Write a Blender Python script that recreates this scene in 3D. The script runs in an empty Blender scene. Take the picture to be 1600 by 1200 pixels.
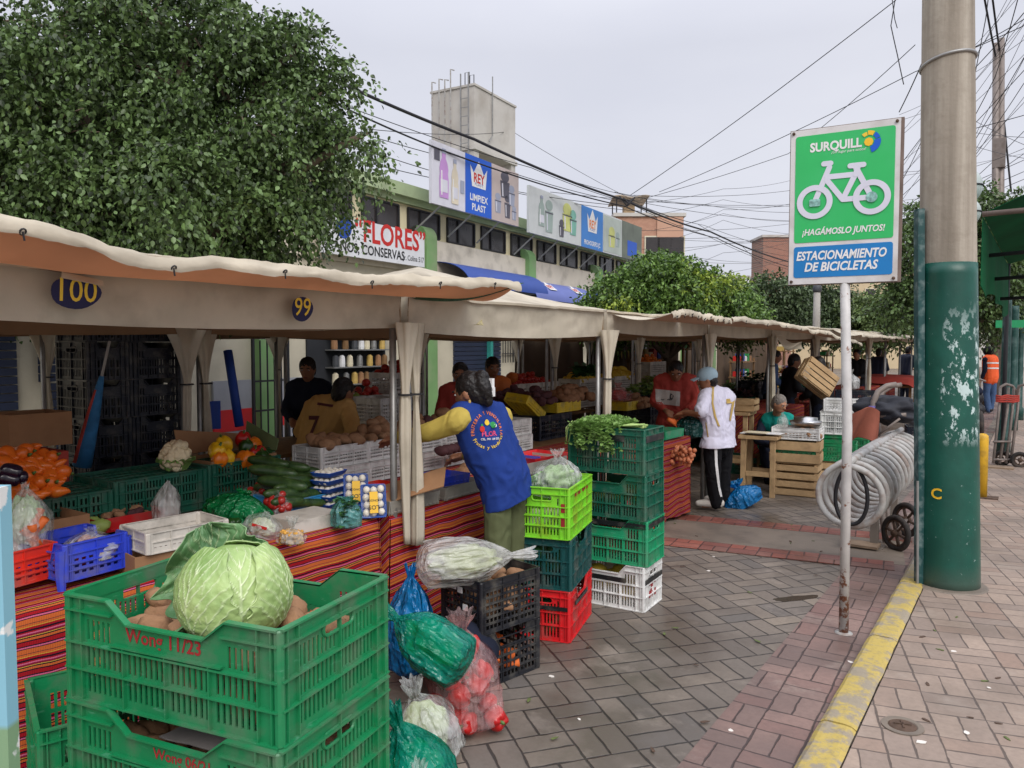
import bpy, bmesh, math, random
import numpy as np
from mathutils import Vector, Matrix, noise
from mathutils.bvhtree import BVHTree
random.seed(7)
SC = bpy.context.scene
COL = SC.collection
rad = math.radians

# ------------------------------------------------------------------ camera
EYE = 1.68
FPX = 1200.0                                # focal length for a 1600 px wide picture
YAW = math.atan(815/FPX); PITCH = math.atan(60/FPX)
CF = Vector((-math.sin(YAW)*math.cos(PITCH), math.cos(YAW)*math.cos(PITCH), -math.sin(PITCH)))
CR = Vector((math.cos(YAW), math.sin(YAW), 0.0)); CU = CR.cross(CF)
cam = bpy.data.objects.new('camera', bpy.data.cameras.new('camera'))
COL.objects.link(cam); SC.camera = cam
cam.data.sensor_width = 36.0; cam.data.lens = 36.0*FPX/1600.0
cam.data.clip_start = 0.05; cam.data.clip_end = 3000.0
cam.matrix_world = Matrix(((CR.x, CU.x, -CF.x, 0), (CR.y, CU.y, -CF.y, 0), (CR.z, CU.z, -CF.z, EYE), (0, 0, 0, 1)))

# ------------------------------------------------------------------ overcast daylight
world = bpy.data.worlds.new('World'); SC.world = world; world.use_nodes = True
nt = world.node_tree; nt.nodes.clear()
def wn(t, **k):
    n = nt.nodes.new(t)
    for a, b in k.items(): setattr(n, a, b)
    return n
SUN_EL, SUN_ROT = rad(44), rad(128)
sky = wn('ShaderNodeTexSky'); sky.sky_type = 'NISHITA'; sky.sun_disc = False
sky.sun_elevation = SUN_EL; sky.sun_rotation = SUN_ROT; sky.dust_density = 4.0
bg1 = wn('ShaderNodeBackground'); bg1.inputs[1].default_value = 0.09
nt.links.new(sky.outputs[0], bg1.inputs[0])
tc = wn('ShaderNodeTexCoord'); sep = wn('ShaderNodeSeparateXYZ'); nt.links.new(tc.outputs['Generated'], sep.inputs[0])
mp = wn('ShaderNodeMapping'); mp.inputs['Scale'].default_value = (1.0, 1.0, 2.6); nt.links.new(tc.outputs['Generated'], mp.inputs[0])
nz = wn('ShaderNodeTexNoise'); nz.inputs['Scale'].default_value = 1.7; nz.inputs['Detail'].default_value = 5.0
nt.links.new(mp.outputs[0], nz.inputs['Vector'])
cr = wn('ShaderNodeValToRGB'); cr.color_ramp.elements[0].position = 0.3; cr.color_ramp.elements[1].position = 0.72
cr.color_ramp.elements[0].color = (0.50, 0.512, 0.585, 1); cr.color_ramp.elements[1].color = (0.60, 0.607, 0.665, 1)
nt.links.new(nz.outputs[0], cr.inputs[0])
mr = wn('ShaderNodeMapRange'); mr.inputs[1].default_value = 0.35; mr.inputs[2].default_value = 1.0
mr.inputs[3].default_value = 1.0; mr.inputs[4].default_value = 2.4; nt.links.new(sep.outputs[2], mr.inputs[0])
bg2 = wn('ShaderNodeBackground'); nt.links.new(cr.outputs[0], bg2.inputs[0]); nt.links.new(mr.outputs[0], bg2.inputs[1])
mx = wn('ShaderNodeMixShader'); mx.inputs[0].default_value = 0.9
nt.links.new(bg1.outputs[0], mx.inputs[1]); nt.links.new(bg2.outputs[0], mx.inputs[2])
wo = wn('ShaderNodeOutputWorld'); nt.links.new(mx.outputs[0], wo.inputs[0])
sun = bpy.data.objects.new('sun', bpy.data.lights.new('sun', 'SUN')); COL.objects.link(sun)
sun.data.energy = 1.5; sun.data.angle = rad(40); sun.data.color = (1.0, 0.96, 0.9)
sd = Vector((math.sin(SUN_ROT)*math.cos(SUN_EL), math.cos(SUN_ROT)*math.cos(SUN_EL), math.sin(SUN_EL)))
sun.rotation_euler = sd.to_track_quat('Z', 'Y').to_euler()
SC.view_settings.view_transform = 'Standard'; SC.view_settings.look = 'None'
SC.view_settings.exposure = 0.45; SC.view_settings.gamma = 1.0
SC.render.engine = 'CYCLES'
SC.cycles.max_bounces = 7; SC.cycles.diffuse_bounces = 4; SC.cycles.transparent_max_bounces = 14
SC.cycles.glossy_bounces = 3; SC.cycles.transmission_bounces = 4

# ------------------------------------------------------------------ surveying helpers: photo pixel -> real place
def ray(px, py): return CF + CR*((px-800)/FPX) + CU*((600-py)/FPX)
def D(px, py, d): return Vector((0, 0, EYE)) + ray(px, py)*d
def G(px, py, z=0.0):
    r = ray(px, py); return Vector((0, 0, EYE)) + r*((z-EYE)/r.z)
def AX(px, py, x):
    r = ray(px, py); return Vector((0, 0, EYE)) + r*(x/r.x)
def depth(p): return (Vector(p)-Vector((0, 0, EYE))).dot(CF)

# ------------------------------------------------------------------ object helpers
def tag(o, label=None, cat=None, group=None, kind=None):
    if label: o['label'] = label
    if cat: o['category'] = cat
    if group: o['group'] = group
    if kind: o['kind'] = kind
    return o
def thing(name, loc, rz=0.0, label=None, cat=None, group=None):
    o = bpy.data.objects.new(name, None); COL.objects.link(o); o.empty_display_size = 0.1
    o.location = Vector(loc); o.rotation_euler = (0, 0, rz)
    return tag(o, label, cat, group)
def RZ(a): return Matrix.Rotation(a, 4, 'Z')
def TR(v): return Matrix.Translation(Vector(v))
def frame_of(d):
    d = Vector(d).normalized(); a = Vector((0, 0, 1)) if abs(d.z) < 0.95 else Vector((1, 0, 0))
    u = a.cross(d).normalized(); return u, d.cross(u), d

class MB:
    """collects geometry that becomes ONE mesh object"""
    def __init__(s): s.v = []; s.f = []; s.m = []
    def add(s, vs, fs, mi=0, M=None):
        b = len(s.v)
        for p in vs: s.v.append((M @ Vector(p)) if M else Vector(p))
        for f in fs: s.f.append([b+i for i in f]); s.m.append(mi)
        return s
    def box(s, c, d, mi=0, M=None):
        x, y, z = d[0]/2, d[1]/2, d[2]/2; c = Vector(c)
        vs = [c+Vector((i*x, j*y, k*z)) for i in (-1, 1) for j in (-1, 1) for k in (-1, 1)]
        return s.add(vs, [(0,1,3,2),(4,6,7,5),(0,4,5,1),(2,3,7,6),(0,2,6,4),(1,5,7,3)], mi, M)
    def bar(s, a, b, w, h, mi=0, M=None):
        a, b = Vector(a), Vector(b); u, v, d = frame_of(b-a)
        vs = [p+u*(i*w/2)+v*(j*h/2) for p in (a, b) for i, j in ((-1,-1),(1,-1),(1,1),(-1,1))]
        return s.add(vs, [(3,2,1,0),(4,5,6,7),(0,1,5,4),(1,2,6,5),(2,3,7,6),(3,0,4,7)], mi, M)
    def tube(s, pts, r, n=8, mi=0, M=None, closed=False, cap=True):
        pts = [Vector(p) for p in pts]; N = len(pts)
        rs = list(r) if hasattr(r, '__len__') else [r]*N
        vs = []; u = None
        for i, p in enumerate(pts):
            if closed: t = pts[(i+1) % N]-pts[i-1]
            else: t = pts[min(i+1, N-1)]-pts[max(i-1, 0)]
            if t.length < 1e-9: t = Vector((0, 0, 1))
            t.normalize()
            if u is None: u = frame_of(t)[0]
            else:
                u = u-t*u.dot(t)
                u = u.normalized() if u.length > 1e-6 else frame_of(t)[0]
            w = t.cross(u)
            for k in range(n):
                a = 2*math.pi*k/n; vs.append(p+(u*math.cos(a)+w*math.sin(a))*rs[i])
        fs = []
        for i in range(N if closed else N-1):
            j = (i+1) % N
            for k in range(n):
                l = (k+1) % n; fs.append((i*n+k, i*n+l, j*n+l, j*n+k))
        if cap and not closed:
            fs.append(tuple(range(n-1, -1, -1))); fs.append(tuple((N-1)*n+k for k in range(n)))
        return s.add(vs, fs, mi, M)
    def lathe(s, prof, n=20, mi=0, M=None, fr=None, cap=True):
        vs = []; N = len(prof)
        for i, (r, z) in enumerate(prof):
            for k in range(n):
                a = 2*math.pi*k/n; q = r*(fr(a, i/(N-1)) if fr else 1.0)
                vs.append((q*math.cos(a), q*math.sin(a), z))
        fs = [(i*n+k, i*n+(k+1) % n, (i+1)*n+(k+1) % n, (i+1)*n+k) for i in range(N-1) for k in range(n)]
        if cap: fs += [tuple(range(n-1, -1, -1)), tuple((N-1)*n+k for k in range(n))]
        return s.add(vs, fs, mi, M)
    def blob(s, c, r, n=16, m=10, amp=0.0, fq=3.0, seed=0, mi=0, M=None, fn=None):
        c = Vector(c); r = Vector(r) if hasattr(r, '__len__') else Vector((r, r, r))
        vs = []; so = Vector((seed*7.13, seed*3.7, seed*1.9))
        def pt(th, ph):
            d = Vector((math.sin(th)*math.cos(ph), math.sin(th)*math.sin(ph), math.cos(th)))
            k = 1.0+(amp*noise.noise(d*fq+so) if amp else 0.0)
            if fn: k *= fn(th, ph)
            return c+Vector((d.x*r.x*k, d.y*r.y*k, d.z*r.z*k))
        vs.append(pt(0, 0))
        for i in range(1, m):
            for k in range(n): vs.append(pt(math.pi*i/m, 2*math.pi*k/n))
        vs.append(pt(math.pi, 0)); e = len(vs)-1
        fs = [(0, 1+k, 1+(k+1) % n) for k in range(n)]
        for i in range(m-2):
            for k in range(n):
                a = 1+i*n; l = (k+1) % n; fs.append((a+k, a+n+k, a+n+l, a+l))
        a = 1+(m-2)*n; fs += [(a+k, e, a+(k+1) % n) for k in range(n)]
        return s.add(vs, fs, mi, M)
    def grid(s, fn, nu, nv, t=0.0, mi=0, mi2=None, M=None):
        """sheet fn(u,v); t>0 gives it thickness along its normal (underside mi2)"""
        P = [[Vector(fn(i/nu, j/nv)) for j in range(nv+1)] for i in range(nu+1)]
        idx = lambda i, j: i*(nv+1)+j
        vs = [P[i][j] for i in range(nu+1) for j in range(nv+1)]
        fs = [(idx(i,j), idx(i+1,j), idx(i+1,j+1), idx(i,j+1)) for i in range(nu) for j in range(nv)]
        s.add(vs, fs, mi, M)
        if t:
            ns = []
            for i in range(nu+1):
                for j in range(nv+1):
                    a = P[min(i+1,nu)][j]-P[max(i-1,0)][j]; b = P[i][min(j+1,nv)]-P[i][max(j-1,0)]
                    q = a.cross(b); ns.append(q.normalized() if q.length > 1e-9 else Vector((0,0,1)))
            v2 = [p-n*t for p, n in zip(vs, ns)]
            s.add(v2, [tuple(reversed(f)) for f in fs], mi if mi2 is None else mi2, M)
            ed = [idx(i,0) for i in range(nu+1)]+[idx(nu,j) for j in range(1,nv+1)]+[idx(i,nv) for i in range(nu-1,-1,-1)]+[idx(0,j) for j in range(nv-1,0,-1)]
            L = len(ed); s.add([vs[e] for e in ed]+[v2[e] for e in ed], [(k, L+k, L+(k+1)%L, (k+1)%L) for k in range(L)], mi, M)
        return s
    def prism(s, poly, M, h, mi=0):
        """2D outline (x,y) in M's XY plane, extruded by h along M's z"""
        n = len(poly); vs = [(x, y, 0) for x, y in poly]+[(x, y, h) for x, y in poly]
        return s.add(vs, [tuple(range(n-1,-1,-1)), tuple(range(n, 2*n))]+[(i, (i+1)%n, n+(i+1)%n, n+i) for i in range(n)], mi, M)
    def mesh(s, me, M=None, mi=0):
        return s.add([v.co for v in me.vertices], [tuple(p.vertices) for p in me.polygons], mi, M)
    def data(s, name, mats, smooth=False, ref=None):
        me = bpy.data.meshes.new(name)
        vs = s.v if ref is None else [ref @ p for p in s.v]
        me.from_pydata([tuple(p) for p in vs], [], s.f)
        for m in (mats if isinstance(mats, (list, tuple)) else [mats]): me.materials.append(m)
        me.polygons.foreach_set('material_index', s.m)
        me.polygons.foreach_set('use_smooth', [smooth]*len(s.f))
        me.update(); return me
    def build(s, name, mats, parent=None, smooth=False, world=False, own=False):
        """own: move the object's origin to the bottom centre of its bounds; world: vertices are in world space under a parent"""
        ref = None; loc = None
        if parent is not None and world:
            ref = world_of(parent).inverted()
        if own:
            xs = [p.x for p in s.v]; ys = [p.y for p in s.v]; zs = [p.z for p in s.v]
            loc = Vector(((min(xs)+max(xs))/2, (min(ys)+max(ys))/2, min(zs))); ref = TR(-loc)
        o = bpy.data.objects.new(name, s.data(name, mats, smooth, ref)); COL.objects.link(o)
        if parent is not None: o.parent = parent
        if loc is not None: o.location = loc
        return o
def world_of(o):
    M = TR(o.location) @ o.rotation_euler.to_matrix().to_4x4() @ Matrix.Diagonal((*o.scale, 1.0))
    return world_of(o.parent) @ M if o.parent else M
def copy_tree(o, parent=None):
    c = o.copy(); COL.objects.link(c)
    if parent is not None: c.parent = parent
    for ch in [k for k in KIDS.get(o.name, o.children)]: copy_tree(ch, c)
    return c
KIDS = {}
def fuse(mb, name, mats, voxel=0.01, smooth=4, parent=None, world=False, amp=0.0, fq=12.0, own=False):
    """one continuous skin over overlapping volumes"""
    ob = bpy.data.objects.new('tmp', mb.data('tmp', [])); COL.objects.link(ob)
    m = ob.modifiers.new('r', 'REMESH'); m.mode = 'VOXEL'; m.voxel_size = voxel; m.use_smooth_shade = True
    if smooth:
        q = ob.modifiers.new('s', 'SMOOTH'); q.factor = 0.5; q.iterations = smooth
    dg = bpy.context.evaluated_depsgraph_get(); me = bpy.data.meshes.new_from_object(ob.evaluated_get(dg))
    bpy.data.objects.remove(ob, do_unlink=True)
    me.name = name; me.materials.clear()
    for x in (mats if isinstance(mats, (list, tuple)) else [mats]): me.materials.append(x)
    if amp:
        ns = [v.normal.copy() for v in me.vertices]
        for v, n in zip(me.vertices, ns):
            w1 = noise.noise(v.co*fq); w2 = noise.noise(Vector((v.co.x*fq*1.9+2*w1, v.co.y*fq*1.9, v.co.z*fq*1.1+w1))); v.co += n*amp*(0.8*w1+1.3*(0.45-abs(w2))*1.0-0.35)
    loc = None
    if parent is not None and world: me.transform(world_of(parent).inverted())
    if own:
        xs = [v.co for v in me.vertices]
        loc = Vector((sum(p.x for p in xs)/len(xs), sum(p.y for p in xs)/len(xs), min(p.z for p in xs))); me.transform(TR(-loc))
    me.polygons.foreach_set('use_smooth', [True]*len(me.polygons)); me.update()
    o = bpy.data.objects.new(name, me); COL.objects.link(o)
    if parent is not None: o.parent = parent
    if loc is not None: o.location = loc
    return o
def text_mesh(s, size=1.0, bold=0.0, shear=0.0, align='CENTER', ext=0.0, sx=1.0, sp=1.0, res=3):
    cu = bpy.data.curves.new('t', 'FONT'); cu.body = s; cu.size = size; cu.offset = bold*size; cu.shear = shear
    cu.align_x = align; cu.align_y = 'CENTER'; cu.extrude = ext; cu.space_character = sp; cu.resolution_u = res
    ob = bpy.data.objects.new('t', cu); COL.objects.link(ob)
    me = bpy.data.meshes.new_from_object(ob.evaluated_get(bpy.context.evaluated_depsgraph_get()))
    bpy.data.objects.remove(ob, do_unlink=True); bpy.data.curves.remove(cu)
    if sx != 1.0: me.transform(Matrix.Diagonal((sx, 1, 1, 1)))
    return me
def plane_m(o, u, v):
    u = Vector(u).normalized(); v = Vector(v); v = (v-u*v.dot(u)).normalized(); n = u.cross(v)
    return Matrix(((u.x, v.x, n.x, o[0]), (u.y, v.y, n.y, o[1]), (u.z, v.z, n.z, o[2]), (0, 0, 0, 1)))
def drape(mb, target, n, off=0.004):
    """lay flat lettering onto a curved surface along -n"""
    n = Vector(n).normalized(); M = world_of(target)
    bv = BVHTree.FromPolygons([M @ v.co for v in target.data.vertices], [tuple(p.vertices) for p in target.data.polygons])
    for i, p in enumerate(mb.v):
        h = bv.ray_cast(p+n*0.5, -n, 2.0)
        if h[0] is not None: mb.v[i] = h[0]+n*off
    return mb

# ------------------------------------------------------------------ materials
def lin(c): return tuple(((x/255)/12.92 if x/255 <= 0.04045 else ((x/255+0.055)/1.055)**2.4) for x in c)
class NT:
    def __init__(s, name):
        s.m = bpy.data.materials.new(name); s.m.use_nodes = True; s.t = s.m.node_tree
        s.b = s.t.nodes['Principled BSDF']; s.o = s.t.nodes['Material Output']
    def n(s, t, ins=None, **k):
        q = s.t.nodes.new(t)
        for a, b in k.items(): setattr(q, a, b)
        for a, b in (ins or {}).items(): s.set(q.inputs[a], b)
        return q
    def set(s, sock, val):
        if isinstance(val, bpy.types.NodeSocket): s.t.links.new(val, sock)
        elif isinstance(val, (tuple, list)) and len(val) == 3 and sock.type == 'RGBA': sock.default_value = (*val, 1)
        else: sock.default_value = val
    def math(s, op, a, b=0.0, c=None):
        q = s.n('ShaderNodeMath', operation=op); s.set(q.inputs[0], a); s.set(q.inputs[1], b)
        if c is not None: s.set(q.inputs[2], c)
        return q.outputs[0]
    def mix(s, f, a, b, bt='MIX'):
        q = s.n('ShaderNodeMix', data_type='RGBA', blend_type=bt)
        s.set(q.inputs[0], f); s.set(q.inputs[6], a); s.set(q.inputs[7], b); return q.outputs[2]
    def pos(s, which='Object'): return s.n('ShaderNodeTexCoord').outputs[which]
    def noise(s, scale, detail=4.0, vec=None, rough=0.55):
        q = s.n('ShaderNodeTexNoise', {'Scale': scale, 'Detail': detail, 'Roughness': rough})
        s.t.links.new(vec if vec is not None else s.pos(), q.inputs['Vector']); return q.outputs['Fac']
    def ramp(s, fac, stops, mode='LINEAR'):
        q = s.n('ShaderNodeValToRGB'); q.color_ramp.interpolation = mode; e = q.color_ramp.elements
        while len(e) < len(stops): e.new(0.5)
        for k, (p, c) in zip(e, stops): k.position = p; k.color = (*c, 1) if len(c) == 3 else c
        s.set(q.inputs[0], fac); return q.outputs[0]
    def step(s, fac, a, b): 
        q = s.n('ShaderNodeMapRange', {1: a, 2: b, 3: 0.0, 4: 1.0}); s.set(q.inputs[0], fac); return q.outputs[0]
    def bump(s, h, strength=0.3, dist=0.01):
        q = s.n('ShaderNodeBump', {'Strength': strength, 'Distance': dist}); s.set(q.inputs['Height'], h)
        s.t.links.new(q.outputs[0], s.b.inputs['Normal']); return q.outputs[0]
    def base(s, c): s.set(s.b.inputs['Base Color'], c)
def mul(c, k): return tuple(max(0, min(1, x*k)) for x in c)
def mat(name, col, rough=0.6, var=0.18, scale=7.0, bump=0.0, bscale=60.0, spec=0.4, metal=0.0, dirt=None, island=0.0, trans=0.0, scuff=None):
    t = NT(name); c = lin(col)
    out = t.ramp(t.noise(scale), [(0.3, mul(c, 1-var)), (0.7, mul(c, 1+var))])
    if island:
        r = t.n('ShaderNodeNewGeometry').outputs['Random Per Island']
        out = t.mix(1.0, out, t.ramp(r, [(0.0, (1-island,)*3), (1.0, (1+island*0.6, 1+island*0.5, 1+island*0.4))]), 'MULTIPLY')
    if dirt:
        dc, amt, ds = dirt
        out = t.mix(t.math('MULTIPLY', t.step(t.noise(ds, 6.0), 0.48, 0.72), amt), out, lin(dc))
    if scuff:
        ms_ = t.n('ShaderNodeMapping', {'Scale': (14, 14, 70), 'Rotation': (0.3, 0.2, 0.1)}); t.set(ms_.inputs[0], t.pos())
        out = t.mix(t.math('MULTIPLY', t.step(t.noise(1.0, 5.0, ms_.outputs[0], 0.7), 0.62, 0.67), 0.35), out, lin(scuff))
        out = t.mix(t.math('MULTIPLY', t.step(t.noise(2.6, 3.0), 0.45, 0.7), 0.16), out, mul(lin(scuff), 0.45))
    t.base(out); t.b.inputs['Roughness'].default_value = rough
    t.b.inputs['Specular IOR Level'].default_value = spec; t.b.inputs['Metallic'].default_value = metal
    nr = None
    if bump: nr = t.bump(t.noise(bscale, 5.0), bump, 0.006)
    if trans:
        tr = t.n('ShaderNodeBsdfTranslucent'); t.set(tr.inputs[0], out)
        ms = t.n('ShaderNodeMixShader', {0: trans}); t.t.links.new(t.b.outputs[0], ms.inputs[1]); t.t.links.new(tr.outputs[0], ms.inputs[2])
        t.t.links.new(ms.outputs[0], t.o.inputs[0])
    return t.m
def plastic_film(name, col, fac=0.5, rough=0.22, tint=None, wr=18.0):
    wr *= 0.55; rough *= 0.75
    """thin wrinkled bag plastic: part see-through, part milky, glossy"""
    t = NT(name); c = lin(col)
    p = t.pos(); mpf = t.n('ShaderNodeMapping', {'Scale': (1.0, 1.0, 0.22)}); t.set(mpf.inputs[0], p); w = t.noise(wr*1.5, 3.0, mpf.outputs[0], 0.5)
    t.base(c); t.b.inputs['Roughness'].default_value = rough; t.b.inputs['Specular IOR Level'].default_value = 0.7
    rg = t.math('SUBTRACT', 1.0, t.math('ABSOLUTE', t.math('MULTIPLY_ADD', w, 2.0, -1.0))); r2 = t.math('SUBTRACT', 1.0, t.math('ABSOLUTE', t.math('MULTIPLY_ADD', t.noise(wr*1.1, 2.0, p), 2.0, -1.0)))
    t.bump(t.math('ADD', t.math('POWER', rg, 3.0), t.math('MULTIPLY', t.math('POWER', r2, 3.0), 0.5)), 1.0, 0.025)
    tr = t.n('ShaderNodeBsdfTransparent'); t.set(tr.inputs[0], lin(tint or col))
    q = t.n('ShaderNodeMapRange', {1: 0.3, 2: 0.7, 3: max(0, fac-min(0.22, fac*1.1)), 4: min(1, fac+min(0.22, fac*1.1))}); t.set(q.inputs[0], t.noise(wr*0.7, 2.0, mpf.outputs[0]))
    ms = t.n('ShaderNodeMixShader'); t.t.links.new(q.outputs[0], ms.inputs[0])
    t.t.links.new(tr.outputs[0], ms.inputs[1]); t.t.links.new(t.b.outputs[0], ms.inputs[2]); t.t.links.new(ms.outputs[0], t.o.inputs[0])
    return t.m
def paver(name, ang, cell, cols, joint, wet=0.4, off=(0, 0), jw=0.035):
    """two-brick basketweave paving"""
    t = NT(name); p = t.pos()
    mpg = t.n('ShaderNodeMapping', {'Rotation': (0, 0, -ang), 'Scale': (1/cell, 1/cell, 1.0), 'Location': (off[0], off[1], 0)}); t.set(mpg.inputs[0], p)
    wob = t.n('ShaderNodeTexNoise', {'Scale': 2.2, 'Detail': 2.0}); t.set(wob.inputs['Vector'], mpg.outputs[0])
    va = t.n('ShaderNodeVectorMath', operation='MULTIPLY_ADD'); t.set(va.inputs[0], wob.outputs['Color']); va.inputs[1].default_value = (0.07, 0.07, 0); t.set(va.inputs[2], mpg.outputs[0])
    sx = t.n('ShaderNodeSeparateXYZ'); t.set(sx.inputs[0], va.outputs[0]); x, y = sx.outputs[0], sx.outputs[1]
    u, v = t.math('FRACT', x), t.math('FRACT', y); fx, fy = t.math('FLOOR', x), t.math('FLOOR', y)
    par = t.math('FLOORED_MODULO', t.math('ADD', fx, fy), 2.0)
    w = t.math('ADD', t.math('MULTIPLY', u, par), t.math('MULTIPLY', v, t.math('SUBTRACT', 1.0, par)))
    edge = t.math('MINIMUM', t.math('MINIMUM', u, t.math('SUBTRACT', 1.0, u)), t.math('MINIMUM', v, t.math('SUBTRACT', 1.0, v)))
    mid = t.math('ABSOLUTE', t.math('SUBTRACT', w, 0.5))
    d = t.math('MINIMUM', edge, mid)
    jn = t.noise(9.0, 3.0, p)
    jm = t.math('SUBTRACT', 1.0, t.step(t.math('SUBTRACT', d, t.math('MULTIPLY', t.math('SUBTRACT', jn, 0.5), 0.05)), jw*0.45, jw))
    cid = t.n('ShaderNodeCombineXYZ'); t.set(cid.inputs[0], fx); t.set(cid.inputs[1], fy); t.set(cid.inputs[2], t.math('GREATER_THAN', w, 0.5))
    wnz = t.n('ShaderNodeTexWhiteNoise', noise_dimensions='3D'); t.set(wnz.inputs[0], cid.outputs[0])
    c = t.ramp(wnz.outputs['Value'], [(i/(len(cols)-1), lin(k)) for i, k in enumerate(cols)])
    c = t.mix(t.math('MULTIPLY', t.step(t.noise(38.0, 6.0, p, 0.7), 0.42, 0.68), 0.34), c, mul(lin(cols[0]), 0.45))
    damp = t.step(t.noise(0.9, 5.0, p, 0.6), 0.43, 0.60)
    c = t.mix(t.math('MULTIPLY', damp, wet), c, mul(lin(cols[0]), 0.5))
    c = t.mix(t.math('MULTIPLY', t.step(t.noise(2.3, 6.0, p, 0.7), 0.56, 0.7), 0.35), c, lin((172, 160, 148)))
    c = t.mix(t.math('MULTIPLY', jm, 0.85), c, lin(joint)); t.base(c)
    t.set(t.b.inputs['Roughness'], t.n('ShaderNodeMapRange', {0: damp, 1: 0.0, 2: 1.0, 3: 0.75, 4: 0.75-0.45*min(1, wet*1.6)}).outputs[0])
    h = t.math('SUBTRACT', t.math('MULTIPLY', t.noise(70.0, 4.0, p), 0.25), jm)
    t.bump(t.math('ADD', h, t.math('MULTIPLY', wnz.outputs['Value'], 0.25)), 0.55, 0.006)
    return t.m
def woven(name, shade_mix=0.0):
    """Andean striped cloth; stripes run along the table edge (coordinate x - z unrolls top and front)"""
    t = NT(name); p = t.pos(); sx = t.n('ShaderNodeSeparateXYZ'); t.set(sx.inputs[0], p)
    wv = t.n('ShaderNodeTexNoise', {'Scale': 3.0, 'Detail': 2.0}); t.set(wv.inputs['Vector'], p)
    q = t.math('SUBTRACT', sx.outputs[0], sx.outputs[2])
    q = t.math('ADD', q, t.math('MULTIPLY', wv.outputs['Fac'], 0.030))
    fr = t.math('FRACT', t.math('MULTIPLY', q, 1/0.105))
    R, O, K, P, Y, B, W = lin((168,28,38)), lin((206,104,52)), lin((26,22,40)), lin((214,104,140)), lin((214,176,66)), lin((70,44,60)), lin((140,36,60))
    st = [(0,R),(.13,K),(.17,P),(.22,K),(.25,O),(.40,B),(.42,O),(.50,Y),(.52,R),(.60,K),(.66,R),(.70,P),(.75,W),(.82,Y),(.84,K),(.88,O),(.96,K)]
    c = t.ramp(fr, st, 'CONSTANT')
    th = t.n('ShaderNodeTexWave', {'Scale': 55.0, 'Distortion': 1.0}, bands_direction='Y'); t.set(th.inputs['Vector'], p)
    c = t.mix(0.35, c, t.ramp(th.outputs['Fac'], [(0, (0.35,)*3), (1, (1,)*3)]), 'MULTIPLY')
    c = t.mix(t.math('MULTIPLY', t.step(t.noise(5.0), 0.5, 0.75), 0.25), c, (0.05, 0.035, 0.04)); c = t.mix(shade_mix, c, lin((96,38,44))) if shade_mix else c; t.base(c)
    t.b.inputs['Roughness'].default_value = 0.9; t.b.inputs['Specular IOR Level'].default_value = 0.1
    t.bump(t.math('ADD', th.outputs['Fac'], t.math('MULTIPLY', fr, 0.4)), 0.3, 0.003)
    return t.m
def brick(name, c1, c2, mortar, sc=4.0, dirt=0.3):
    t = NT(name); p = t.pos()
    mpg = t.n('ShaderNodeMapping', {'Rotation': (rad(90), 0, 0)}); t.set(mpg.inputs[0], p)
    b = t.n('ShaderNodeTexBrick', {'Color1': lin(c1), 'Color2': lin(c2), 'Mortar': lin(mortar), 'Scale': sc, 'Mortar Size': 0.03}); t.set(b.inputs['Vector'], mpg.outputs[0])
    c = t.mix(t.math('MULTIPLY', t.step(t.noise(0.6, 6.0, p), 0.45, 0.7), dirt), b.outputs['Color'], lin((120,110,100))); t.base(c)
    t.b.inputs['Roughness'].default_value = 0.9; return t.m
def leaf_mat(name, dark, mid, young, yf=0.35, fq=1.1, rough=0.42):
    t = NT(name); r = t.n('ShaderNodeNewGeometry').outputs['Random Per Island']
    c = t.ramp(r, [(0, lin(dark)), (0.6, lin(mid)), (1, mul(lin(mid), 1.45))])
    k = t.math('MULTIPLY', t.step(t.noise(fq, 3.0), 0.5+0.25*(1-yf), 0.56+0.25*(1-yf)), t.step(r, 0.1, 0.7))
    c = t.mix(k, c, lin(young)); t.base(c); t.b.inputs['Roughness'].default_value = rough; t.b.inputs['Specular IOR Level'].default_value = 0.45
    tr = t.n('ShaderNodeBsdfTranslucent'); t.set(tr.inputs[0], c); ms = t.n('ShaderNodeMixShader', {0: 0.18})
    t.t.links.new(t.b.outputs[0], ms.inputs[1]); t.t.links.new(tr.outputs[0], ms.inputs[2]); t.t.links.new(ms.outputs[0], t.o.inputs[0])
    return t.m
M = {}
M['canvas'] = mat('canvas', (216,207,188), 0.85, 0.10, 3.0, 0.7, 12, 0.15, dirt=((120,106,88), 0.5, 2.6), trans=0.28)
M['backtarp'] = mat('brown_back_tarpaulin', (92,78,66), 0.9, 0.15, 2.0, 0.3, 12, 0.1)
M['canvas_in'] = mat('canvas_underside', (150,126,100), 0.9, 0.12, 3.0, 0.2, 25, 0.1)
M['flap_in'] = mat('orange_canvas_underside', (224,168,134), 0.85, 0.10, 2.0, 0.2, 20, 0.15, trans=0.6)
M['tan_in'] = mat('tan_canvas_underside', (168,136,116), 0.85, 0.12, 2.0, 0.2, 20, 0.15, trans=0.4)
M['steel'] = mat('galvanised_steel', (150,150,148), 0.45, 0.15, 12, metal=0.6)
M['rusty'] = mat('white_painted_rusty_steel', (166,165,162), 0.5, 0.08, 8, 0.15, 40, dirt=((112,80,60), 0.75, 9), scuff=(120,116,110))
M['cloth'] = woven('striped_woven_cloth')
M['cloth_shaded'] = woven('shaded_maroon_woven_cloth', 0.45)  # maroon copy of the striped cloth; deep stall shade mixed into its colour
M['wood'] = mat('pale_crate_wood', (182,152,112), 0.8, 0.2, 9, 0.3, 40, dirt=((110,84,58), 0.5, 5))
M['darkwood'] = mat('old_table_wood', (124,94,62), 0.8, 0.25, 9, 0.3, 40)
M['card'] = mat('brown_cardboard', (150,112,80), 0.9, 0.1, 6, 0.1, 30, dirt=((104,76,54), 0.4, 5))
M['skin'] = mat('skin', (150,104,78), 0.5, 0.08, 14, spec=0.35)
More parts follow.
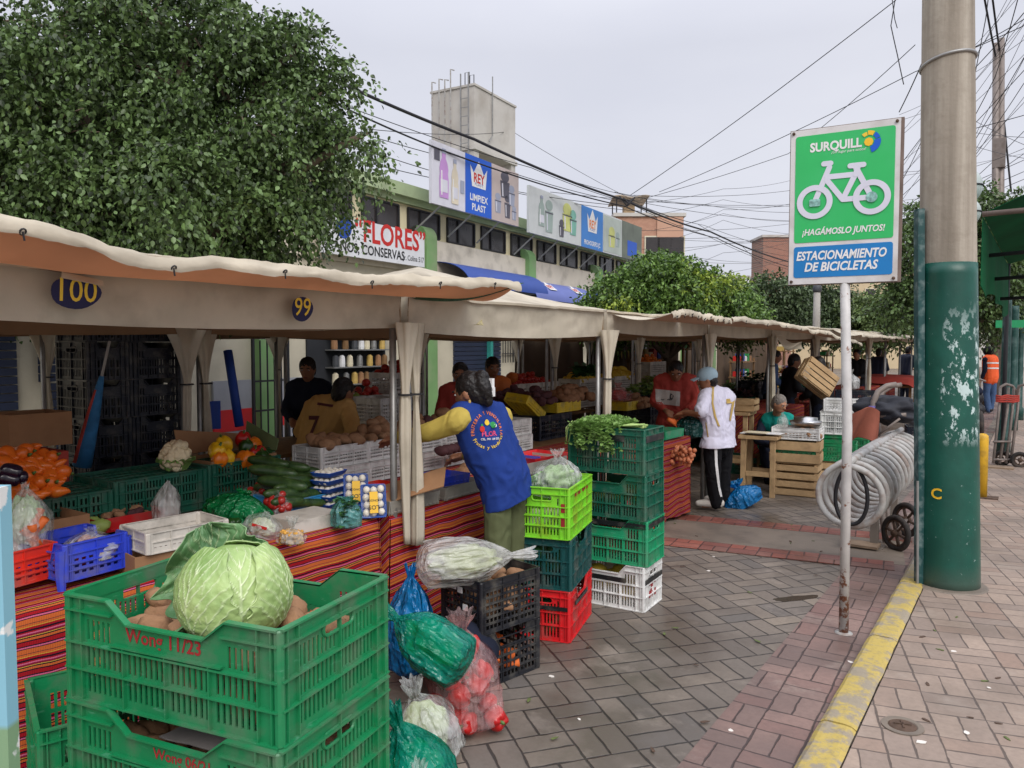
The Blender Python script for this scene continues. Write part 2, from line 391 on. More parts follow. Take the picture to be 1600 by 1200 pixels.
M['skin2'] = mat('pale_skin', (176,128,100), 0.5, 0.08, 14, spec=0.35)
M['hair'] = mat('black_hair', (22,18,18), 0.45, 0.3, 40, 0.6, 90)
M['greyhair'] = mat('grey_hair', (118,112,106), 0.6, 0.3, 30, 0.5, 90)
for k, c in dict(white=(222,222,222), black=(24,24,28), navy=(26,34,58), red=(190,40,34), yellow=(232,196,60), orange=(222,120,50), blue=(30,70,160), teal=(30,130,120), dgrey=(70,72,76), green=(40,140,70), pink=(216,70,110), gold=(190,160,90), cream=(214,204,176)).items():
    M[k] = mat(k+'_paint', c, 0.55, 0.06, 10)
M['jersey_white'] = mat('white_lilac_polyester', (214,212,230), 0.7, 0.04, 6, 0.15, 60, 0.25)
M['beige_shirt'] = mat('beige_shirt_cloth', (190,150,92), 0.85, 0.08, 6, 0.2, 60, 0.15)
M['vest'] = mat('royal_blue_vest_cloth', (30,56,126), 0.8, 0.08, 5, 0.25, 50, 0.2)
M['mustard'] = mat('mustard_knit', (186,166,84), 0.9, 0.1, 6, 0.35, 90, 0.1)
M['olive'] = mat('olive_trousers_cloth', (88,94,66), 0.9, 0.1, 6, 0.2, 60, 0.1)
M['redsweat'] = mat('red_sweatshirt_cloth', (176,74,66), 0.9, 0.1, 6, 0.2, 60, 0.1)
M['apron'] = mat('teal_apron_cloth', (24,138,128), 0.85, 0.1, 6, 0.2, 60, 0.15)
M['darkcloth'] = mat('dark_navy_cloth', (34,38,52), 0.9, 0.1, 6, 0.2, 60, 0.1)
M['blackcloth'] = mat('black_tracksuit_cloth', (20,20,24), 0.75, 0.1, 6, 0.2, 60, 0.2)
M['denim'] = mat('blue_denim', (76,98,134), 0.9, 0.12, 6, 0.2, 80, 0.1)
M['hivis'] = mat('orange_hi_vis_cloth', (240,98,44), 0.7, 0.05, 6)
M['cap'] = mat('light_blue_cap_cloth', (158,182,196), 0.85, 0.08, 9, 0.2, 60, 0.15)
M['shoe'] = mat('off_white_shoe_leather', (206,200,192), 0.6, 0.1, 12, dirt=((120,110,98), 0.5, 12))
def pl(n, c, d=(112,108,98), a=0.55): M[n] = mat(n+'_plastic', c, 0.42, 0.14, 6, 0.10, 60, 0.45, dirt=(d, a, 11), scuff=tuple(min(235, int(x*0.55+95)) for x in c))
pl('crate_green', (18,126,76)); pl('crate_dgreen', (20,92,72)); pl('crate_bgreen', (34,150,104)); pl('crate_deep', (22,74,74)); pl('crate_lime', (128,206,48), (150,60,40), .5)
pl('crate_red', (206,32,38)); pl('crate_white', (222,222,220)); pl('crate_black', (28,30,36)); pl('crate_navy', (20,26,42)); pl('basket_blue', (46,70,204))
pl('basket_red', (222,52,36)); pl('crate_offwhite', (206,200,190)); pl('tray_grey', (160,156,148)); pl('basket_yellow', (222,196,50)); pl('crate_sky', (50,150,210)); pl('rim_black', (26,30,32))
M['ink_red'] = mat('red_stencil_paint', (150,36,40), 0.7, 0.15, 20)
# ================================================================== GROUND
ROAD = paver('grey_basketweave_pavers', rad(-39), 0.235, [(126,115,104),(108,100,93),(136,124,111),(100,95,91)], (32,28,26), 0.85, jw=0.030)
STRIP = paver('dark_red_pavers', rad(2), 0.21, [(134,110,102),(116,98,92),(142,117,108),(122,94,88)], (52,42,41), 0.75, jw=0.028)
WALK = paver('pinkish_pavers', rad(-75), 0.225, [(156,138,124),(142,126,115),(166,147,132),(146,124,110)], (78,68,62), 0.45, jw=0.026)
M['band_red'] = paver('red_band_pavers', rad(8), 0.23, [(150,88,74),(128,84,76),(166,98,82),(120,96,88)], (60,46,44), 0.75, jw=0.03)
M['band_conc'] = mat('worn_concrete', (124,113,101), 0.55, 0.16, 2.0, 0.3, 60, dirt=((78,72,67), 0.7, 3.5))
MB().box((0,0,-0.05), (700,700,0.1)).build('road_paving', ROAD)['kind'] = 'structure'
MB().box((-0.93,28.0,0.002), (0.40,64,0.004)).build('paving_strip', STRIP)['kind'] = 'structure'
for y0, w, m, z in ((6.72,0.86,'band_conc',0.003),(7.22,0.24,'band_red',0.0065),(6.22,0.26,'band_red',0.0065)):
    MB().box((0,0,0), (5.3,w,0.005), 0, TR((-3.45,y0-0.24,z)) @ RZ(rad(9))).build('paving_band', M[m])['kind'] = 'structure'
MB().box((4.42,28,-0.02), (10.0,64,0.08)).build('pavement', WALK)['kind'] = 'structure'
k = NT('worn_yellow_kerb'); p_ = k.pos()
c_ = k.mix(k.step(k.noise(9.0, 7.0, p_, 0.7), 0.46, 0.56), lin((182,160,84)), lin((148,137,118)))
c_ = k.mix(k.math('MULTIPLY', k.step(k.noise(30.0, 5.0, p_, 0.7), 0.5, 0.7), 0.5), c_, lin((120,110,96)))
sx_ = k.n('ShaderNodeSeparateXYZ'); k.set(sx_.inputs[0], p_)
c_ = k.mix(k.step(sx_.outputs[1], 5.9, 6.6), c_, lin((140,132,122)))
k.base(c_); k.b.inputs['Roughness'].default_value = 0.7; k.bump(k.noise(45.0, 6.0, p_), 0.5, 0.008)
kb = MB()
for i in range(11):
    y0 = 0.2+i*1.2-0.3
    def kg(u, v, y0=y0):
        x = -0.735+0.150*u; z = 0.042-0.016*(abs(2*u-1)**6); w = 0.006*noise.noise(Vector((u*3, (y0+v)*6, 1)))
        return (x+w, y0+1.185*v, z+w*0.4)
    kb.grid(kg, 8, 40, 0.06)
kb.build('kerb', k.m, smooth=False)['kind'] = 'structure'
pud = NT('puddle_water'); pud.base((0.06,0.05,0.04)); pud.b.inputs['Roughness'].default_value = 0.06
pb = MB(); pc = G(1245,935,0.0)
pts = [(math.cos(a)*0.17*(1+0.45*noise.noise(Vector((math.cos(a)*1.7,math.sin(a)*1.7,3)))), math.sin(a)*0.045*(1+0.5*noise.noise(Vector((math.cos(a)*2,math.sin(a)*2,9))))) for a in [2*math.pi*i/28 for i in range(28)]]
pb.prism(pts, TR((pc.x,pc.y,0.0005)) @ RZ(rad(50)), 0.002).build('puddle', pud.m)['kind'] = 'structure'
# small round drain cover in the pavement
dc = G(1410,1135,0.02)
dr_ = thing('drain_cover', dc, 0.3, 'small round rusty drain cover set in the pink pavement', 'drain cover')
MB().lathe([(0.085,0.0),(0.085,0.006),(0.062,0.007),(0.058,0.003)], 24).build('rim', M['band_conc'], dr_)
mrust = mat('rusty_iron', (84,66,54), 0.8, 0.3, 20, 0.4, 60)
MB().lathe([(0.057,0.0),(0.057,0.005),(0.05,0.009),(0.0,0.011)], 20).box((0,0,0.012),(0.07,0.008,0.006)).box((0,0,0.012),(0.008,0.07,0.006)).build('lid', mrust, dr_)
# litter flecks on the paving
lit = mat('pale_litter', (220,214,206), 0.8, 0.1)
for i, (px, py) in enumerate([(1115,870),(1000,880),(1142,1142),(862,1057),(1490,1018),(1510,1145),(905,1124),(1440,1160),(1107,892),(1330,1035),(1545,1075),(1180,866)]):
    p = G(px, py, 0.022 if px > 1400 else 0.002); b = MB(); r = random.uniform(0.012, 0.022)
    b.prism([(r*(0.6+0.6*random.random())*math.cos(a), r*(0.4+0.6*random.random())*math.sin(a)) for a in [k*1.05 for k in range(6)]], TR(p) @ RZ(i), 0.003)
    tag(b.build('paper_scrap', lit, own=True), 'tiny pale scrap of litter lying on the paving', 'litter', 'scraps of litter on the ground')
lfm = mat('wilted_leaf_green', (92,104,58), 0.7, 0.3, 20)
for i in range(34):
    px, py = [(random.uniform(800,1260), random.uniform(880,1190)), (random.uniform(1050,1290), random.uniform(790,900)), (random.uniform(1420,1590), random.uniform(960,1190))][i%3]
    p = G(px, py, 0.022 if px > 1390 else 0.0085); r = random.uniform(0.010, 0.020); b = MB(); b.prism([(r*math.cos(a)*(1.6 if k%2 else 1.1), r*0.5*math.sin(a)) for k, a in enumerate([q*1.05 for q in range(6)])], TR(p) @ RZ(i*1.7), 0.002)
    tag(b.build('leaf_scrap', lfm if i%2 else bpy.data.materials['rusty_iron'], own=True), 'tiny wilted leaf scrap trodden on the paving', 'litter', 'leaf scraps on the ground')

# ================================================================== MARKET HALL
FA = rad(94.483); P0 = Vector((-9.216, 7.038, 0)); FD = Vector((math.cos(FA), math.sin(FA), 0)); FO = Vector((FD.y, -FD.x, 0))
def FS(px, py):
    n = Vector((-FD.y, FD.x, 0)); r = ray(px, py); q = Vector((0,0,EYE))+r*(n.dot(P0-Vector((0,0,EYE)))/n.dot(r)); return (q-P0).dot(FD), q.z
def FL(s, z, out=0.0): return (s, -out, z)
M['plaster'] = mat('weathered_cream_plaster', (206,198,176), 0.9, 0.10, 1.2, 0.3, 30, 0.15, dirt=((146,138,122), 0.6, 1.1))
M['plaster_dirty'] = mat('stained_grey_plaster', (214,205,186), 0.9, 0.10, 1.0, 0.4, 30, 0.15, dirt=((150,142,126), 0.7, 2.2))
M['green_paint'] = mat('faded_green_paint', (122,160,106), 0.8, 0.12, 1.5, 0.2, 30, 0.2, dirt=((160,158,138), 0.5, 1.8))
M['fascia'] = mat('pale_green_fascia', (172,190,148), 0.85, 0.12, 1.0, 0.2, 20, dirt=((110,112,96), 0.5, 2))
M['glass_dark'] = mat('dark_dusty_glass', (52,48,48), 0.25, 0.25, 1.5, spec=0.5)
M['iron'] = mat('dark_iron', (42,42,46), 0.6, 0.2, 8)
M['shutter'] = mat('dark_blue_roller_shutter', (44,52,74), 0.55, 0.15, 2)
M['redband'] = mat('red_wall_paint', (206,44,48), 0.75, 0.06, 2, dirt=((150,60,60), 0.3, 3))
M['greyband'] = mat('grey_wall_paint', (160,162,168), 0.75, 0.08, 2)
hall = thing('market_hall', P0, FA, 'low cream market hall with green pilasters and dark clerestory windows', 'building')
w = MB(); w.box(FL(8, 1.85, -0.15), (52, 0.3, 3.7)); w.build('wall', M['plaster'], hall)
w = MB(); w.box(FL(11, 3.36, 0.03), (34, 0.05, 0.64)); w.build('parapet', M['plaster_dirty'], hall)
w = MB(); w.box(FL(8, 4.0, -0.14), (52, 0.1, 0.7)); w.build('clerestory', mat('clerestory_cream', (214,204,170), 0.85, 0.08, 2, dirt=((150,140,112),.4,3)), hall)
w = MB(); w.box(FL(8, 4.47, -0.45), (52, 1.1, 0.22)).box(FL(8, 4.31, -0.06), (52, 0.10, 0.10)); w.build('roof_edge', M['fascia'], hall)
pitch = 1.27
for i in range(-5, 12):
    s = 4.17+i*pitch
    f = MB(); wd = 0.98
    for a, b, c, d in ((s-wd/2,s+wd/2,3.72,3.75),(s-wd/2,s+wd/2,4.19,4.22)): f.box(FL((a+b)/2,(c+d)/2,-0.075), (b-a,0.05,d-c))
    for a in (s-wd/2, s-0.12, s+wd/2): f.box(FL(a,3.97,-0.07), (0.035,0.05,0.47))
    wi = f.build('window', M['iron'], hall); MB().box(FL(s,3.97,-0.085), (wd-0.02,0.02,0.46)).build('pane', M['glass_dark'], wi)
for i in range(-2, 6):
    s = 4.10+i*4.0
    pf = [(0,0),(0.16,0),(0.16,3.68)]+[(0.16-0.22*(1-math.cos(a)), 3.68+0.24*math.sin(a)) for a in [rad(12*k) for k in range(1,8)]]+[(-0.45,3.90),(-0.45,3.70),(0,3.70)]
    b = MB(); Mx = Matrix(((0,0,1,s-0.17),(-1,0,0,0),(0,1,0,0),(0,0,0,1)))
    b.prism(pf, Mx, 0.34); b.build('pilaster', M['green_paint'], hall)
# dado, doors and shutters of the ground floor seen between the stalls
def panel_part(name, px0, px1, y, m, z0, z1, out=0.02, th=0.04):
    s0, s1 = FS(px0, y)[0], FS(px1, y)[0]
    return MB().box(FL((s0+s1)/2,(z0+z1)/2,out), (s1-s0, th, z1-z0)).build(name, M[m], hall)
panel_part('red_dado', 330, 474, 650, 'redband', 0.50, 0.80, 0.045)
panel_part('grey_dado', 330, 474, 650, 'greyband', 0.80, 1.20, 0.035); panel_part('grey_dado', 330, 474, 650, 'greyband', 0.0, 0.50, 0.04)
def shutter(px0, px1, z1, name='shutter', z0=0.0):
    s0, s1 = FS(px0, 600)[0], FS(px1, 600)[0]; b = MB(); n = int((z1-z0)/0.09)
    for k in range(n): b.box(FL((s0+s1)/2, z0+(k+0.5)*(z1-z0)/n, 0.02+0.0*k), (s1-s0, 0.05, (z1-z0)/n-0.012))
    b.build(name, M['shutter'], hall)
shutter(-30, 24, 1.9); shutter(70, 145, 1.27); shutter(60, 84, 1.85, 'side_door', 1.28); shutter(708, 780, 2.3); shutter(846, 905, 2.5)
b = MB().box(FL(FS(762,600)[0]-0.05, 1.25, 0.09), (0.10,0.1,2.5)); b.build('door_post', mat('teal_paint', (60,160,150), 0.6), hall)
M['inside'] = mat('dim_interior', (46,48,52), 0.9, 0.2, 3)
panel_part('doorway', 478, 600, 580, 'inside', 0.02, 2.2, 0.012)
# shelves of goods glimpsed in the open shop doorway
for r in range(4):
    sh = MB(); s0, s1 = FS(505,560)[0], FS(598,560)[0]; zz = 1.05+0.28*r
    sh.box(FL((s0+s1)/2, zz, 0.14), (s1-s0, 0.2, 0.02)); shelf = sh.build('shelf', M['steel'], hall)
    for q, cc in enumerate(('cream','dgrey','card','greyprint','white','darkwood','card')):
        b = MB(); sq = s0+(s1-s0)*(q+0.5+0.3*math.sin(r*3+q))/7.4; b.lathe([(0.05,0.011),(0.055,0.05),(0.05,0.17),(0.02,0.20)], 10, 0, TR(FL(sq, zz, 0.16)))
        b.build('jar', M[('cream','dgrey','card','steel','white','darkwood','gold')[(q*3+r)%7]], shelf)
for px in (783, 800, 818):
    b = MB(); s0 = FS(px,575)[0]
    for k in range(5): b.box(FL(s0+k*0.11, 1.75, 0.05), (0.014,0.014,0.9))
    b.box(FL(s0+0.22,1.5,0.05),(0.5,0.016,0.016)); b.build('window_bars', M['iron'], hall)
# iron gate of the red-banded shopfront
g = thing('iron_gate', P0+FD*FS(352,600)[0]+FO*0.55, FA, 'tall black iron gate standing before the red banded wall', 'gate')
b = MB(); gw = 0.62
for x in (0, gw): b.box((x,0,0.9),(0.035,0.035,1.8))
for z in (0.35,0.8,1.2,1.78): b.box((gw/2,0,z),(gw,0.025,0.025))
b.build('frame', M['iron'], g)
b = MB(); [b.box((k*gw/5,0,0.9),(0.016,0.016,1.7)) for k in range(1,5)]; b.build('bars', M['iron'], g)

# ---- name board
def board(name, s0, s1, z0, z1, out, label, cat, m, tilt=0.0, th=0.06):
    e = thing(name, P0+FD*s0+FO*out+Vector((0,0,z0)), FA, label, cat)
    MB().box(((s1-s0)/2, 0, (z1-z0)/2), (s1-s0, th, z1-z0)).build('panel', m, e); return e
def on_board(e, name, s, x, z, size, m, bold=0.0, shear=0.0, sx=1.0, y=-0.033, align='CENTER', sp=1.0):
    b = MB().mesh(text_mesh(s, size, bold, shear, align, 0.0, sx, sp), plane_m((x, y, z), (1,0,0), (0,0,1)))
    return b.build(name, m, e)
def bpix(x0,y0t,x1,y1t,yb0,out):
    s0,zt = FS2(x0,y0t,out); s1,zt1 = FS2(x1,y1t,out); _,zb = FS2(x0,yb0,out); return s0,s1,zb,(zt+zt1)/2
def FS2(px,py,out):
    n = Vector((-FD.y,FD.x,0)); o_ = P0+FO*out; r = ray(px,py); q = Vector((0,0,EYE))+r*(n.dot(o_-Vector((0,0,EYE)))/n.dot(r)); return (q-o_).dot(FD), q.z
f0,f1,f2,f3 = bpix(500,337,661,361,394,0.22)
fl = board('shop_sign', f0, f1, f2, f3, 0.22, 'white shop name board with big red lettering beside the tree', 'sign', mat('white_sign_sheet', (216,218,222), 0.5, 0.05, 2, dirt=((170,168,162),.4,3)))
on_board(fl, 'red_lettering', '“FLORES”', f1-f0-0.93, 0.43, 0.50, M['red'], 0.022, sx=0.92)
on_board(fl, 'black_lettering', 'GRANOS, CONSERVAS', f1-f0-1.62, 0.135, 0.22, M['black'], 0.02, sx=0.92)
on_board(fl, 'address_lettering', 'Jr. Colina 517', f1-f0-0.33, 0.12, 0.13, M['dgrey'], 0.012, sx=0.85)
on_board(fl, 'blue_emblem', '●', f1-f0-2.15, 0.42, 0.5, M['blue'])
# ---- poster panels
def flat(e, name, poly, m, y=-0.034): return MB().prism(poly, Matrix(((1,0,0,0),(0,0,-1,y),(0,1,0,0),(0,0,0,1))), 0.002).build(name, m, e)
def rect(x0, x1, z0, z1): return [(x0,z0),(x1,z0),(x1,z1),(x0,z1)]
def crown_logo(e, x, z, w, y, mw, mr, mb, txt='REY', sub='P L A S T'):
    o = [(-.5,.36),(-.40,-.30),(.40,-.30),(.5,.36),(.30,.14),(.16,.34),(0,.55),(-.16,.34),(-.30,.14)]
    flat(e, 'crown_emblem', [(x+a*w, z+b*w) for a, b in o], mw, y)
    on_board(e, 'crown_lettering', txt, x, z-0.02*w, 0.42*w, mr, 0.025, y=y-0.004, sx=0.9)
    if sub: on_board(e, 'crown_subtitle', sub, x, z-0.21*w, 0.13*w, mb, 0.01, y=y-0.004)
M['poster_white'] = mat('pale_poster_sheet', (206,206,216), 0.5, 0.07, 1.5, dirt=((170,170,180),.4,2.0)); M['poster_blue'] = mat('blue_poster_sheet', (22,88,196), 0.45, 0.05, 1)
M['poster_warm'] = mat('warm_grey_poster_sheet', (184,170,166), 0.5, 0.08, 1.5)
M['lilac'] = mat('lilac_print', (186,140,200), 0.5, 0.12, 2); M['cream_p'] = mat('cream_print', (206,196,176), 0.5, 0.1, 2); M['graphite'] = mat('graphite_print', (82,80,92), 0.5, 0.1, 3)
M['greyprint'] = mat('grey_blue_print', (150,156,176), 0.5, 0.1, 2)
def bottle(e, x, z0, h, w, m, y=-0.037):
    o = [(-.5,0),(.5,0),(.52,.4),(.44,.52),(.5,.6),(.38,.74),(.2,.82),(.2,.97),(-.2,.97),(-.2,.82),(-.38,.74),(-.5,.6),(-.44,.52),(-.52,.4)]
    flat(e, 'printed_bottle', [(x+a*w, z0+b*h) for a, b in o], m, y); flat(e, 'printed_label', rect(x-.40*w,x+.40*w,z0+.12*h,z0+.38*h), M['poster_white'], y-0.003); flat(e, 'printed_highlight', rect(x-.34*w,x-.22*w,z0+.05*h,z0+.56*h), M['white'], y-0.0045); flat(e, 'printed_cap', rect(x-.22*w,x+.22*w,z0+.92*h,z0+1.02*h), M['greyprint'], y-0.003)
def bin_(e, x, z0, h, w, m, y=-0.037):
    flat(e, 'printed_bin', [(x-.4*w,z0),(x+.4*w,z0),(x+.5*w,z0+.62*h),(x+.5*w,z0+.68*h),(x-.5*w,z0+.68*h),(x-.5*w,z0+.62*h)], m, y)
    flat(e, 'printed_lid', [(x+.45*w*math.cos(a), z0+.86*h+.30*w*math.sin(a)) for a in [k*math.pi/10 for k in range(20)]], m, y); flat(e, 'printed_highlight', [(x-.30*w,z0+.06*h),(x-.18*w,z0+.06*h),(x-.22*w,z0+.58*h),(x-.36*w,z0+.58*h)], M['poster_white'], y-0.003); flat(e, 'printed_rim', rect(x-.5*w,x+.5*w,z0+.60*h,z0+.64*h), M['graphite'], y-0.0045)
def struts(e, W, n=3):
    for k in range(n):
        x = W*(k+0.35)/n; MB().bar((x,0.05,-0.0),(x-0.16,0.50,-0.45),0.03,0.03).build('strut', M['steel'], e)
b0_,b1_,b2_,b3_ = bpix(672,219,808,271,317,0.55)
b1 = board('roof_billboard', b0_, b0_+3.37, b2_, b2_+1.22, 0.55, 'nearest roof billboard with purple bottle and blue crown panel below the tank', 'billboard', M['poster_white'])
W1 = 3.37; flat(b1, 'blue_panel', rect(1.16,2.18,0.0,1.22), M['poster_blue']); flat(b1, 'photo_panel', rect(2.19,3.37,0.0,1.22), M['poster_warm'])
bottle(b1, 0.40, 0.16, 0.95, 0.30, M['lilac']); bottle(b1, 0.78, 0.10, 0.88, 0.24, M['cream_p']); flat(b1,'printed_window',rect(0.08,0.26,0.86,1.10),M['graphite'],-0.0365); flat(b1,'printed_window',rect(0.98,1.12,0.36,0.62),M['greyprint'],-0.0365)
crown_logo(b1, 1.67, 0.78, 0.66, -0.038, M['white'], M['red'], M['blue']); on_board(b1,'white_lettering','LIMPIEX',1.67,0.35,0.20,M['white'],0.022,y=-0.038); on_board(b1,'white_lettering','PLAST',1.67,0.15,0.20,M['white'],0.022,y=-0.038)
for x, z, h, wd, m in ((2.75,0.55,0.55,0.40,'graphite'),(3.05,0.42,0.45,0.28,'greyprint'),(2.86,0.12,0.5,0.26,'graphite'),(2.45,0.18,0.42,0.26,'greyprint'),(3.16,0.12,0.3,0.2,'greyprint')): bin_(b1,x,z,h,wd,M[m])
struts(b1, W1)
b1.scale = ((b1_-b0_)/3.37,1,(b3_-b2_)/1.22)
c0_,c1_,c2_,c3_ = bpix(825,286,1001,358,363,0.55)
b2 = board('roof_billboard', c0_, c0_+7.54, c2_, c2_+1.08, 0.55, 'long pale roof billboard of faded plasticware pictures beyond the first', 'billboard', mat('faded_poster_sheet', (196,200,200), 0.5, 0.06, 1.5, dirt=((160,166,166),.4,2)))
flat(b2,'blue_panel',rect(2.92,4.39,0,1.08),mat('faded_blue_sheet',(58,124,196),0.5,0.05,1)); flat(b2,'green_photo',rect(5.85,7.54,0,1.08),mat('olive_photo',(104,112,100),0.5,0.2,2))
flat(b2,'pale_photo',rect(4.45,5.80,0.04,1.04),mat('pale_green_photo',(176,186,178),0.5,0.12,2))
mfade = mat('faded_green_print',(150,166,160),0.5,0.1,2); mfy = mat('faded_yellow_print',(196,200,120),0.5,0.15,3); mfg = mat('faded_teal_print',(120,176,160),0.5,0.15,3)
bottle(b2,0.62,0.22,0.7,0.30,mfade); bin_(b2,1.02,0.12,0.75,0.42,mfade); bin_(b2,2.05,0.28,0.62,0.55,mfy); bin_(b2,2.40,0.22,0.6,0.42,mfg); bin_(b2,1.72,0.1,0.4,0.28,M['graphite'])
bin_(b2,5.05,0.2,0.5,0.5,mfy); bin_(b2,5.5,0.25,0.4,0.3,mfade); flat(b2,'blue_print',rect(6.3,7.1,0.1,0.55),M['poster_blue'],-0.037)
crown_logo(b2,3.65,0.66,0.72,-0.038,M['white'],M['orange'],M['blue']); on_board(b2,'white_lettering','PROHOGRIFO JC',3.65,0.14,0.17,M['white'],0.02,y=-0.038,sx=0.85)
b2.scale = ((c1_-c0_)/7.54,1,(c3_-c2_)/1.08); struts(b2, 7.5, 6)
# ---- blue shop awnings
M['awn_blue'] = mat('blue_vinyl_awning', (40,70,146), 0.5, 0.08, 2, 0.05, 20); M['awn_grey'] = mat('greyed_blue_vinyl', (96,108,170), 0.5, 0.08, 2)
def awning(s0, s1, z, r, label, m, logos):
    e = thing('shop_awning', P0+FD*s0+Vector((0,0,z)), FA, label, 'awning')
    b = MB(); b.grid(lambda u, v: ((s1-s0)*u, -r*1.7*math.sin(v*math.pi/2), r*math.cos(v*math.pi/2)), 8, 10, 0.01)
    b.build('vinyl_cover', m, e, True)
    b = MB(); b.bar((0,-0.02,0),(0,-r*1.68,0),0.03,0.03); b.bar((s1-s0,-0.02,0),(s1-s0,-r*1.68,0),0.03,0.03); b.bar((0,-r*1.66,-0.02),(s1-s0,-r*1.66,-0.02),0.03,0.03); b.build('frame', M['iron'], e)
    for x in logos:
        th = rad(50); c = Vector((x,-r*1.7*math.sin(th)-0.012, r*math.cos(th)+0.012)); tv = Vector((0,-1.7*math.cos(th)*-1,math.sin(th))).normalized()
        o = [(-.5,.36),(-.40,-.30),(.40,-.30),(.5,.36),(.30,.14),(.16,.34),(0,.55),(-.16,.34),(-.30,.14)]; w_ = 0.42
        Mx = plane_m(c,(1,0,0),tv); MB().prism([(a*w_,b_*w_) for a,b_ in o], Mx, 0.003).build('crown_emblem', M['white'], e)
        MB().mesh(text_mesh('REY',0.42*w_,0.03), Mx @ TR((0,0,0.006))).build('crown_lettering', M['red'], e)
awning(4.4, 7.6, 2.80, 0.48, 'nearer blue vinyl awning without letters over the market shutters', M['awn_blue'], [])
awning(7.0, 10.3, 2.68, 0.50, 'greyed blue awning with two white crowns beyond the first', M['awn_grey'], [1.0, 2.4])
awning(10.4, 13.6, 2.64, 0.47, 'bright blue awning furthest along beside the small tree', M['awn_blue'], [1.2])
# ---- water tank tower
tw = thing('water_tank_tower', D(742,540,22.0)-Vector((0,0,1.68)), rad(90)+YAW-rad(29.7)-YAW, None)
tw.rotation_euler.z = FA-rad(0.0); tag(tw, 'weathered concrete water tank on legs above the market roof', 'water tank')
M['conc'] = mat('stained_concrete', (190,186,180), 0.9, 0.08, 0.8, 0.3, 20, 0.15, dirt=((150,142,132), 0.6, 1.0))
TA, TB, z0, z1 = 2.35, 1.48, 7.35, 9.0
MB().box((TA/2,TB/2,(z0+z1)/2),(TA,TB,z1-z0)).box((TA/2,TB/2,z0-0.06),(TA+0.1,TB+0.1,0.12)).box((TA/2,TB/2,z1+0.03),(TA+0.06,TB+0.06,0.06)).build('tank', M['conc'], tw)
for x in (0.12,TA-0.12):
    for y in (0.12,TB-0.12): MB().box((x,y,z0/2-0.06),(0.24,0.24,z0-0.12)).build('leg', M['conc'], tw)
b = MB()
for y in (0.12,0.38): b.bar((-0.12,y,5.2),(-0.12,y,z1+0.35),0.03,0.03)
for k in range(14): b.bar((-0.12,0.12,5.4+k*0.25),(-0.12,0.38,5.4+k*0.25),0.02,0.02)
b.build('ladder', M['steel'], tw)
for y, t in ((0.75,0.55),(0.95,0.3),(1.15,0.35),(1.4,0.3)): MB().tube([(-0.08,y,6.0),(-0.08,y,z1+t),(0.1,y,z1+t+0.03)],0.022,6).build('pipe', M['rusty'], tw)
MB().tube([(0.9,-0.06,z1+0.5),(0.9,-0.06,z1-1.2),(0.7,-0.06,z1-1.4)],0.02,6).build('pipe', M['steel'], tw)
b = MB()
for x in (0.05,0.3):
    b.tube([(x,0.2,z1),(x,0.2,z1+0.42),(x,0.34,z1+0.42),(x,0.34,z1)],0.014,5)
b.build('hand_rail', M['iron'], tw)

# ================================================================== FAR BUILDINGS
def house(name, px0, px1, ytop, d, label, wm, dep=8.0, rows=(), cols=(), roofm=None):
    a, c = D(px0,540,d), D(px1,540,d); W = (c-a).length; top = D(px0,ytop,d).z
    e = thing(name, (a.x,a.y,0), YAW, label, 'building')
    MB().box((W/2,dep/2,top/2),(W,dep,top)).build('wall', wm, e)
    MB().box((W/2,dep/2,top+0.08),(W+0.2,dep+0.2,0.16)).build('roof_edge', roofm or M['conc'], e)
    for r in rows:
        z = D(px0,r[0],d).z; h = D(px0,r[1],d).z-z
        for cx in cols:
            x = W*cx; f = MB().box((x,-0.03,z+h/2),(h*0.72+0.12,0.06,h+0.12)); wf = f.build('window', M['plaster'], e)
            MB().box((x,-0.065,z+h/2),(h*0.72,0.02,h)).build('pane', M['glass_dark'], wf)
    return e, W, top
e, W, top = house('orange_building', 960, 1066, 340, 36, 'orange brick building with roof shelter beyond the billboards', brick('orange_bricks',(184,138,116),(168,120,100),(170,140,120),5.0), 8, ((402,372),), (0.55,0.72,0.9))
MB().box((W*0.80,-0.04,top-1.2),(W*0.38,0.05,2.4)).build('plaster_panel', mat('salmon_plaster',(190,150,128),0.85,0.06,1), e)
z_ = D(985,312,36).z; b = MB()
for x in (0.3,1.7):
    for y in (0.3,1.8): b.bar((x-0.2,y,top),(x-0.2,y,z_),0.05,0.05)
b.build('shelter_post', M['iron'], e)
MB().grid(lambda u,v: (-0.1+u*1.7, 0.0+v*2.0, z_+0.05*math.sin(u*9)+0.12*(1-v)),10,4,0.05).build('shelter_roof', mat('shelter_sheet',(176,160,140),0.8,0.2,2), e)
MB().box((0.75,0.9,(top+z_)/2-0.1),(0.5,0.6,max(0.2,z_-top-0.25))).build('water_tank', mat('tan_tank',(186,160,126),0.7), e)
house('brick_building', 1190, 1236, 372, 52, 'unplastered red brick building left of the bicycle sign', brick('red_bricks',(158,104,86),(142,92,78),(150,132,118),3.5,0.5), 2.5, ((452,436),), (0.55,))
house('beige_building', 1236, 1478, 428, 56, 'long beige house partly hidden by the bicycle sign', mat('beige_plaster',(196,178,146),0.9,0.06,0.6,dirt=((160,146,122),.4,.8)), 10, ((470,452),), (0.1,0.28,0.5,0.72,0.9))
house('blue_building', 1150, 1196, 446, 66, 'small blue and white house far down the street', mat('sky_blue_plaster',(86,160,212),0.85,0.05,0.6), 8)
house('white_building', 1158, 1192, 434, 72, 'low white house behind the blue one', mat('white_plaster',(206,206,206),0.85,0.05,0.6), 6)
house('grey_building', 1478, 1760, 470, 60, 'pale grey building behind the right hand trees', mat('pale_grey_plaster',(190,186,180),0.9,0.06,0.6), 10, ((520,495),), (0.2,0.5,0.8))
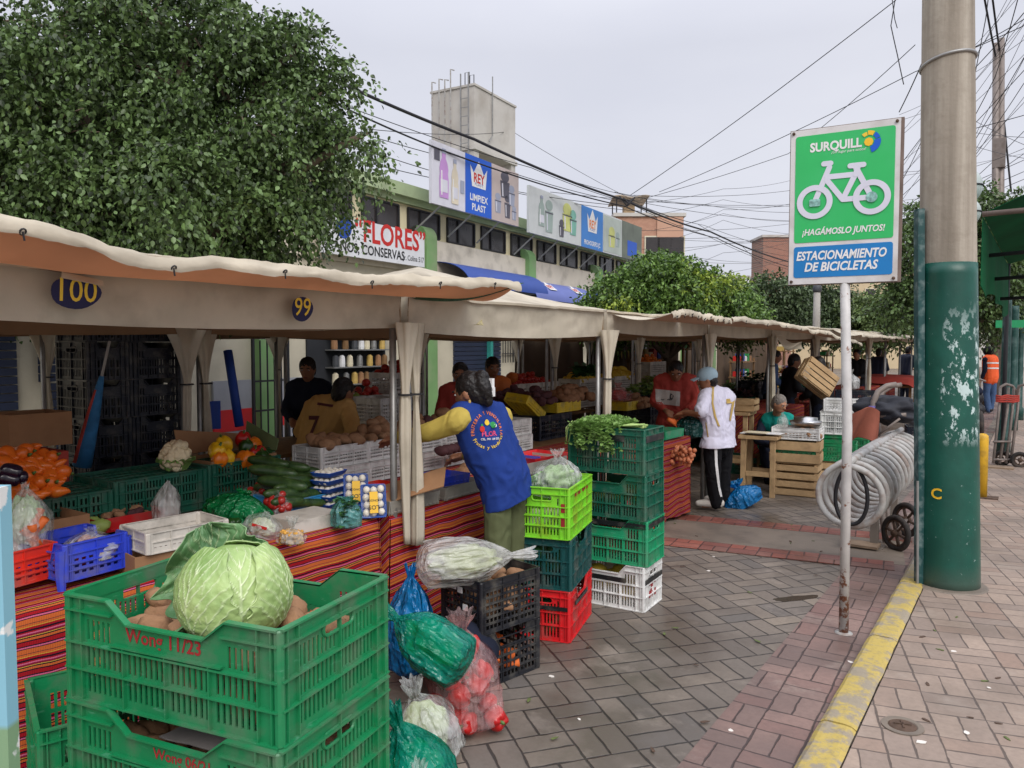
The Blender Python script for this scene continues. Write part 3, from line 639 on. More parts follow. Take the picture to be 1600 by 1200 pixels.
# ================================================================== TENTS
XF, XM, XB = -2.80, -4.66, -6.72
YB = [0.76+2.335*k for k in range(-1, 11)]
def lay(e, mb, name, m, smooth=True): return mb.build(name, m, e, smooth, world=True)
def curtain(e, x, y, sd=0, rt=0.13, zt=1.80, zb=0.48, seed=0, tie=1.42):
    """side cloth gathered round a post"""
    n = 26
    def r(z):
        if z > tie: return 0.030+(rt-0.030)*((z-tie)/(zt-tie))**1.3
        return 0.029+0.010*min(1, (tie-z)/0.25)+0.012*math.sin((tie-z)*4+seed)
    zs = [zb+(zt-zb)*k/26 for k in range(27)]
    vs = []; b = MB()
    for z in zs:
        for k in range(n):
            a = 2*math.pi*k/n; q = r(z)*(1+0.20*math.sin(5*a+seed+1.5*z)+0.10*math.sin(9*a+2*seed))
            vs.append((x+0.62*q*math.cos(a), y+0.62*q*math.sin(a)*(1.0+1.3*max(0,z-tie))+0.012*math.sin(z*3+seed), z))
    fs = [(i*n+k,i*n+(k+1)%n,(i+1)*n+(k+1)%n,(i+1)*n+k) for i in range(26) for k in range(n)]
    fs.append(tuple(range(n-1,-1,-1))); b.add(vs, fs); c = lay(e, b, 'curtain', M['canvas'])
    b = MB().tube([(x+0.04*math.cos(a), y+0.04*math.sin(a), tie) for a in [k*math.pi/6 for k in range(12)]], 0.006, 5, closed=True); b.build('tie_cord', M['iron'], c, world=True)
def post(e, x, y, z=1.93): lay(e, MB().tube([(x,y,0),(x,y,z)], 0.019, 10), 'post', M['steel'])
def valance(e, a, b_, zt, h, sag=0.02, seed=0, sway=0.03):
    a, b_ = Vector(a), Vector(b_); n = Vector((0,0,1)).cross(b_-a).normalized()
    def f(u, v):
        p = a.lerp(b_, u); s = math.sin(math.pi*u)
        return p+Vector((0,0,zt-v*h-sag*s*(0.35+0.65*v)))+n*(sway*v*(0.4+0.5*s)*(1+0.5*noise.noise(Vector((u*4,v,seed)))))+n*(0.010*math.sin(u*34+2*v)*noise.noise(Vector((u*7,v*2,seed+4)))+0.008*noise.noise(Vector((u*16,v*3,seed+8))))
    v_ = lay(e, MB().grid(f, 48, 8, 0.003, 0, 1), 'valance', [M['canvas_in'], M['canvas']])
    if seed in (1, 2): MB().tube([Vector(f(k/60, 0.90))+n*0.0038 for k in range(61)], 0.0016, 4).build('hem_seam', M['canvas_in'], v_, world=True); MB().tube([Vector(f(k/60, 0.08))+n*0.0038 for k in range(61)], 0.0016, 4).build('top_seam', M['canvas_in'], v_, world=True)
def roof(e, x0, x1, y0, y1, ze, za, seed=0):
    def f(u, v):
        x = x0+(x1-x0)*u; y = y0+(y1-y0)*v; m = min(u,1-u,v,1-v)*2
        z = ze+(za-ze)*(m**1.15)-0.035*math.sin(math.pi*u)*math.sin(math.pi*v)*(1-m)+0.016*noise.noise(Vector((x*2.5,y*2.5,seed)))+0.006*noise.noise(Vector((x*9,y*9,seed)))
        return (x, y, z)
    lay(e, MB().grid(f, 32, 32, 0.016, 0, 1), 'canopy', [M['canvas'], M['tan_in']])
def tent(k, x0, x1, front, label, cur=(), h=0.20, ze=1.955, za=2.30, posts=True):
    za = 2.26 if k == 2 and front else 2.10 if k < 2 else 2.07
    y0, y1 = YB[k]+0.03, YB[k+1]-0.03
    e = thing('market_tent', ((x0+x1)/2,(y0+y1)/2,0), 0, label, 'tent', 'canvas tents over the market stalls')
    roof(e, x1, x0+(0.028 if front else 0.0), y0, y1, ze, za, k)
    valance(e, (x0,y0,0), (x0,y1,0), ze+0.005, h, 0.025, k)
    valance(e, (x1,y1,0), (x1,y0,0), ze+0.004, 0.20, 0.02, k+9, 0.01)
    valance(e, (x1,y0,0), (x0,y0,0), ze+0.003, 0.17, 0.02, k+19, 0.008); valance(e, (x0,y1,0), (x1,y1,0), ze+0.002, 0.17, 0.02, k+29, 0.008)
    if posts:
        for x in ((x0-0.03,) if front else (x0-0.03, x1+0.03)):
            for y in (y0+0.03,y1-0.03): post(e, x, y)
    for (x, y, s, rt, zb) in cur: curtain(e, x, y, s, rt, 1.80, zb, k+s*3+x)
    return e
def flap(e, ys, x0, xo, label=None, tip=0.0, m_in='flap_in', zf=lambda y: 2.02, za=1.965, hem=0.05):
    """long awning flap reaching out over the street; ys = along, xo(y) = outer edge"""
    y0, y1 = ys
    def f(u, v):
        y = y0+(y1-y0)*v; xx = x0+(xo(y)-x0)*u; s = math.sin(math.pi*u)
        return (xx+0.0*v, y+tip*u*max(0, v-0.85)/0.15, za+(zf(y)-za)*u-0.05*s+0.018*noise.noise(Vector((xx*2,y*2.6,3)))*u)
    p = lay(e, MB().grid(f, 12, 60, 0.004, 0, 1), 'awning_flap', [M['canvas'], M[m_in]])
    def g(u, v):
        q = Vector(f(1.0, v)); w = noise.noise(Vector((0, v*9, 5)))
        return q+Vector((0.020*math.sin(u*2.2)+0.006*math.sin(v*90+3*w), 0, 0.010-hem*u+0.014*w+0.006*math.sin(v*61)*u+0.009*noise.noise(Vector((u*2,v*40,1)))+0.006*noise.noise(Vector((u*4,v*110,2)))))
    MB().grid(g, 6, 160, 0.004).build('hem', M['canvas'], p, True, world=True)
    b = MB()
    for v in [0.06+0.11*k for k in range(9)]:
        q = Vector(g(0.75, v)); b = MB(); b.tube([q+Vector((0.007*math.cos(a),0.008*math.sin(a),0.008*math.cos(a))) for a in [t*math.pi/5 for t in range(10)]],0.0028,5,closed=True)
        b.tube([q,q+Vector((-0.004,0.006,-0.025))],0.003,5); b.build('eyelet_cord', M['iron'], p, world=True)
    return f
def yx(px, x): return AX(px, 500, x).y
tents = {}
cu = lambda x, y, s, rt=0.13, zb=0.48: (x, y, s, rt, zb)
tents[0] = tent(0, XF, XM, True, 'nearest canvas tent mostly beyond the left edge of the photo')
tents[1] = tent(1, XF, XM, True, 'canvas tent numbered 100 and 99 with orange lined front flap', [cu(XF+0.05, YB[2]-0.045, 1, .075, .62), cu(XM-0.04, YB[2]-0.06, 2, .15, .75)], h=0.185)
tents[2] = tent(2, XF, XM, True, 'canvas tent without front flap above the woman in blue vest', [cu(XF+0.05, YB[2]+0.030, 4, .065, .60), cu(XF+0.05, YB[3]-0.04, 5, .10, .52), cu(XM-0.04, YB[3]-0.06, 6, .13, .7), cu(XM-0.05, YB[2]+0.09, 7, .10, .75)], h=0.205)
ords = ['over the red sweatshirt seller', 'over the old woman in the teal apron', 'over the man carrying a crate', 'over the black crates and white bag', 'over the red cloth stall', 'over the dark standing figure', 'second from the far end', 'at the far end of the row']
for k in range(3, 11):
    cr_ = [cu(XF+0.03, YB[k+1]-0.05, k, .09, .5)] if k < 8 else []
    if k < 7: cr_.append(cu(XM, YB[k+1], k+3, .11, .6))
    tents[k] = tent(k, XF, XM, True, 'street side canvas tent '+ords[k-3], cr_, h=0.17)
back_l = ['behind the carton of peppers', 'behind tent number 99', 'behind the woman in blue vest', 'behind the red sweatshirt seller', 'behind the old woman', 'behind the man carrying a crate', 'behind the black crates', 'behind the red cloth stall']
for k in range(0, 8):
    cr_ = [cu(XB-0.02, YB[k+1], k+5, .15, .5)] if k < 6 else []
    tents[20+k] = tent(k, XM-0.05, XB, False, 'rear row canvas tent '+back_l[k], cr_, h=0.13, za=2.22)
# front flap over stalls 100 and 99: outer edge surveyed from the photograph
fe = [(0,338),(70,352),(165,380),(290,402),(400,412),(520,422),(640,432),(805,441)]
fy = []
for px, py in fe:
    xo = -2.42 if px < 700 else -2.44
    q = AX(px, py, xo); fy.append((q.y, q.z))
def interp(t, x):
    if x <= t[0][0]: return t[0][1]+(t[0][0]-x)*0.02
    for (a, b), (c, d) in zip(t, t[1:]):
        if x <= c: return b+(d-b)*(x-a)/(c-a)
    return t[-1][1]
F1 = flap(tents[1], (-0.6, fy[-1][0]), XF+0.01, lambda y: -2.42, zf=lambda y: interp(fy, y)-0.005)
# green netting hem at the flap's loose end
b = MB(); q0 = Vector((XF, YB[2]+0.03, 1.95)); q1 = Vector((-2.43, fy[-1][0], fy[-1][1]))
b.grid(lambda u, v: q0.lerp(q1, u)+Vector((0.03*v, 0.03*v, -0.004-0.055*v*math.sin(math.pi*min(1,u*0.9+0.1)))), 24, 4, 0.002)
b.build('netting_strip', mat('green_shade_netting',(52,84,64),0.8,0.3,60), tents[1], world=True)
fe2 = [(948,500),(1000,490),(1065,486),(1140,497),(1220,506),(1290,520),(1345,537)]
fy2 = [(AX(px,py,-2.3).y, AX(px,py,-2.3).z) for px, py in fe2]
F2 = flap(tents[3], (YB[3]+0.12, fy2[3][0]), XF+0.01, lambda y: -2.30, zf=lambda y: interp(fy2, y), m_in='tan_in', za=1.93)
F3 = flap(tents[4], (fy2[3][0]+0.06, fy2[6][0]), XF+0.01, lambda y: -2.30, zf=lambda y: interp(fy2, y)+0.01, m_in='tan_in', za=1.93)
F4 = flap(tents[6], (fy2[6][0]+0.3, 25.5), XF+0.01, lambda y: -2.35, zf=lambda y: 1.86, m_in='tan_in', za=1.95)
for k in range(5, 11):
    y0_, y1_ = YB[k]+0.1, YB[k+1]-0.1; tb2_ = MB().grid(lambda u,v: (XB-0.12+0.05*math.sin(u*22+k)*(.4+v), y0_+(y1_-y0_)*u, 1.86-1.75*v), 40, 6, 0.004).build('rear_tarpaulin', M['backtarp'] if 'backtarp' in M else M['canvas_in'], smooth=True, own=True); tag(tb2_, 'brown tarpaulin hung as back wall '+['behind the red cloth stall','behind the crate carrier','behind the white bag and dark crates','behind the dark standing figure','second from the far end','at the far end of the row'][k-5], 'tarpaulin', 'tarpaulins closing the rear row')
# torn white cloth hanging off the flap
rg = MB(); c0 = D(1240, 528, 9.6)
rg.grid(lambda u, v: c0+CR*(-0.22+0.30*u+0.06*v*u)+Vector((0,0,0.03-0.10*u-0.14*v*(0.3+0.7*math.sin(3.0*u))+0.03*math.sin(7*u+3*v)))+CF*(0.06*math.sin(5*u+4*v)), 16, 10, 0.004)
tag(rg.build('torn_cloth', M['canvas'], smooth=True, own=True), 'torn pale cloth hanging loose under the far flap', 'cloth')
# numbers on the valance
def stall_no(px, txt, w=0.095):
    q = AX(px, 455, XF+0.055) if txt == '100' else AX(px, 481, XF+0.055)
    e = tents[1]; b = MB()
    pts = [(w*math.cos(a)*(1+0.05*math.cos(3*a)), 0.062*math.sin(a)*(1 if math.sin(a) < 0 else 0.8)) for a in [k*math.pi/12 for k in range(24)]]
    Mx = plane_m(q, (0,1,0.0), (0.10,0,1)); b.prism(pts, Mx, 0.003)
    n_ = b.build('stall_number', mat('dark_blue_badge',(26,26,74),0.6), e, world=True); n_['label'] = 'dark blue badge with yellow number '+txt
    MB().mesh(text_mesh(txt, 0.115, 0.004, sx=0.85), Mx @ TR((0,0,0.005))).build('numerals', M['yellow'], n_, world=True)
    if txt == '100':
        MB().grid(lambda u,v: Mx @ Vector((-0.05+0.14*u, 0.062-0.02*v-0.02*u, 0.006+0.03*v*math.sin(3*u))), 8, 4, 0.002).build('peeled_corner', M['canvas'], n_, True, world=True)
stall_no(118, '100', 0.085); stall_no(472, '99', 0.06)
st_ = MB(); q = AX(748, 505, XF+0.06); st_.grid(lambda u,v: q+Vector((0.012*math.sin(3*u+2*v), -0.05+0.10*u, -0.012+0.035*v*u)), 6, 4, 0.002)
st_.build('torn_badge', mat('torn_badge_paper',(176,164,120),0.6,0.4,30), tents[2], world=True)

# ================================================================== TABLES
def table(name, x0, x1, y0, y1, z, label, clabel, cloth=True, hang=0.62, seed=0):
    e = thing(name, ((x0+x1)/2,(y0+y1)/2,0), 0, label, 'table', 'stall tables')
    lay(e, MB().box(((x0+x1)/2,(y0+y1)/2,z-0.03),(abs(x1-x0),y1-y0,0.03)), 'tabletop', M['darkwood'], False)
    for x in (x0-0.06, x1+0.06):
        for y in (y0+0.08,y1-0.08): lay(e, MB().box((x,y,(z-0.045)/2),(0.05,0.05,z-0.045)), 'leg', M['darkwood'], False)
    if cloth:
        def f(u, v):
            s = u*((x0-x1)+hang); y = y0-0.012+(y1-y0+0.024)*v
            if s < x0-x1: return (x1+s+0.006, y, z+0.004)
            dn = s-(x0-x1); wv = noise.noise(Vector((y*2.2, dn*1.1, seed)))
            return (x0+0.012+0.028*dn*(0.6+wv)+(0.030*math.sin(y*9+seed+2*noise.noise(Vector((y,dn,seed))))+0.022*math.sin(y*23+seed*2))*dn, y, z+0.004-dn)
        b = MB().grid(f, 40, 70, 0.003)
        for ye, sg in ((y0-0.016,-1),(y1+0.016,1)):
            b.grid(lambda u, v, ye=ye, sg=sg: (x1+(x0-x1+0.012)*u, ye+sg*(0.03*v*(1+noise.noise(Vector((u*5,v,sg)))))+0.004*sg, z+0.002-hang*v), 20, 12, 0.003)
        c = b.build('tablecloth', M['cloth' if y0 < 5 else 'cloth_shaded'], smooth=True, own=False); tag(c, clabel, 'tablecloth', 'striped woven tablecloths')
    return e
TZ = 0.78
table('stall_table', -2.82, -3.60, -1.0, 2.88, TZ, 'stall table under the cauliflower and mushrooms display', 'striped cloth behind the big cabbage crate, under the mushroom trays')
table('stall_table', -2.82, -3.60, 3.00, 5.25, TZ-0.01, 'stall table in front of the woman in blue vest', 'striped cloth below the grey wire trays and blue vested woman', seed=3)
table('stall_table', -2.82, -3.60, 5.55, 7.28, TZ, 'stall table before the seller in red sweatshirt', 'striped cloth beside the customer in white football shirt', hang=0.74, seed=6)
table('rear_counter', -3.62, -4.30, -0.5, 2.95, TZ-0.02, 'rear trestle counter carrying the dark green upturned crates', '', cloth=False)
table('rear_counter', -3.62, -4.40, 3.05, 5.3, TZ-0.02, 'rear trestle counter behind the white potato crates', '', cloth=False)
table('rear_counter', -3.62, -4.40, 5.5, 7.7, TZ, 'rear trestle counter beside the red sweatshirt seller', '', cloth=False)
for i, (y0, y1) in enumerate([(10.2,12.2),(12.6,14.4),(14.9,16.8),(17.2,19.2),(19.6,21.5)]):
    where = ['just beyond the old woman','beside the red cloth','two stalls beyond the old woman','near the dark standing figure','at the far end'][i]
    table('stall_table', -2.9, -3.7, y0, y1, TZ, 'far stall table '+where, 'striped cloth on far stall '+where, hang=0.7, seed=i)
for i, (y0, y1) in enumerate([(3.2,5.2),(5.6,7.5),(7.9,9.8),(10.2,12.0)]):
    where = ['behind the woman in blue vest','behind the red sweatshirt seller','behind the old woman','behind the crate carrier'][i]
    table('rear_counter', -5.2, -6.2, y0, y1, TZ, 'back row stall table '+where, '', cloth=False)

# ================================================================== CRATES AND BASKETS
def panel(mb, us, vs, hole, T, mp, top=None, mi=0):
    """flat wall with real openings; mp(u,v,w): w=0 outside face, w=T inside face"""
    nu, nv = len(us)-1, len(vs)-1
    def vv(i, j):
        v = vs[j]
        if top:
            t = top(us[i]); v = min(v, t-0.0005*(nv-j))if j < nv else t
        return v
    solid = [[not hole((us[i]+us[i+1])/2, (vs[j]+vs[j+1])/2, i, j) for j in range(nv)] for i in range(nu)]
    P = {}
    def at(i, j, w):
        k = (i, j, w)
        if k not in P: P[k] = len(mb.v); mb.v.append(Vector(mp(us[i], vv(i, j), T*w)))
        return P[k]
    def face(*q): mb.f.append(list(q)); mb.m.append(mi)
    for i in range(nu):
        for j in range(nv):
            if not solid[i][j]: continue
            face(at(i,j,0),at(i+1,j,0),at(i+1,j+1,0),at(i,j+1,0)); face(at(i,j,1),at(i,j+1,1),at(i+1,j+1,1),at(i+1,j,1))
            if i == 0 or not solid[i-1][j]: face(at(i,j,0),at(i,j+1,0),at(i,j+1,1),at(i,j,1))
            if i == nu-1 or not solid[i+1][j]: face(at(i+1,j,0),at(i+1,j,1),at(i+1,j+1,1),at(i+1,j+1,0))
            if j == 0 or not solid[i][j-1]: face(at(i,j,0),at(i,j,1),at(i+1,j,1),at(i+1,j,0))
            if j == nv-1 or not solid[i][j+1]: face(at(i,j+1,0),at(i+1,j+1,0),at(i+1,j+1,1),at(i,j+1,1))
def slots(L, edge, ngrp, pitch, gap=0.5, rib=0.014):
    """u breaks and a set of slot intervals"""
    us = [0.0]; sl = []; w = (L-2*edge-rib*(ngrp-1))/ngrp
    for g in range(ngrp):
        a = edge+g*(w+rib); n = max(1, int(w/pitch)); p = w/n
        for k in range(n):
            s = a+k*p+p*(1-gap)/2; us += [s, s+p*gap]; sl.append((s, s+p*gap))
    us.append(L); return us, sl
def inside(x, iv): return any(a < x < b for a, b in iv)
def crate_geo(L, W, H, T=0.004, pitch=0.017, rows=3, dip=0.0, handle=True, ngl=4, ngw=2, edge=0.055, taper=0.0, proj=0.011, gap=0.5, dip_end=0.0, flange=True, lbl=True, hcen=0.80):
    """returns [(part name, MB)] of a ventilated crate standing on z=0, long side along x"""
    out = []
    def topf(Ln, dp):
        if not dp: return lambda u: H
        return lambda u: H-dp*max(0.0, min(1.0, (min(u, Ln-u)/Ln-0.22)/0.10))
    def one(Ln, ng, dp, hd, mp, nm):
        mb = MB(); us, sl = slots(Ln, edge, ng, pitch, gap)
        if dp: us = sorted(set(us+[Ln*0.22, Ln*0.32, Ln*0.68, Ln*0.78]))
        tf = topf(Ln, dp); hi = H-0.012-(0.0 if not dp else 0.0)
        fl = [0.0]; vr = []; z0 = 0.018; rh = (H-0.05-z0)/rows
        for r in range(rows): vr.append((z0+r*rh+0.006, z0+(r+1)*rh-0.008))
        if dp and lbl: vr[-1] = (vr[-1][0], vr[-1][1]-0.0)
        hz = None
        if hd:
            hz = ((Ln*0.5-0.055, Ln*0.5+0.055), (H*hcen-0.016, H*hcen+0.016)); us = sorted(set(us+list(hz[0])))
        vs = sorted(set([0.0]+[x for iv in vr for x in iv]+(list(hz[1]) if hz else [])+[H]))
        lab = (H-dp-0.058) if (dp and lbl) else 9
        def hole(u, v, i, j):
            if hz and hz[0][0] < u < hz[0][1] and hz[1][0] < v < hz[1][1]: return True
            if not inside(u, sl) or not inside(v, vr): return False
            if dp and lbl and 0.24*Ln < u < 0.76*Ln and v > lab: return False
            if dp and v > tf(u)-0.02: return False
            if hz and abs(u-Ln/2) < 0.075 and v > hz[1][0]-0.016: return False
            return True
        if dp and lbl: vs = sorted(set(vs+[lab]))
        panel(mb, us, vs, hole, T, mp, tf if dp else None)
        if flange:
            lev = [vr[r][1]+0.007 for r in range(rows-1)]+[0.004]
            for z in lev:
                segs = [(0.0, Ln)]
                if dp and z > H-dp-0.01: segs = [(0,Ln*0.24),(Ln*0.76,Ln)]
                for a, b in segs:
                    vsx = [mp(u,v,w) for u in (a,b) for v in (z-0.0022,z+0.0022) for w in (-proj,0.0015)]
                    mb.add(vsx, [(0,1,3,2),(4,6,7,5),(0,4,5,1),(2,3,7,6),(0,2,6,4),(1,5,7,3)])
            tu = [0,Ln*0.22,Ln*0.32,Ln*0.68,Ln*0.78,Ln] if dp else [0,Ln]
            for z_off, pj in ((0.0,proj),(-0.036,proj)) if not dp else ((0.0,proj),):
                for a, b in zip(tu, tu[1:]):
                    vsx = [mp(u,tf(u)+z_off+dv,w) for u in (a,b) for dv in (-0.0035,0.0015) for w in (-pj,T)]
                    mb.add(vsx, [(0,1,3,2),(4,6,7,5),(0,4,5,1),(2,3,7,6),(0,2,6,4),(1,5,7,3)])
            if dp:
                for a, b in ((0.0,Ln*0.24),(Ln*0.24,Ln*0.76),(Ln*0.76,Ln)):
                    z = lab if (lbl and b < Ln*0.8 and a > 0) else H-0.036
                    vsx = [mp(u,v,w) for u in (a,b) for v in (z-0.0022,z+0.0022) for w in (-proj,0.0015)]
                    mb.add(vsx, [(0,1,3,2),(4,6,7,5),(0,4,5,1),(2,3,7,6),(0,2,6,4),(1,5,7,3)])
            w = (Ln-2*edge)/ng
            for u in [0.018, edge-0.006, Ln-edge+0.006, Ln-0.018]+[edge+g*w for g in range(1, ng)]:
                zt = (lab-0.002) if (dp and lbl and 0.24*Ln < u < 0.76*Ln) else tf(u)-0.002
                vsx = [mp(q,v,w_) for q in (u-0.002,u+0.002) for v in (0.003,zt) for w_ in (-proj*0.8,0.0015)]
                mb.add(vsx, [(0,1,3,2),(4,6,7,5),(0,4,5,1),(2,3,7,6),(0,2,6,4),(1,5,7,3)])
        if hz:
            cx, cz = Ln/2, (hz[1][0]+hz[1][1])/2; pts = []
            for k in range(20):
                a = 2*math.pi*k/20; ox = 0.043 if math.cos(a) > 0 else -0.043
                pts.append(mp(cx+ox+0.018*math.cos(a), cz+0.018*math.sin(a), -0.002))
            mb.tube(pts, 0.0045, 6, closed=True)
        out.append((nm, mb))
    k = lambda v: taper*(1-v/H)
    one(L, ngl, dip, False, lambda u,v,w: (u-L/2, -W/2+w+k(v), v), 'side_panel')
    one(L, ngl, dip, False, lambda u,v,w: (L/2-u, W/2-w-k(v), v), 'side_panel')
    one(W, ngw, dip_end, handle, lambda u,v,w: (L/2-w-k(v), u-W/2, v), 'end_panel')
    one(W, ngw, dip_end, handle, lambda u,v,w: (-L/2+w+k(v), W/2-u, v), 'end_panel')
    if flange:
        for nm_i, mb_ in ((0,out[0][1]),(1,out[1][1])):
            for sx in (-1,1): mb_.lathe([(0.010,0.002),(0.0125,0.004),(0.0125,H-0.004),(0.010,H)],10,0,TR((sx*(L/2-0.004),(-1 if nm_i == 0 else 1)*(W/2-0.004),0)))
    b = MB(); n = max(3,int(L/0.03))
    for i in range(n): b.box((-L/2+(i+0.5)*L/n, 0, 0.012), (L/n*0.62, W-2*T-0.002, 0.006))
    for j in range(5): b.box((0, -W/2+(j+0.5)*W/5, 0.0075), (L-2*T-0.002, 0.012, 0.004))
    out.append(('base', b))
    return out
GEO = {}
def crate(name, loc, rz, m, label, style, dims, group=None, parts=True, rim=None, cat='crate', tilt=None, **kw):
    key = (style, dims, tuple(sorted(kw.items())), m, parts)
    if key not in GEO:
        st = dict(java=dict(dip=0.055), plain=dict(), milk=dict(rows=4, pitch=0.035, gap=0.72, ngl=3, ngw=2, edge=0.03, proj=0.006), tray=dict(rows=1, pitch=0.03, gap=0.4, handle=False, edge=0.02, proj=0.004, taper=0.012, flange=False))[style]
        st = dict(st); st.update(kw); g = crate_geo(*dims, **st)
        if parts: GEO[key] = [(n, b.data(n, M[m])) for n, b in g]
        else:
            a = MB()
            for n, b in g: a.add(b.v, b.f)
            GEO[key] = a.data(name, M[m])
    if parts:
        e = thing(name, loc, rz, label, cat, group)
        for n, me in GEO[key]:
            o = bpy.data.objects.new(n, me); COL.objects.link(o); o.parent = e
    else:
        e = bpy.data.objects.new(name, GEO[key]); COL.objects.link(e); e.location = loc; e.rotation_euler = (0,0,rz); tag(e, label, cat, group)
    if tilt: e.rotation_euler = (tilt[0], tilt[1], rz)
    if rim:
        L, W, H = dims; b = MB()
        for sy in (-1,1): b.box((0, sy*(W/2+0.0075), H-rim[1]), (L*rim[2], 0.007, rim[0]))
        for sx in (-1,1): b.box((sx*(L/2+0.0075), 0, H-rim[1]), (0.007, W*0.96, rim[0]))
        o = b.build('rim_band', M['rim_black'], e); o['label'] = 'black band round the rim'
    return e
def stencil(e, txt, size, x, z, W, m='ink_red', sx=1.0, end=0):
    b = MB()
    Mx = plane_m((x, -W/2-0.0015, z), (1,0,0), (0,0,1)) if not end else plane_m((end/2+0.0015, x, z), (0,1,0), (0,0,1))
    b.mesh(text_mesh(txt, size, 0.018, sx=sx), Mx); return b.build('stencil_lettering', M[m], e)
def corner(px, py, z, L, W, ang):
    """centre of a crate whose nearest corner (local -y, +x) sits at the pixel, rotated by ang"""
    c = G(px, py, z); R = RZ(ang); o = R @ Vector((L/2, -W/2, 0)); return Vector((c.x-o.x, c.y-o.y, 0))
# --- foreground stack of big green crates
ZT = 1.06; CL, CW, CH = 0.66, 0.43, 0.265
ca = rad(11.5); cc = corner(436, 985, ZT, CL, CW, ca)
gname = ['topmost big green crate holding the cabbage, stencilled 11/23', 'second big green crate of the foreground stack, stencilled 06/21', 'third big green crate of the foreground stack', 'bottom big green crate of the foreground stack']
bigs = []
for i in range(4):
    o = Vector((0.012*math.sin(i*2), 0.010*math.cos(i*3), 0)) if i else Vector((0,0,0))
    e = crate('plastic_crate', (cc.x+o.x, cc.y+o.y, ZT-CH-i*(CH+0.0)), ca+rad((0,-0.8,1,0)[i]), 'crate_green', gname[i], 'java', (CL, CW, CH), 'big green crates in the foreground', dip=0.05, ngl=4, ngw=2, edge=0.062, pitch=0.0155, proj=0.012, gap=0.48, T=0.005)
    bigs.append(e)
    if i == 0: stencil(e, 'Wong 11/23', 0.047, -0.01, CH-0.078, CW, sx=1.0)
    if i == 1: stencil(e, 'Wong 06/21', 0.036, 0.05, CH-0.080, CW, sx=1.0)
# leftmost green crate with onions
lc = G(20, 1110, 0.62)
crate('plastic_crate', (cc.x-0.60, cc.y+0.10, 0.36), rad(70), 'crate_green', 'green crate of onions low at the left edge', 'java', (0.60,0.40,0.265), dip=0.05)
crate('plastic_crate', (cc.x-0.60, cc.y+0.10, 0.09), rad(70), 'crate_green', 'green crate under the onions at the left edge', 'java', (0.60,0.40,0.265), parts=False, dip=0.05)
# --- stack of three: lime, deep green, red
cd = (0.52, 0.315, 0.292)
def stack(px, py, ang, dims, rows):
    R = RZ(ang); c = G(px, py, 0); z = 0.0; res = []
    for k, (m, label, rim, kw) in enumerate(rows):
        jx = 0.008*math.sin(k*2.3+px); o = R @ Vector((dims[0]/2+jx, -dims[1]/2, 0))
        e = crate('plastic_crate', (c.x-o.x, c.y-o.y, z), ang+rad(1.2*math.sin(k*1.7)), m, label, 'java', dims, rim=rim, **kw); res.append(e); z += dims[2]+0.002
    return res
# long side faces the street here, so the near corner is local (-x,-y) turned by 90 degrees
def stack2(px, py, ang, dims, rows):
    R = RZ(ang); c = G(px, py, 0); z = 0.0; res = []
    for k, (m, label, rim, kw) in enumerate(rows):
        jx = 0.008*math.sin(k*2.3+px); o = R @ Vector((-dims[0]/2+jx, -dims[1]/2, 0))
        e = crate('plastic_crate', (c.x-o.x, c.y-o.y, z), ang+rad(1.0*math.sin(k*1.7)), m, label, 'java', dims, rim=rim, **kw); res.append(e); z += dims[2]+0.002
    return res
st3 = stack2(889, 1005, rad(105), cd, [('crate_red','red crate at the bottom of the three crate stack',(0.022,0.10,0.55),dict(dip=0.075)), ('crate_deep','deep bluish green crate between the lime and red ones',None,dict(dip=0.075)), ('crate_lime','lime green crate holding the bag of lettuce',None,dict(dip=0.0, rows=4))])
st4 = stack(1007, 958, rad(3), (0.53,0.31,0.287), [('crate_white','white crate with yellow fruit at the bottom of the tall stack',(0.03,0.10,0.55),dict(dip=0.06)), ('crate_bgreen','bright green crate standing on the white crate',(0.03,0.03,0.98),dict(dip=0.06)), ('crate_dgreen','dark green crate second from the top of the tall stack',None,dict(dip=0.06)), ('crate_dgreen','dark green crate topped with celery leaves',(0.04,0.06,0.5),dict(dip=0.0))])
for e in (st3[2],): 
    b = MB(); L, W, H = cd
    for (x, z, w, h) in ((-0.2,0.18,0.05,0.05),(-0.2,0.10,0.05,0.05)): b.box((-L/2-0.0025, x*0+W/2-0.03, z), (0.003,0.03,h)); b.box((-L/2-0.0025, -W/2+0.03, z), (0.003,0.03,h))
    for k in range(7): b.box((-0.12+k*0.045,-W/2-0.0025,0.235+0.004*math.sin(k*3)),(0.028,0.003,0.016))
    b.build('paint_smears', M['ink_red'], e)
b = MB(); L, W, H = (0.53,0.31,0.287)
for k in range(8): b.box((L/2+0.0025,-0.05+0.03*(k%4)+0.006*math.sin(k*5),0.09+0.07*(k//4)+0.01*math.sin(k*2)),(0.003,0.018,0.045),0)
b.build('paint_smears', M['ink_red'], st4[0])
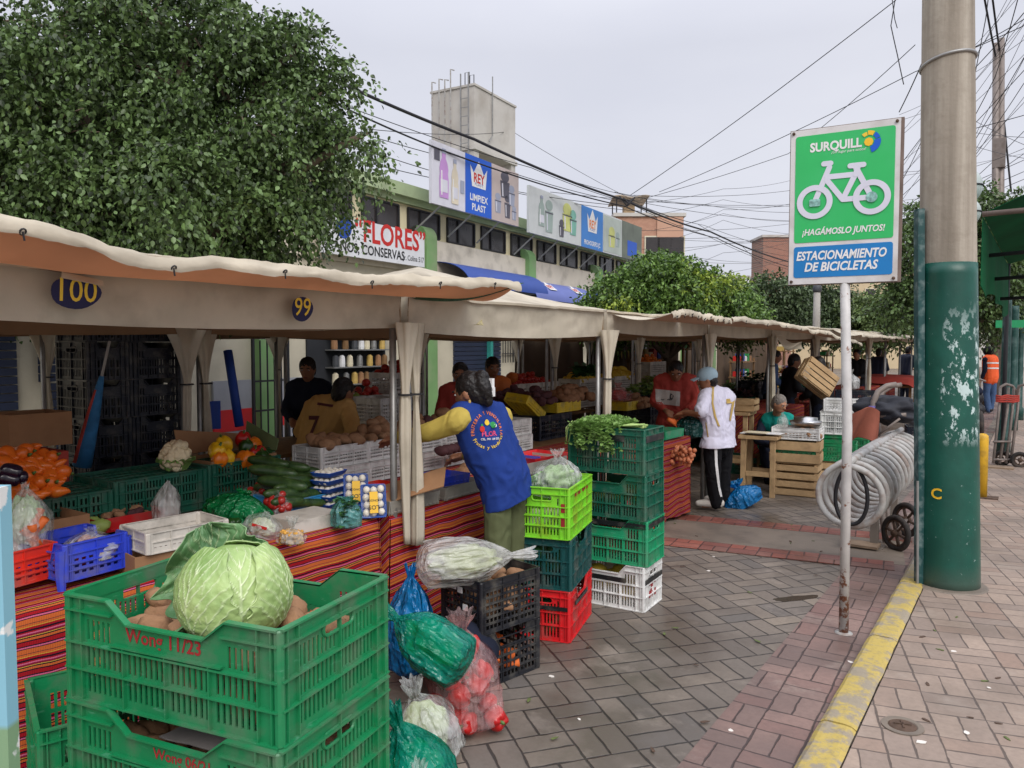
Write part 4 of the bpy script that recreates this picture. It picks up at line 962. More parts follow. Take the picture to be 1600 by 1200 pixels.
# --- black mesh crates
bd = (0.40, 0.30, 0.265); ba = rad(78); R = RZ(ba)
cbk = G(752, 1080, 0.0)
for k in range(2):
    o = R @ Vector((-bd[0]/2, -bd[1]/2, 0))
    e = crate('plastic_crate', (cbk.x-o.x, cbk.y-o.y, k*0.268), ba, 'crate_black', ('black crate of carrots behind the red peppers bag','black mesh crate of vegetables under the white bag')[k], 'milk', bd, pitch=0.026, rows=(5,6)[k], gap=0.74, handle=False, dip=(0.08,0)[k], lbl=False)
    if k: MB().box((-bd[0]/2-0.008,0.05,0.21),(0.003,0.04,0.03)).box((-bd[0]/2-0.008,0.0,0.20),(0.003,0.035,0.03)).box((-bd[0]/2-0.008,-0.04,0.12),(0.003,0.035,0.03)).build('paper_labels', M['white'], e)
crate('plastic_crate', tuple(G(625, 893, 0.34)-Vector((0.05,-0.12,0.25))), rad(80), 'crate_lime', 'lime green crate half hidden behind the blue bag', 'plain', (0.5,0.33,0.27), parts=False)
# --- crates on and behind the near stall
def on(px, py, z=TZ): return G(px, py, z)
for i, (px, py, L) in enumerate([(118,812,0.46),(262,822,0.50),(392,800,0.46)]):
    p = on(px, py, TZ+0.002); p = Vector((-3.86, p.y+0.0, TZ-0.003))
ys = [AX(px, 790, -3.72).y for px in (60, 178, 325, 440)]
for i in range(3):
    a, b_ = ys[i], ys[i+1]
    crate('plastic_crate', (-3.92, (a+b_)/2, TZ-0.003+(0.0,0.02,0.03)[i]), rad(90), 'crate_dgreen', ('dark green upturned crate under the orange peppers','dark green upturned crate under the cauliflower','dark green upturned crate under the carton of peppers')[i], 'plain', (round(b_-a-0.02,3),0.40,(0.20,0.215,0.22)[i]), handle=False, tilt=(math.pi,0)).location.z += (0.20,0.215,0.22)[i]
for i in range(3):   # slatted bottoms of the upturned crates form a shelf
    pass
bl = 0
for col_, (px0, px1) in enumerate(((146,212),(213,298))):
    for r in range(8):
        y0, y1 = AX(px0, 640, -4.75).y, AX(px1, 640, -4.75).y
        crate('plastic_crate', (-5.0, (y0+y1)/2+0.006*math.sin(r*2), 0.005+r*0.243), rad(90), 'crate_navy', 'dark crate in the tall black stack behind the cauliflower', 'java', (round(y1-y0-0.012,3),0.38,0.24), 'dark crates stacked at the back of the near stall', parts=False, dip=0.04)
# white potato crates of the second stall: rows of stacked white mesh crates
wx = 0
for (px, py, n, lab) in ((545,752,2,'left of the post'),(612,745,2,'behind the post'),(672,752,2,'right of the post'),(720,740,2,'in front of the blue vest'),(812,722,2,'right of the blue vest')):
    q = AX(px, py, -3.60)
    for r in range(n):
        crate('plastic_crate', (-3.74-0.01*r, q.y, TZ-0.005+r*0.137), rad(90), 'crate_white', ('lower','upper')[r]+' white mesh potato crate '+lab, 'milk', (0.42,0.26,0.135), 'white mesh crates of potatoes', pitch=0.022, rows=3, gap=0.7, handle=False)
# ================================================================== PRODUCE
def shiny(n, c, r=0.3, var=0.15, sc=9, d=None): M[n] = mat(n+'_skin', c, r, var, sc, 0.05, 40, 0.5, dirt=d)
shiny('pep_red', (176,22,22)); shiny('pep_yellow', (226,176,26)); shiny('pep_orange', (226,120,22)); shiny('pep_green', (28,66,22)); shiny('chili', (214,100,26), d=((110,110,40),0.5,9)); shiny('eggplant', (28,16,34), 0.2)
shiny('cucumber', (40,66,30), 0.4, 0.35, 14, ((96,124,64),0.5,20)); shiny('tomato', (168,40,34)); shiny('stem', (74,104,44), 0.5); shiny('chayote', (142,164,84), 0.5, 0.15)
M['potato'] = mat('potato_skin', (156,120,92), 0.9, 0.2, 14, 0.6, 60, 0.15, dirt=((104,80,62),0.8,22), island=0.25); M['purple'] = mat('purple_potato_skin', (92,62,66), 0.85, 0.2, 9, 0.3, 50, 0.2, dirt=((60,44,44),0.6,8), island=0.25)
M['onion'] = mat('onion_skin', (214,190,152), 0.6, 0.15, 9); M['carrot'] = mat('carrot_skin', (214,104,44), 0.6, 0.2, 12); M['mushroom'] = mat('mushroom_skin', (226,220,206), 0.7, 0.08, 9)
M['palegreen'] = mat('pale_green_stalks', (186,196,150), 0.6, 0.2, 10); M['lettuce'] = mat('lettuce_leaf', (156,182,132), 0.6, 0.25, 12, 0.5, 30); M['herb'] = mat('celery_leaf_green', (124,160,86), 0.55, 0.25, 12, island=0.35, trans=0.2); M['spinach'] = mat('dark_spinach_leaf', (52,96,50), 0.55, 0.25, 14, island=0.3); M['corn'] = mat('golden_grain', (206,156,70), 0.6, 0.2, 30, island=0.3)
M['pumpkin'] = mat('pumpkin_orange', (196,104,40), 0.6, 0.15, 6); M['banana'] = mat('banana_yellow', (206,176,60), 0.6, 0.15, 6)
def d_pepper(m, seed=0, long=1.0):
    b = MB(); b.blob((0,0,0.045), (0.042,0.042,0.046*long), 24, 14, 0.08, 2.2, seed, 0, fn=lambda th, ph: (1+0.09*math.cos(4*ph+seed))*(1-0.25*math.exp(-(th/0.35)**2))*(1-0.12*math.exp(-((math.pi-th)/0.4)**2)))
    b.lathe([(0.016,0.066+0.02*(long-1)),(0.008,0.076+0.04*(long-1)),(0.005,0.098+0.04*(long-1))], 7, 1); return b.data('bell_pepper', [M[m], M['stem']], True)
def d_potato(m, seed): return MB().blob((0,0,0.034), (0.058,0.042,0.036), 18, 12, 0.22, 1.8, seed).data('potato', M[m], True)
def d_chili(m, seed):
    b = MB(); n = 9; pts = [(-0.06+0.125*k/n, 0.01*math.sin(k*0.5+seed), 0.022+0.006*math.sin(k*0.7+seed)) for k in range(n+1)]
    b.tube(pts, [0.016,0.022,0.025,0.025,0.024,0.022,0.019,0.015,0.010,0.003], 12); b.tube([(-0.058,0,0.022),(-0.08,0.004,0.026)], [0.008,0.004], 6, 1)
    return b.data('chili_pepper', [M[m], M['stem']], True)
def d_cuke(seed, L=0.24, r=0.030):
    b = MB(); n = 12; pts = [(-L/2+L*k/n, 0.012*math.sin(k*0.25+seed), r) for k in range(n+1)]
    b.tube(pts, [r*q for q in (0.45,0.78,0.92,0.98,1,1,1,1,0.98,0.95,0.88,0.72,0.35)], 14); return b.data('cucumber', M['cucumber'], True)
def inst(name, me, loc, rot=(0,0,0), sc=1.0, label=None, cat=None, group=None):
    o = bpy.data.objects.new(name, me); COL.objects.link(o); o.location = Vector(loc); o.rotation_euler = rot; o.scale = (sc,)*3 if not hasattr(sc,'__len__') else sc
    return tag(o, label, cat, group)
PEP = {k: [d_pepper(k, s) for s in range(2)] for k in ('pep_red','pep_yellow','pep_orange','pep_green')}
POT = [d_potato('potato', s) for s in range(4)]; PUR = [d_potato('purple', s+7) for s in range(3)]
CHI = [d_chili('chili', s) for s in range(3)]; CUK = [d_cuke(s) for s in range(3)]
rr = random.uniform
def heap(name, mes, c, lx, ly, rz, layers, step, label, cat, group, sc=1.0, zs=0.05, jit=0.25, dome=True):
    """a pile of individuals on a rectangle"""
    R = RZ(rz); n = 0
    for l in range(layers):
        sx, sy = (lx*(1-l*0.27), ly*(1-l*0.27)) if dome else (lx, ly)
        nx, ny = max(1, int(sx/step)), max(1, int(sy/(step*0.85)))
        for i in range(nx):
            for j in range(ny):
                p = R @ Vector(((i+0.5)*sx/nx-sx/2+rr(-jit,jit)*step, (j+0.5)*sy/ny-sy/2+rr(-jit,jit)*step, l*zs+rr(-0.2,0.2)*zs))
                inst(name, random.choice(mes), Vector(c)+p, (rr(-0.5,0.5), rr(-0.5,0.5), rr(0,6.28)), sc*rr(0.85,1.15), label, cat, group); n += 1
    return n
# potatoes in the foreground crates
RC = RZ(ca); ctr = Vector((cc.x, cc.y, ZT-CH))
heap('potato', POT, ctr+Vector((0,0,0.02)), CL-0.08, CW-0.08, ca, 3, 0.074, 'brown potato heaped in the foreground green crate', 'potato', 'potatoes in the cabbage crate', 0.85, 0.05, 0.2, False)
for x, y, z in ((-0.05,-0.13,0.15),(0.10,0.12,0.15),(0.17,0.02,0.165),(0.22,0.10,0.14),(0.16,-0.10,0.14),(-0.26,0.0,0.165),(-0.2,0.1,0.165),(0.04,0.15,0.17)):
    inst('potato', random.choice(POT), ctr+RC @ Vector((x,y,z)), (rr(-.5,.5),rr(-.5,.5),rr(0,6)), 0.78, 'brown potato heaped in the foreground green crate', 'potato', 'potatoes in the cabbage crate')
heap('potato', POT, ctr+Vector((0,0,-CH+0.02)), CL-0.08, CW-0.08, ca, 2, 0.095, 'brown potato inside the second foreground crate', 'potato', 'potatoes in the second crate', 1.0, 0.06, 0.2, False)
b = MB(); pc_ = ctr+Vector((0,0,-0.075))
b.grid(lambda u,v: pc_+RC @ Vector((-0.08+0.34*u, -0.17+0.30*v, 0.012*noise.noise(Vector((u*3,v*3,2)))+0.02*math.sin(u*3)*v)), 14, 10, 0.003)
tag(b.build('paper_sheet', mat('grey_newsprint',(130,124,122),0.85,0.15,9,0.3,30), smooth=True, own=True), 'grey paper sheet covering the second foreground crate', 'paper')
# ---- the big cabbage
def cabbage(c, r):
    e = thing('cabbage', c-Vector((0,0,r*0.9)), 0.0, 'huge pale green cabbage with open dark outer leaf on the foreground crate', 'cabbage')
    t = NT('cabbage_leaf'); p = t.pos(); sp = t.n('ShaderNodeSeparateXYZ'); t.set(sp.inputs[0], p)
    an = t.n('ShaderNodeAttribute', attribute_name='vein').outputs['Fac']
    base_ = t.ramp(t.noise(6.0, 5.0), [(0.3, lin((118,152,80))), (0.7, lin((182,202,134)))])
    base_ = t.mix(t.math('MULTIPLY', t.step(t.noise(16.0, 6.0), 0.55, 0.75), 0.5), base_, lin((96,128,70)))
    t.base(t.mix(t.math('MULTIPLY', an, 0.85), base_, lin((222,232,192)))); t.b.inputs['Roughness'].default_value = 0.45
    t.bump(t.math('ADD', t.math('MULTIPLY', an, 0.8), t.noise(30.0, 4.0)), 0.4, 0.01)
    t2 = NT('dark_outer_leaf'); an2 = t2.n('ShaderNodeAttribute', attribute_name='vein').outputs['Fac']
    b2 = t2.ramp(t2.noise(7.0, 5.0), [(0.3, lin((64,104,66))), (0.7, lin((104,146,92)))])
    t2.base(t2.mix(t2.math('MULTIPLY', an2, 0.9), b2, lin((196,214,164)))); t2.b.inputs['Roughness'].default_value = 0.5; t2.bump(t2.math('ADD', an2, t2.noise(26.0,4.0)), 0.6, 0.012)
    def vein(u, v):
        """leaf venation on unit leaf coords, u across -1..1, v 0..1 from the stalk"""
        m = math.exp(-(abs(u+0.05*math.sin(v*4))/(0.022*(1.2-v)))**2)
        for k in range(7):
            v0 = 0.02+0.12*k; q = v-v0-0.62*abs(u)*(1-0.2*abs(u)); m = max(m, math.exp(-((q+0.035*noise.noise(Vector((u*4,v*4,k))))/0.0085)**2)*(1-0.7*abs(u)))
            q2 = abs(u)-0.35-0.05*math.sin(k*2)-0.3*(v-v0-0.25); 
            if 0.1 < v-v0 < 0.30: m = max(m, 0.35*math.exp(-((q2+0.06*noise.noise(Vector((u*5,v*5,k+9))))/0.009)**2))
        return m
    def leafshell(name, m, az, el0, span, width, rs, curl, seed, nu=60, nv=70):
        b = MB(); vals = []
        for thick in (0,): pass
        def f(u, v):
            U = 2*u-1; V = v; edge = 1-0.20*abs(noise.noise(Vector((U*3, V*6, seed))))
            wd = width*math.sin(math.pi*(0.12+0.76*V)**0.8)*edge
            lat = U*wd; lon = el0+span*V
            d = Vector((math.cos(lon)*math.cos(lat), math.cos(lon)*math.sin(lat) if False else math.sin(lat), math.sin(lon)*math.cos(lat)))
            k = rs*(1+curl*max(0, V-0.55)**2*4+0.3*curl*abs(U)**3+0.016*noise.noise(d*5+Vector((seed,0,0)))+0.014*noise.noise(d*13+Vector((seed,3,0)))+0.03*max(0,abs(U)-0.72)*(1+math.sin(V*17+seed)))
            k -= 0.010*vein(U, V)*-1
            q = d*(r*k); ca_, sa_ = math.cos(az), math.sin(az)
            return Vector((q.x*ca_-q.y*sa_, q.x*sa_+q.y*ca_, q.z*0.93+r*0.9))
        b.grid(f, nu, nv, 0.003)
        vals = [vein(2*i/nu-1, j/nv) for i in range(nu+1) for j in range(nv+1)]
        o = b.build(name, m, e, True); a = o.data.attributes.new('vein', 'FLOAT', 'POINT'); n_ = len(o.data.vertices)
        vv = vals+vals; vv = vv+[0.2]*(n_-len(vv)); a.data.foreach_set('value', vv[:n_]); return o
    core = MB().blob((0,0,r*0.9), (r*0.95,r*0.95,r*0.88), 40, 26, 0.03, 3.0, 2); core.build('head', t.m, e, True)
    camd = math.atan2(-c.y, -c.x)
    leafshell('wrapper_leaf', t.m, camd+0.15, -1.0, 2.35, 1.05, 1.0, 0.0, 1)
    leafshell('wrapper_leaf', t.m, camd-0.85, -1.1, 2.3, 0.95, 1.025, 0.04, 4)
    leafshell('wrapper_leaf', t.m, camd+1.15, -1.0, 2.1, 0.95, 1.045, 0.05, 7)
    leafshell('wrapper_leaf', t.m, camd+2.7, -1.0, 2.2, 1.0, 1.0, 0.02, 9)
    # open outer leaf standing behind to the left
    b = MB(); side = -CR; up = Vector((0,0,1)); back = Vector((CF.x,CF.y,0)).normalized()
    def g(u, v):
        U = 2*u-1; wd = r*1.22*math.sin(math.pi*(0.10+0.80*v)**0.75)*(1-0.22*abs(noise.noise(Vector((U*0.5,v*7,8))))*abs(U)-0.05*math.sin(v*23))
        ax = (side*0.50+up*0.86)
        p = back*(r*0.98+0.10*r*v-0.22*r*U*U)+side*(r*0.32)+up*(-r*0.10)+ax*(v*r*1.72)+side*(-0.25*r*v*v)
        ac = (side*0.90-up*0.42); p += ac*(U*wd)+back*(0.05*r*math.sin(6*v+3*U)+0.10*r*noise.noise(Vector((U*3,v*3,1)))+0.14*r*abs(U)**2.5*math.sin(v*19+2*U)+0.05*r*noise.noise(Vector((U*8,v*8,2))))+back*(-0.45*r*max(0,U-0.35)**1.6)
        return Vector((p.x, p.y, p.z+r*0.55))
    b.grid(g, 56, 60, 0.0025); o = b.build('outer_leaf', t2.m, e, True)
    vals = [vein(2*i/56-1, j/60) for i in range(57) for j in range(61)]; vv = vals+vals; n_ = len(o.data.vertices); vv += [0.2]*(n_-len(vv))
    o.data.attributes.new('vein','FLOAT','POINT').data.foreach_set('value', vv[:n_])
    b = MB()
    def h(u, v):
        U = 2*u-1; p = side*(r*(0.55+0.55*v))+back*(-0.15*r+U*r*0.55*math.sin(math.pi*(0.1+0.8*v)))+up*(r*0.28-0.30*r*v+0.10*r*noise.noise(Vector((U*3,v*3,6)))+0.12*r*abs(U))
        return Vector((p.x,p.y,p.z+0.02))
    b.grid(h, 36, 36, 0.0025); o = b.build('outer_leaf', t2.m, e, True); n_ = len(o.data.vertices)
    vals = [vein(2*i/36-1, j/36) for i in range(37) for j in range(37)]; vv = vals+vals; vv += [0.2]*(n_-len(vv)); o.data.attributes.new('vein','FLOAT','POINT').data.foreach_set('value', vv[:n_])
    return e
cb = D(366, 926, 1.90); cabbage(cb, 0.134)
# ================================================================== BAGS
F = {}
F['clear'] = plastic_film('milky_clear_film', (226,228,226), 0.26, 0.25, (244,246,244), 16); F['white'] = plastic_film('white_film', (222,222,220), 0.42, 0.3, (240,240,236), 14)
F['teal'] = plastic_film('teal_film', (20,150,130), 0.42, 0.2, (90,214,190), 15); F['blue'] = plastic_film('blue_film', (22,128,196), 0.58, 0.2, (80,180,232), 15); F['pink'] = plastic_film('rosy_clear_film', (240,206,206), 0.13, 0.2, (254,224,222), 14)
F['thin'] = plastic_film('thin_clear_film', (236,236,238), 0.14, 0.15, (252,250,250), 14); F['green'] = plastic_film('green_film', (20,140,80), 0.5, 0.2, (70,200,120), 18); F['dteal'] = plastic_film('dark_teal_film', (14,70,66), 0.6, 0.2, (40,120,110), 15)
def bag_geo(R, H, neck=0.80, seed=0, pleat=9, ear=0.32, flat=0.12, n=64, m=46, lump=0.10, drop=0.0):
    """soft sack standing on z=0, gathered at a neck, with a loose frill above"""
    b = MB(); vs = []
    for i in range(m+1):
        t = i/m; z = t*H
        if t < neck:
            q = t/neck; r = (min(1, (q/flat))**0.5 if q < flat else 1.0)*(1-max(0,(q-0.45)/0.55)**2.2*0.88)*(0.92+0.10*math.sin(q*3.0))
        else:
            q = (t-neck)/(1-neck); r = 0.11+0.55*ear*q**0.9
        for k in range(n):
            a = 2*math.pi*k/n; d = Vector((math.cos(a), math.sin(a), t*2.2)); s = noise.noise(d*1.7+Vector((seed*3.1,seed,0)))
            pl = math.sin(pleat*a+seed+3*noise.noise(d*1.2+Vector((seed,0,5))))
            kk = 1+lump*1.6*s*(1 if t < neck else 0.3)+0.035*noise.noise(d*4.5+Vector((0,seed,0)))+pl*(0.010+0.15*max(0,(t/neck-0.5))**2 if t < neck else 0.16)+0.05*(1-abs(2*noise.noise(d*3.1+Vector((seed,2,1)))))**3*(1 if t < neck else 0)
            zz = z+(H*0.05*noise.noise(d*2+Vector((9,seed,0))) if t > 0.1 else 0)+(0.012*pl*H if t > 0.97 else 0)
            vs.append((R[0]*r*kk*math.cos(a)+drop*max(0,t-neck)*H*1.5, R[1]*r*kk*math.sin(a), zz))
    fs = [(i*n+k,i*n+(k+1)%n,(i+1)*n+(k+1)%n,(i+1)*n+k) for i in range(m) for k in range(n)]; fs.append(tuple(range(n-1,-1,-1)))
    return b.add(vs, fs)
def bag(name, base, R, H, film, label, rz=0.0, tilt=(0,0), cat='plastic bag', seed=0, **kw):
    o = bpy.data.objects.new(name, bag_geo(R, H, seed=seed, **kw).data(name, F[film] if film in F else film, True)); COL.objects.link(o)
    o.location = Vector(base); o.rotation_euler = (tilt[0], tilt[1], rz); return tag(o, label, cat)
def inbag(o, name, mes, n, R, z0, z1, label, cat, group, sc=1.0, seed=0):
    Mw = world_of(o); g = random.Random(seed); done = []; tries = 0
    while len(done) < n and tries < 4000:
        tries += 1; a = g.uniform(0, 6.28); q = math.sqrt(g.uniform(0,1))*0.80; z = g.uniform(z0, z1); k = 1-0.5*max(0,(z-z0)/(z1-z0)-0.4)
        p = Vector((R[0]*q*k*math.cos(a), R[1]*q*k*math.sin(a), z))
        if all((p-w).length > 0.070*sc for w in done):
            done.append(p); inst(name, g.choice(mes), Mw @ p, (g.uniform(-2,2),g.uniform(-2,2),g.uniform(0,6)), sc*g.uniform(0.85,1.1), label, cat, group)
def filler(o, name, m, R, z, rz_, label, cat, seed=0, amp=0.3, fq=3.0):
    q = MB().blob((0,0,0), (R[0]*0.86,R[1]*0.86,rz_*0.86), 40, 26, amp, fq, seed).build(name, m, smooth=True); q.matrix_world = world_of(o) @ TR((0,0,z)); return tag(q, label, cat)
BR = YAW
p = G(728,1150); rb = bag('plastic_bag', p+CF*0.06-Vector((0,0,p.z+CF.z*0.06)), (0.155,0.140), 0.52, 'pink', 'clear bag of red bell peppers standing by the black crates', BR, (0.0,-0.05), seed=3, neck=0.86, ear=0.5, lump=0.12, flat=0.10)
inbag(rb, 'bell_pepper', PEP['pep_red'], 60, (0.128,0.113), 0.035, 0.37, 'red bell pepper packed in the clear bag by the black crates', 'bell pepper', 'red peppers in the clear bag', 1.12, 5)
def lying(px, py, d, R, H, film, label, ang, seed, pitch_=1.35, **kw):
    c = D(px, py, d); o = bag('plastic_bag', (0,0,0), R, H, film, label, 0, (0,0), seed=seed, **kw)
    ax = (CR*math.cos(ang)+Vector((0,0,1))*math.sin(ang)).normalized(); ax = (ax*math.sin(pitch_)+Vector((CF.x,CF.y,0))*math.cos(pitch_)).normalized()
    u, v, w = frame_of(ax); Rm = Matrix(((u.x,v.x,w.x),(u.y,v.y,w.y),(u.z,v.z,w.z))); o.rotation_euler = Rm.to_euler(); o.location = c-ax*(H*0.42); return o
lb = lying(728, 876, 3.80, (0.14,0.108), 0.60, 'white', 'big white bag of pale vegetables lying on the black mesh crate', 0.05, 2, ear=0.35, pleat=7)
filler(lb, 'leek_bundle', M['palegreen'], (0.12,0.09), 0.24, 0.20, 'pale leek stalks inside the white bag on the black crate', 'vegetables', 2, 0.35, 2.5)
sup = MB().blob(tuple(G(700,1120)+Vector((-0.12,0.25,0.16))), (0.16,0.2,0.16), 20, 14, 0.2, 2, 5); tag(sup.build('sack', M['darkcloth'], smooth=True, own=True), 'dark filled sack buried under the teal bags', 'sack')
tb1 = lying(672, 1005, 3.30, (0.13,0.118), 0.48, 'teal', 'teal bag with gathered neck lying above the red peppers', math.pi-0.55+0.0, 6, ear=0.4, pleat=11)
filler(tb1, 'lettuce', M['lettuce'], (0.095,0.11), 0.19, 0.16, 'green lettuce inside the upper teal bag', 'vegetables', 4)
p = D(642, 990, 3.75); bb = bag('plastic_bag', (p.x,p.y,0.06), (0.115,0.11), 0.55, 'blue', 'bright blue bag standing between crate and black crates', 0.4, seed=8, neck=0.9, ear=0.25)
filler(bb, 'greens', M['spinach'], (0.09,0.09), 0.26, 0.2, 'dark greens inside the bright blue bag', 'vegetables', 3)
p = G(676,1186); wb = bag('plastic_bag', (p.x,p.y,0), (0.135,0.12), 0.36, 'clear', 'clear bag of pale squash in front of the red peppers', 0.9, (0.05,-0.25), seed=11, neck=0.8, ear=0.4, pleat=10)
filler(wb, 'squash', M['palegreen'], (0.11,0.10), 0.14, 0.12, 'pale green squash in the clear bag beside the peppers', 'vegetables', 6, 0.35, 2.2)
p = D(680,1225,2.72); tb2 = bag('plastic_bag', (p.x,p.y,0), (0.135,0.13), 0.44, 'teal', 'lower teal bag in the bottom corner beside the crates', 0.3, (0.1,-0.35), seed=14, neck=0.82, ear=0.3)
filler(tb2, 'lettuce', M['lettuce'], (0.11,0.11), 0.17, 0.14, 'green lettuce inside the lower teal bag', 'vegetables', 9)
p = D(640,1240,2.45); wb2 = bag('plastic_bag', (p.x,p.y,0), (0.085,0.09), 0.36, 'clear', 'small clear bag squeezed between teal bag and green crates', 0.3, (0,0.1), seed=15, neck=0.85)
filler(wb2, 'squash', M['palegreen'], (0.065,0.07), 0.14, 0.12, 'pale vegetables in the small clear bag', 'vegetables', 10)
zt3 = 3*(cd[2]+0.002); p = Vector(st3[2].location)+Vector((0.0,0.03,0.19)); gb = bag('plastic_bag', p, (0.21,0.13), 0.28, 'clear', 'clear bag of lettuce sitting in the lime crate', rad(95), (0,0.0), seed=17, neck=0.84, ear=0.3, lump=0.14)
filler(gb, 'lettuce', M['lettuce'], (0.165,0.115), 0.10, 0.10, 'pale lettuce inside the bag on the lime crate', 'lettuce', 12, 0.35, 3)
p = G(1166,792); bl_ = bag('plastic_bag', (p.x,p.y,0), (0.20,0.13), 0.29, 'blue', 'blue shopping bag on the ground behind the football shirt customer', YAW, (0,-0.45), seed=19, neck=0.78, ear=0.6)
filler(bl_, 'shopping', M['dgrey'], (0.13,0.09), 0.1, 0.09, 'groceries inside the blue bag on the ground', 'groceries', 2)
# bags on the near table
p = G(42, 846, TZ+0.15); mb_ = bag('plastic_bag', (p.x,p.y,TZ+0.10), (0.085,0.085), 0.27, 'clear', 'clear bag of chopped vegetables and carrots at the left edge', 0.5, seed=21, neck=0.93, ear=0.1, lump=0.12)
filler(mb_, 'chopped_vegetables', M['lettuce'], (0.068,0.068), 0.13, 0.11, 'chopped green vegetables in the bag at the left edge', 'vegetables', 7, 0.3, 4)
CAR = [MB().tube([(-0.07,0,0.018),(0,0.004,0.018),(0.075,0,0.014)],[0.02,0.017,0.004],10).data('carrot', M['carrot'], True)]
for k in range(5): inst('carrot', CAR[0], Vector((p.x,p.y,TZ+0.15+0.02*k))+CR*(0.045+0.012*math.sin(k*3))-CF*0.035, (0.6+k,0.9,k*1.3), 0.8, 'carrot piece in the chopped vegetable bag', 'carrot', 'carrots in the bag at the left edge')
p = G(258, 826, TZ); bag('plastic_bag', (p.x,p.y,TZ+0.004), (0.065,0.05), 0.235, 'white', 'translucent empty bag standing upright on the table', 0.6, (0.05,0.12), seed=23, neck=0.97, ear=0.02, lump=0.2)
p = G(368, 826, TZ); gg = bag('plastic_bag', (p.x,p.y,TZ+0.004), (0.17,0.11), 0.19, 'green', 'green bag of peppers lying on the near table', YAW, (0,0.25), seed=25, neck=0.9, ear=0.2, pleat=13)
inbag(gg, 'bell_pepper', PEP['pep_green'], 10, (0.14,0.085), 0.01, 0.09, 'green pepper inside the green bag', 'bell pepper', 'peppers in the green bag', 0.95, 2)
TOM = [MB().blob((0,0,0.02),(0.022,0.022,0.020),12,8,0.05,2,s).data('tomato', M['tomato'], True) for s in range(2)]
def tombag(px, py, R, H, label, n, seed, tilt):
    p = G(px, py, TZ); o = bag('plastic_bag', (p.x,p.y,TZ+0.004), R, H, 'thin', label, YAW, tilt, seed=seed, neck=0.93, ear=0.1, lump=0.05)
    Mw = world_of(o); g = random.Random(seed)
    for k in range(n):
        a = g.uniform(0,6.28); z = g.uniform(0.0, H*0.75); q = math.sqrt(g.uniform(0.4,0.95))*0.88*(1-0.35*max(0,z/H-0.4)*2); inst('tomato', g.choice(TOM), Mw @ Vector((R[0]*q*math.cos(a),R[1]*q*math.sin(a),z)), (g.uniform(0,3),0,0), g.uniform(0.85,1.1), 'small red tomato in the '+label.split(' of')[0], 'tomato', 'tomatoes in bags')
tombag(405, 796, (0.12,0.06), 0.14, 'long clear bag of small tomatoes lying behind', 40, 27, (0,0.2)); tombag(440, 814, (0.062,0.045), 0.155, 'upright clear bag of small tomatoes', 40, 28, (0,-0.15))
p = G(405,842,TZ); o = bag('plastic_bag', (p.x,p.y,TZ+0.004), (0.085,0.055), 0.13, 'clear', 'packed bag of pale cut vegetables with red label', YAW, (0,0.3), seed=29, neck=0.95, ear=0.05); filler(o,'cut_vegetables',M['palegreen'],(0.066,0.042),0.055,0.045,'pale cut vegetables packed in the labelled bag','vegetables',3)
MB().box((-0.0,-0.056,0.07),(0.07,0.004,0.012)).build('red_label', M['red'], o)
p = G(455,852,TZ); o = bag('plastic_bag', (p.x,p.y,TZ+0.004), (0.062,0.04), 0.125, 'clear', 'small clear bag of golden grains at the table edge', YAW, (0,0.05), seed=31, neck=0.62, ear=0.6)
GR = MB().blob((0,0,0),(0.009,0.009,0.008),6,5).data('grain', M['corn'], True); gmb = MB(); Mw = world_of(o)
for k in range(260):
    a = rr(0,6.28); z = rr(0.005,0.06); q = math.sqrt(rr(0.1,1))*0.9; gmb.blob(Mw @ Vector((0.058*q*math.cos(a)*(1-z*2),0.037*q*math.sin(a),z)),0.0085,6,4)
tag(gmb.build('grains', M['corn'], smooth=True, own=True), 'heap of golden grains inside the small clear bag', 'grain', kind='stuff')
p = G(541,828,TZ); sb = bag('plastic_bag', (p.x,p.y,TZ+0.004), (0.075,0.05), 0.16, plastic_film('pale_aqua_film',(120,190,190),0.35,0.25,(190,232,226),16), 'aqua tinted bag of spinach leaning on mushroom trays', YAW, (0,0.0), seed=33, neck=0.985, ear=0.9, lump=0.05)
def leafclump(name, c, R, n, L, m, label, cat, up=0.6, seed=0, droop=0.3, wid=0.45):
    g = np.random.default_rng(seed); b = MB()
    for k in range(n):
        d = Vector(g.normal(size=3)); d.z = abs(d.z)*up+0.05; d.normalize(); q = Vector(c)+Vector((R[0]*g.uniform(-1,1),R[1]*g.uniform(-1,1),R[2]*g.uniform(-1,1))); l = L*g.uniform(0.6,1.3)
        s = frame_of(d)[0]; tip = q+d*l-Vector((0,0,droop*l)); mid = q+d*l*0.5+Vector((0,0,0.04*l))
        b.add([q, mid+s*l*wid, tip, mid-s*l*wid, mid-Vector((0,0,0.05*l))], [(0,1,4),(1,2,4),(2,3,4),(3,0,4)])
    return tag(b.build(name, m, smooth=False, own=True), label, cat)
leafclump('spinach', Vector((p.x,p.y,TZ+0.085)), (0.048,0.030,0.060), 420, 0.034, M['spinach'], 'dark spinach leaves filling the aqua bag', 'spinach', 1, 3)
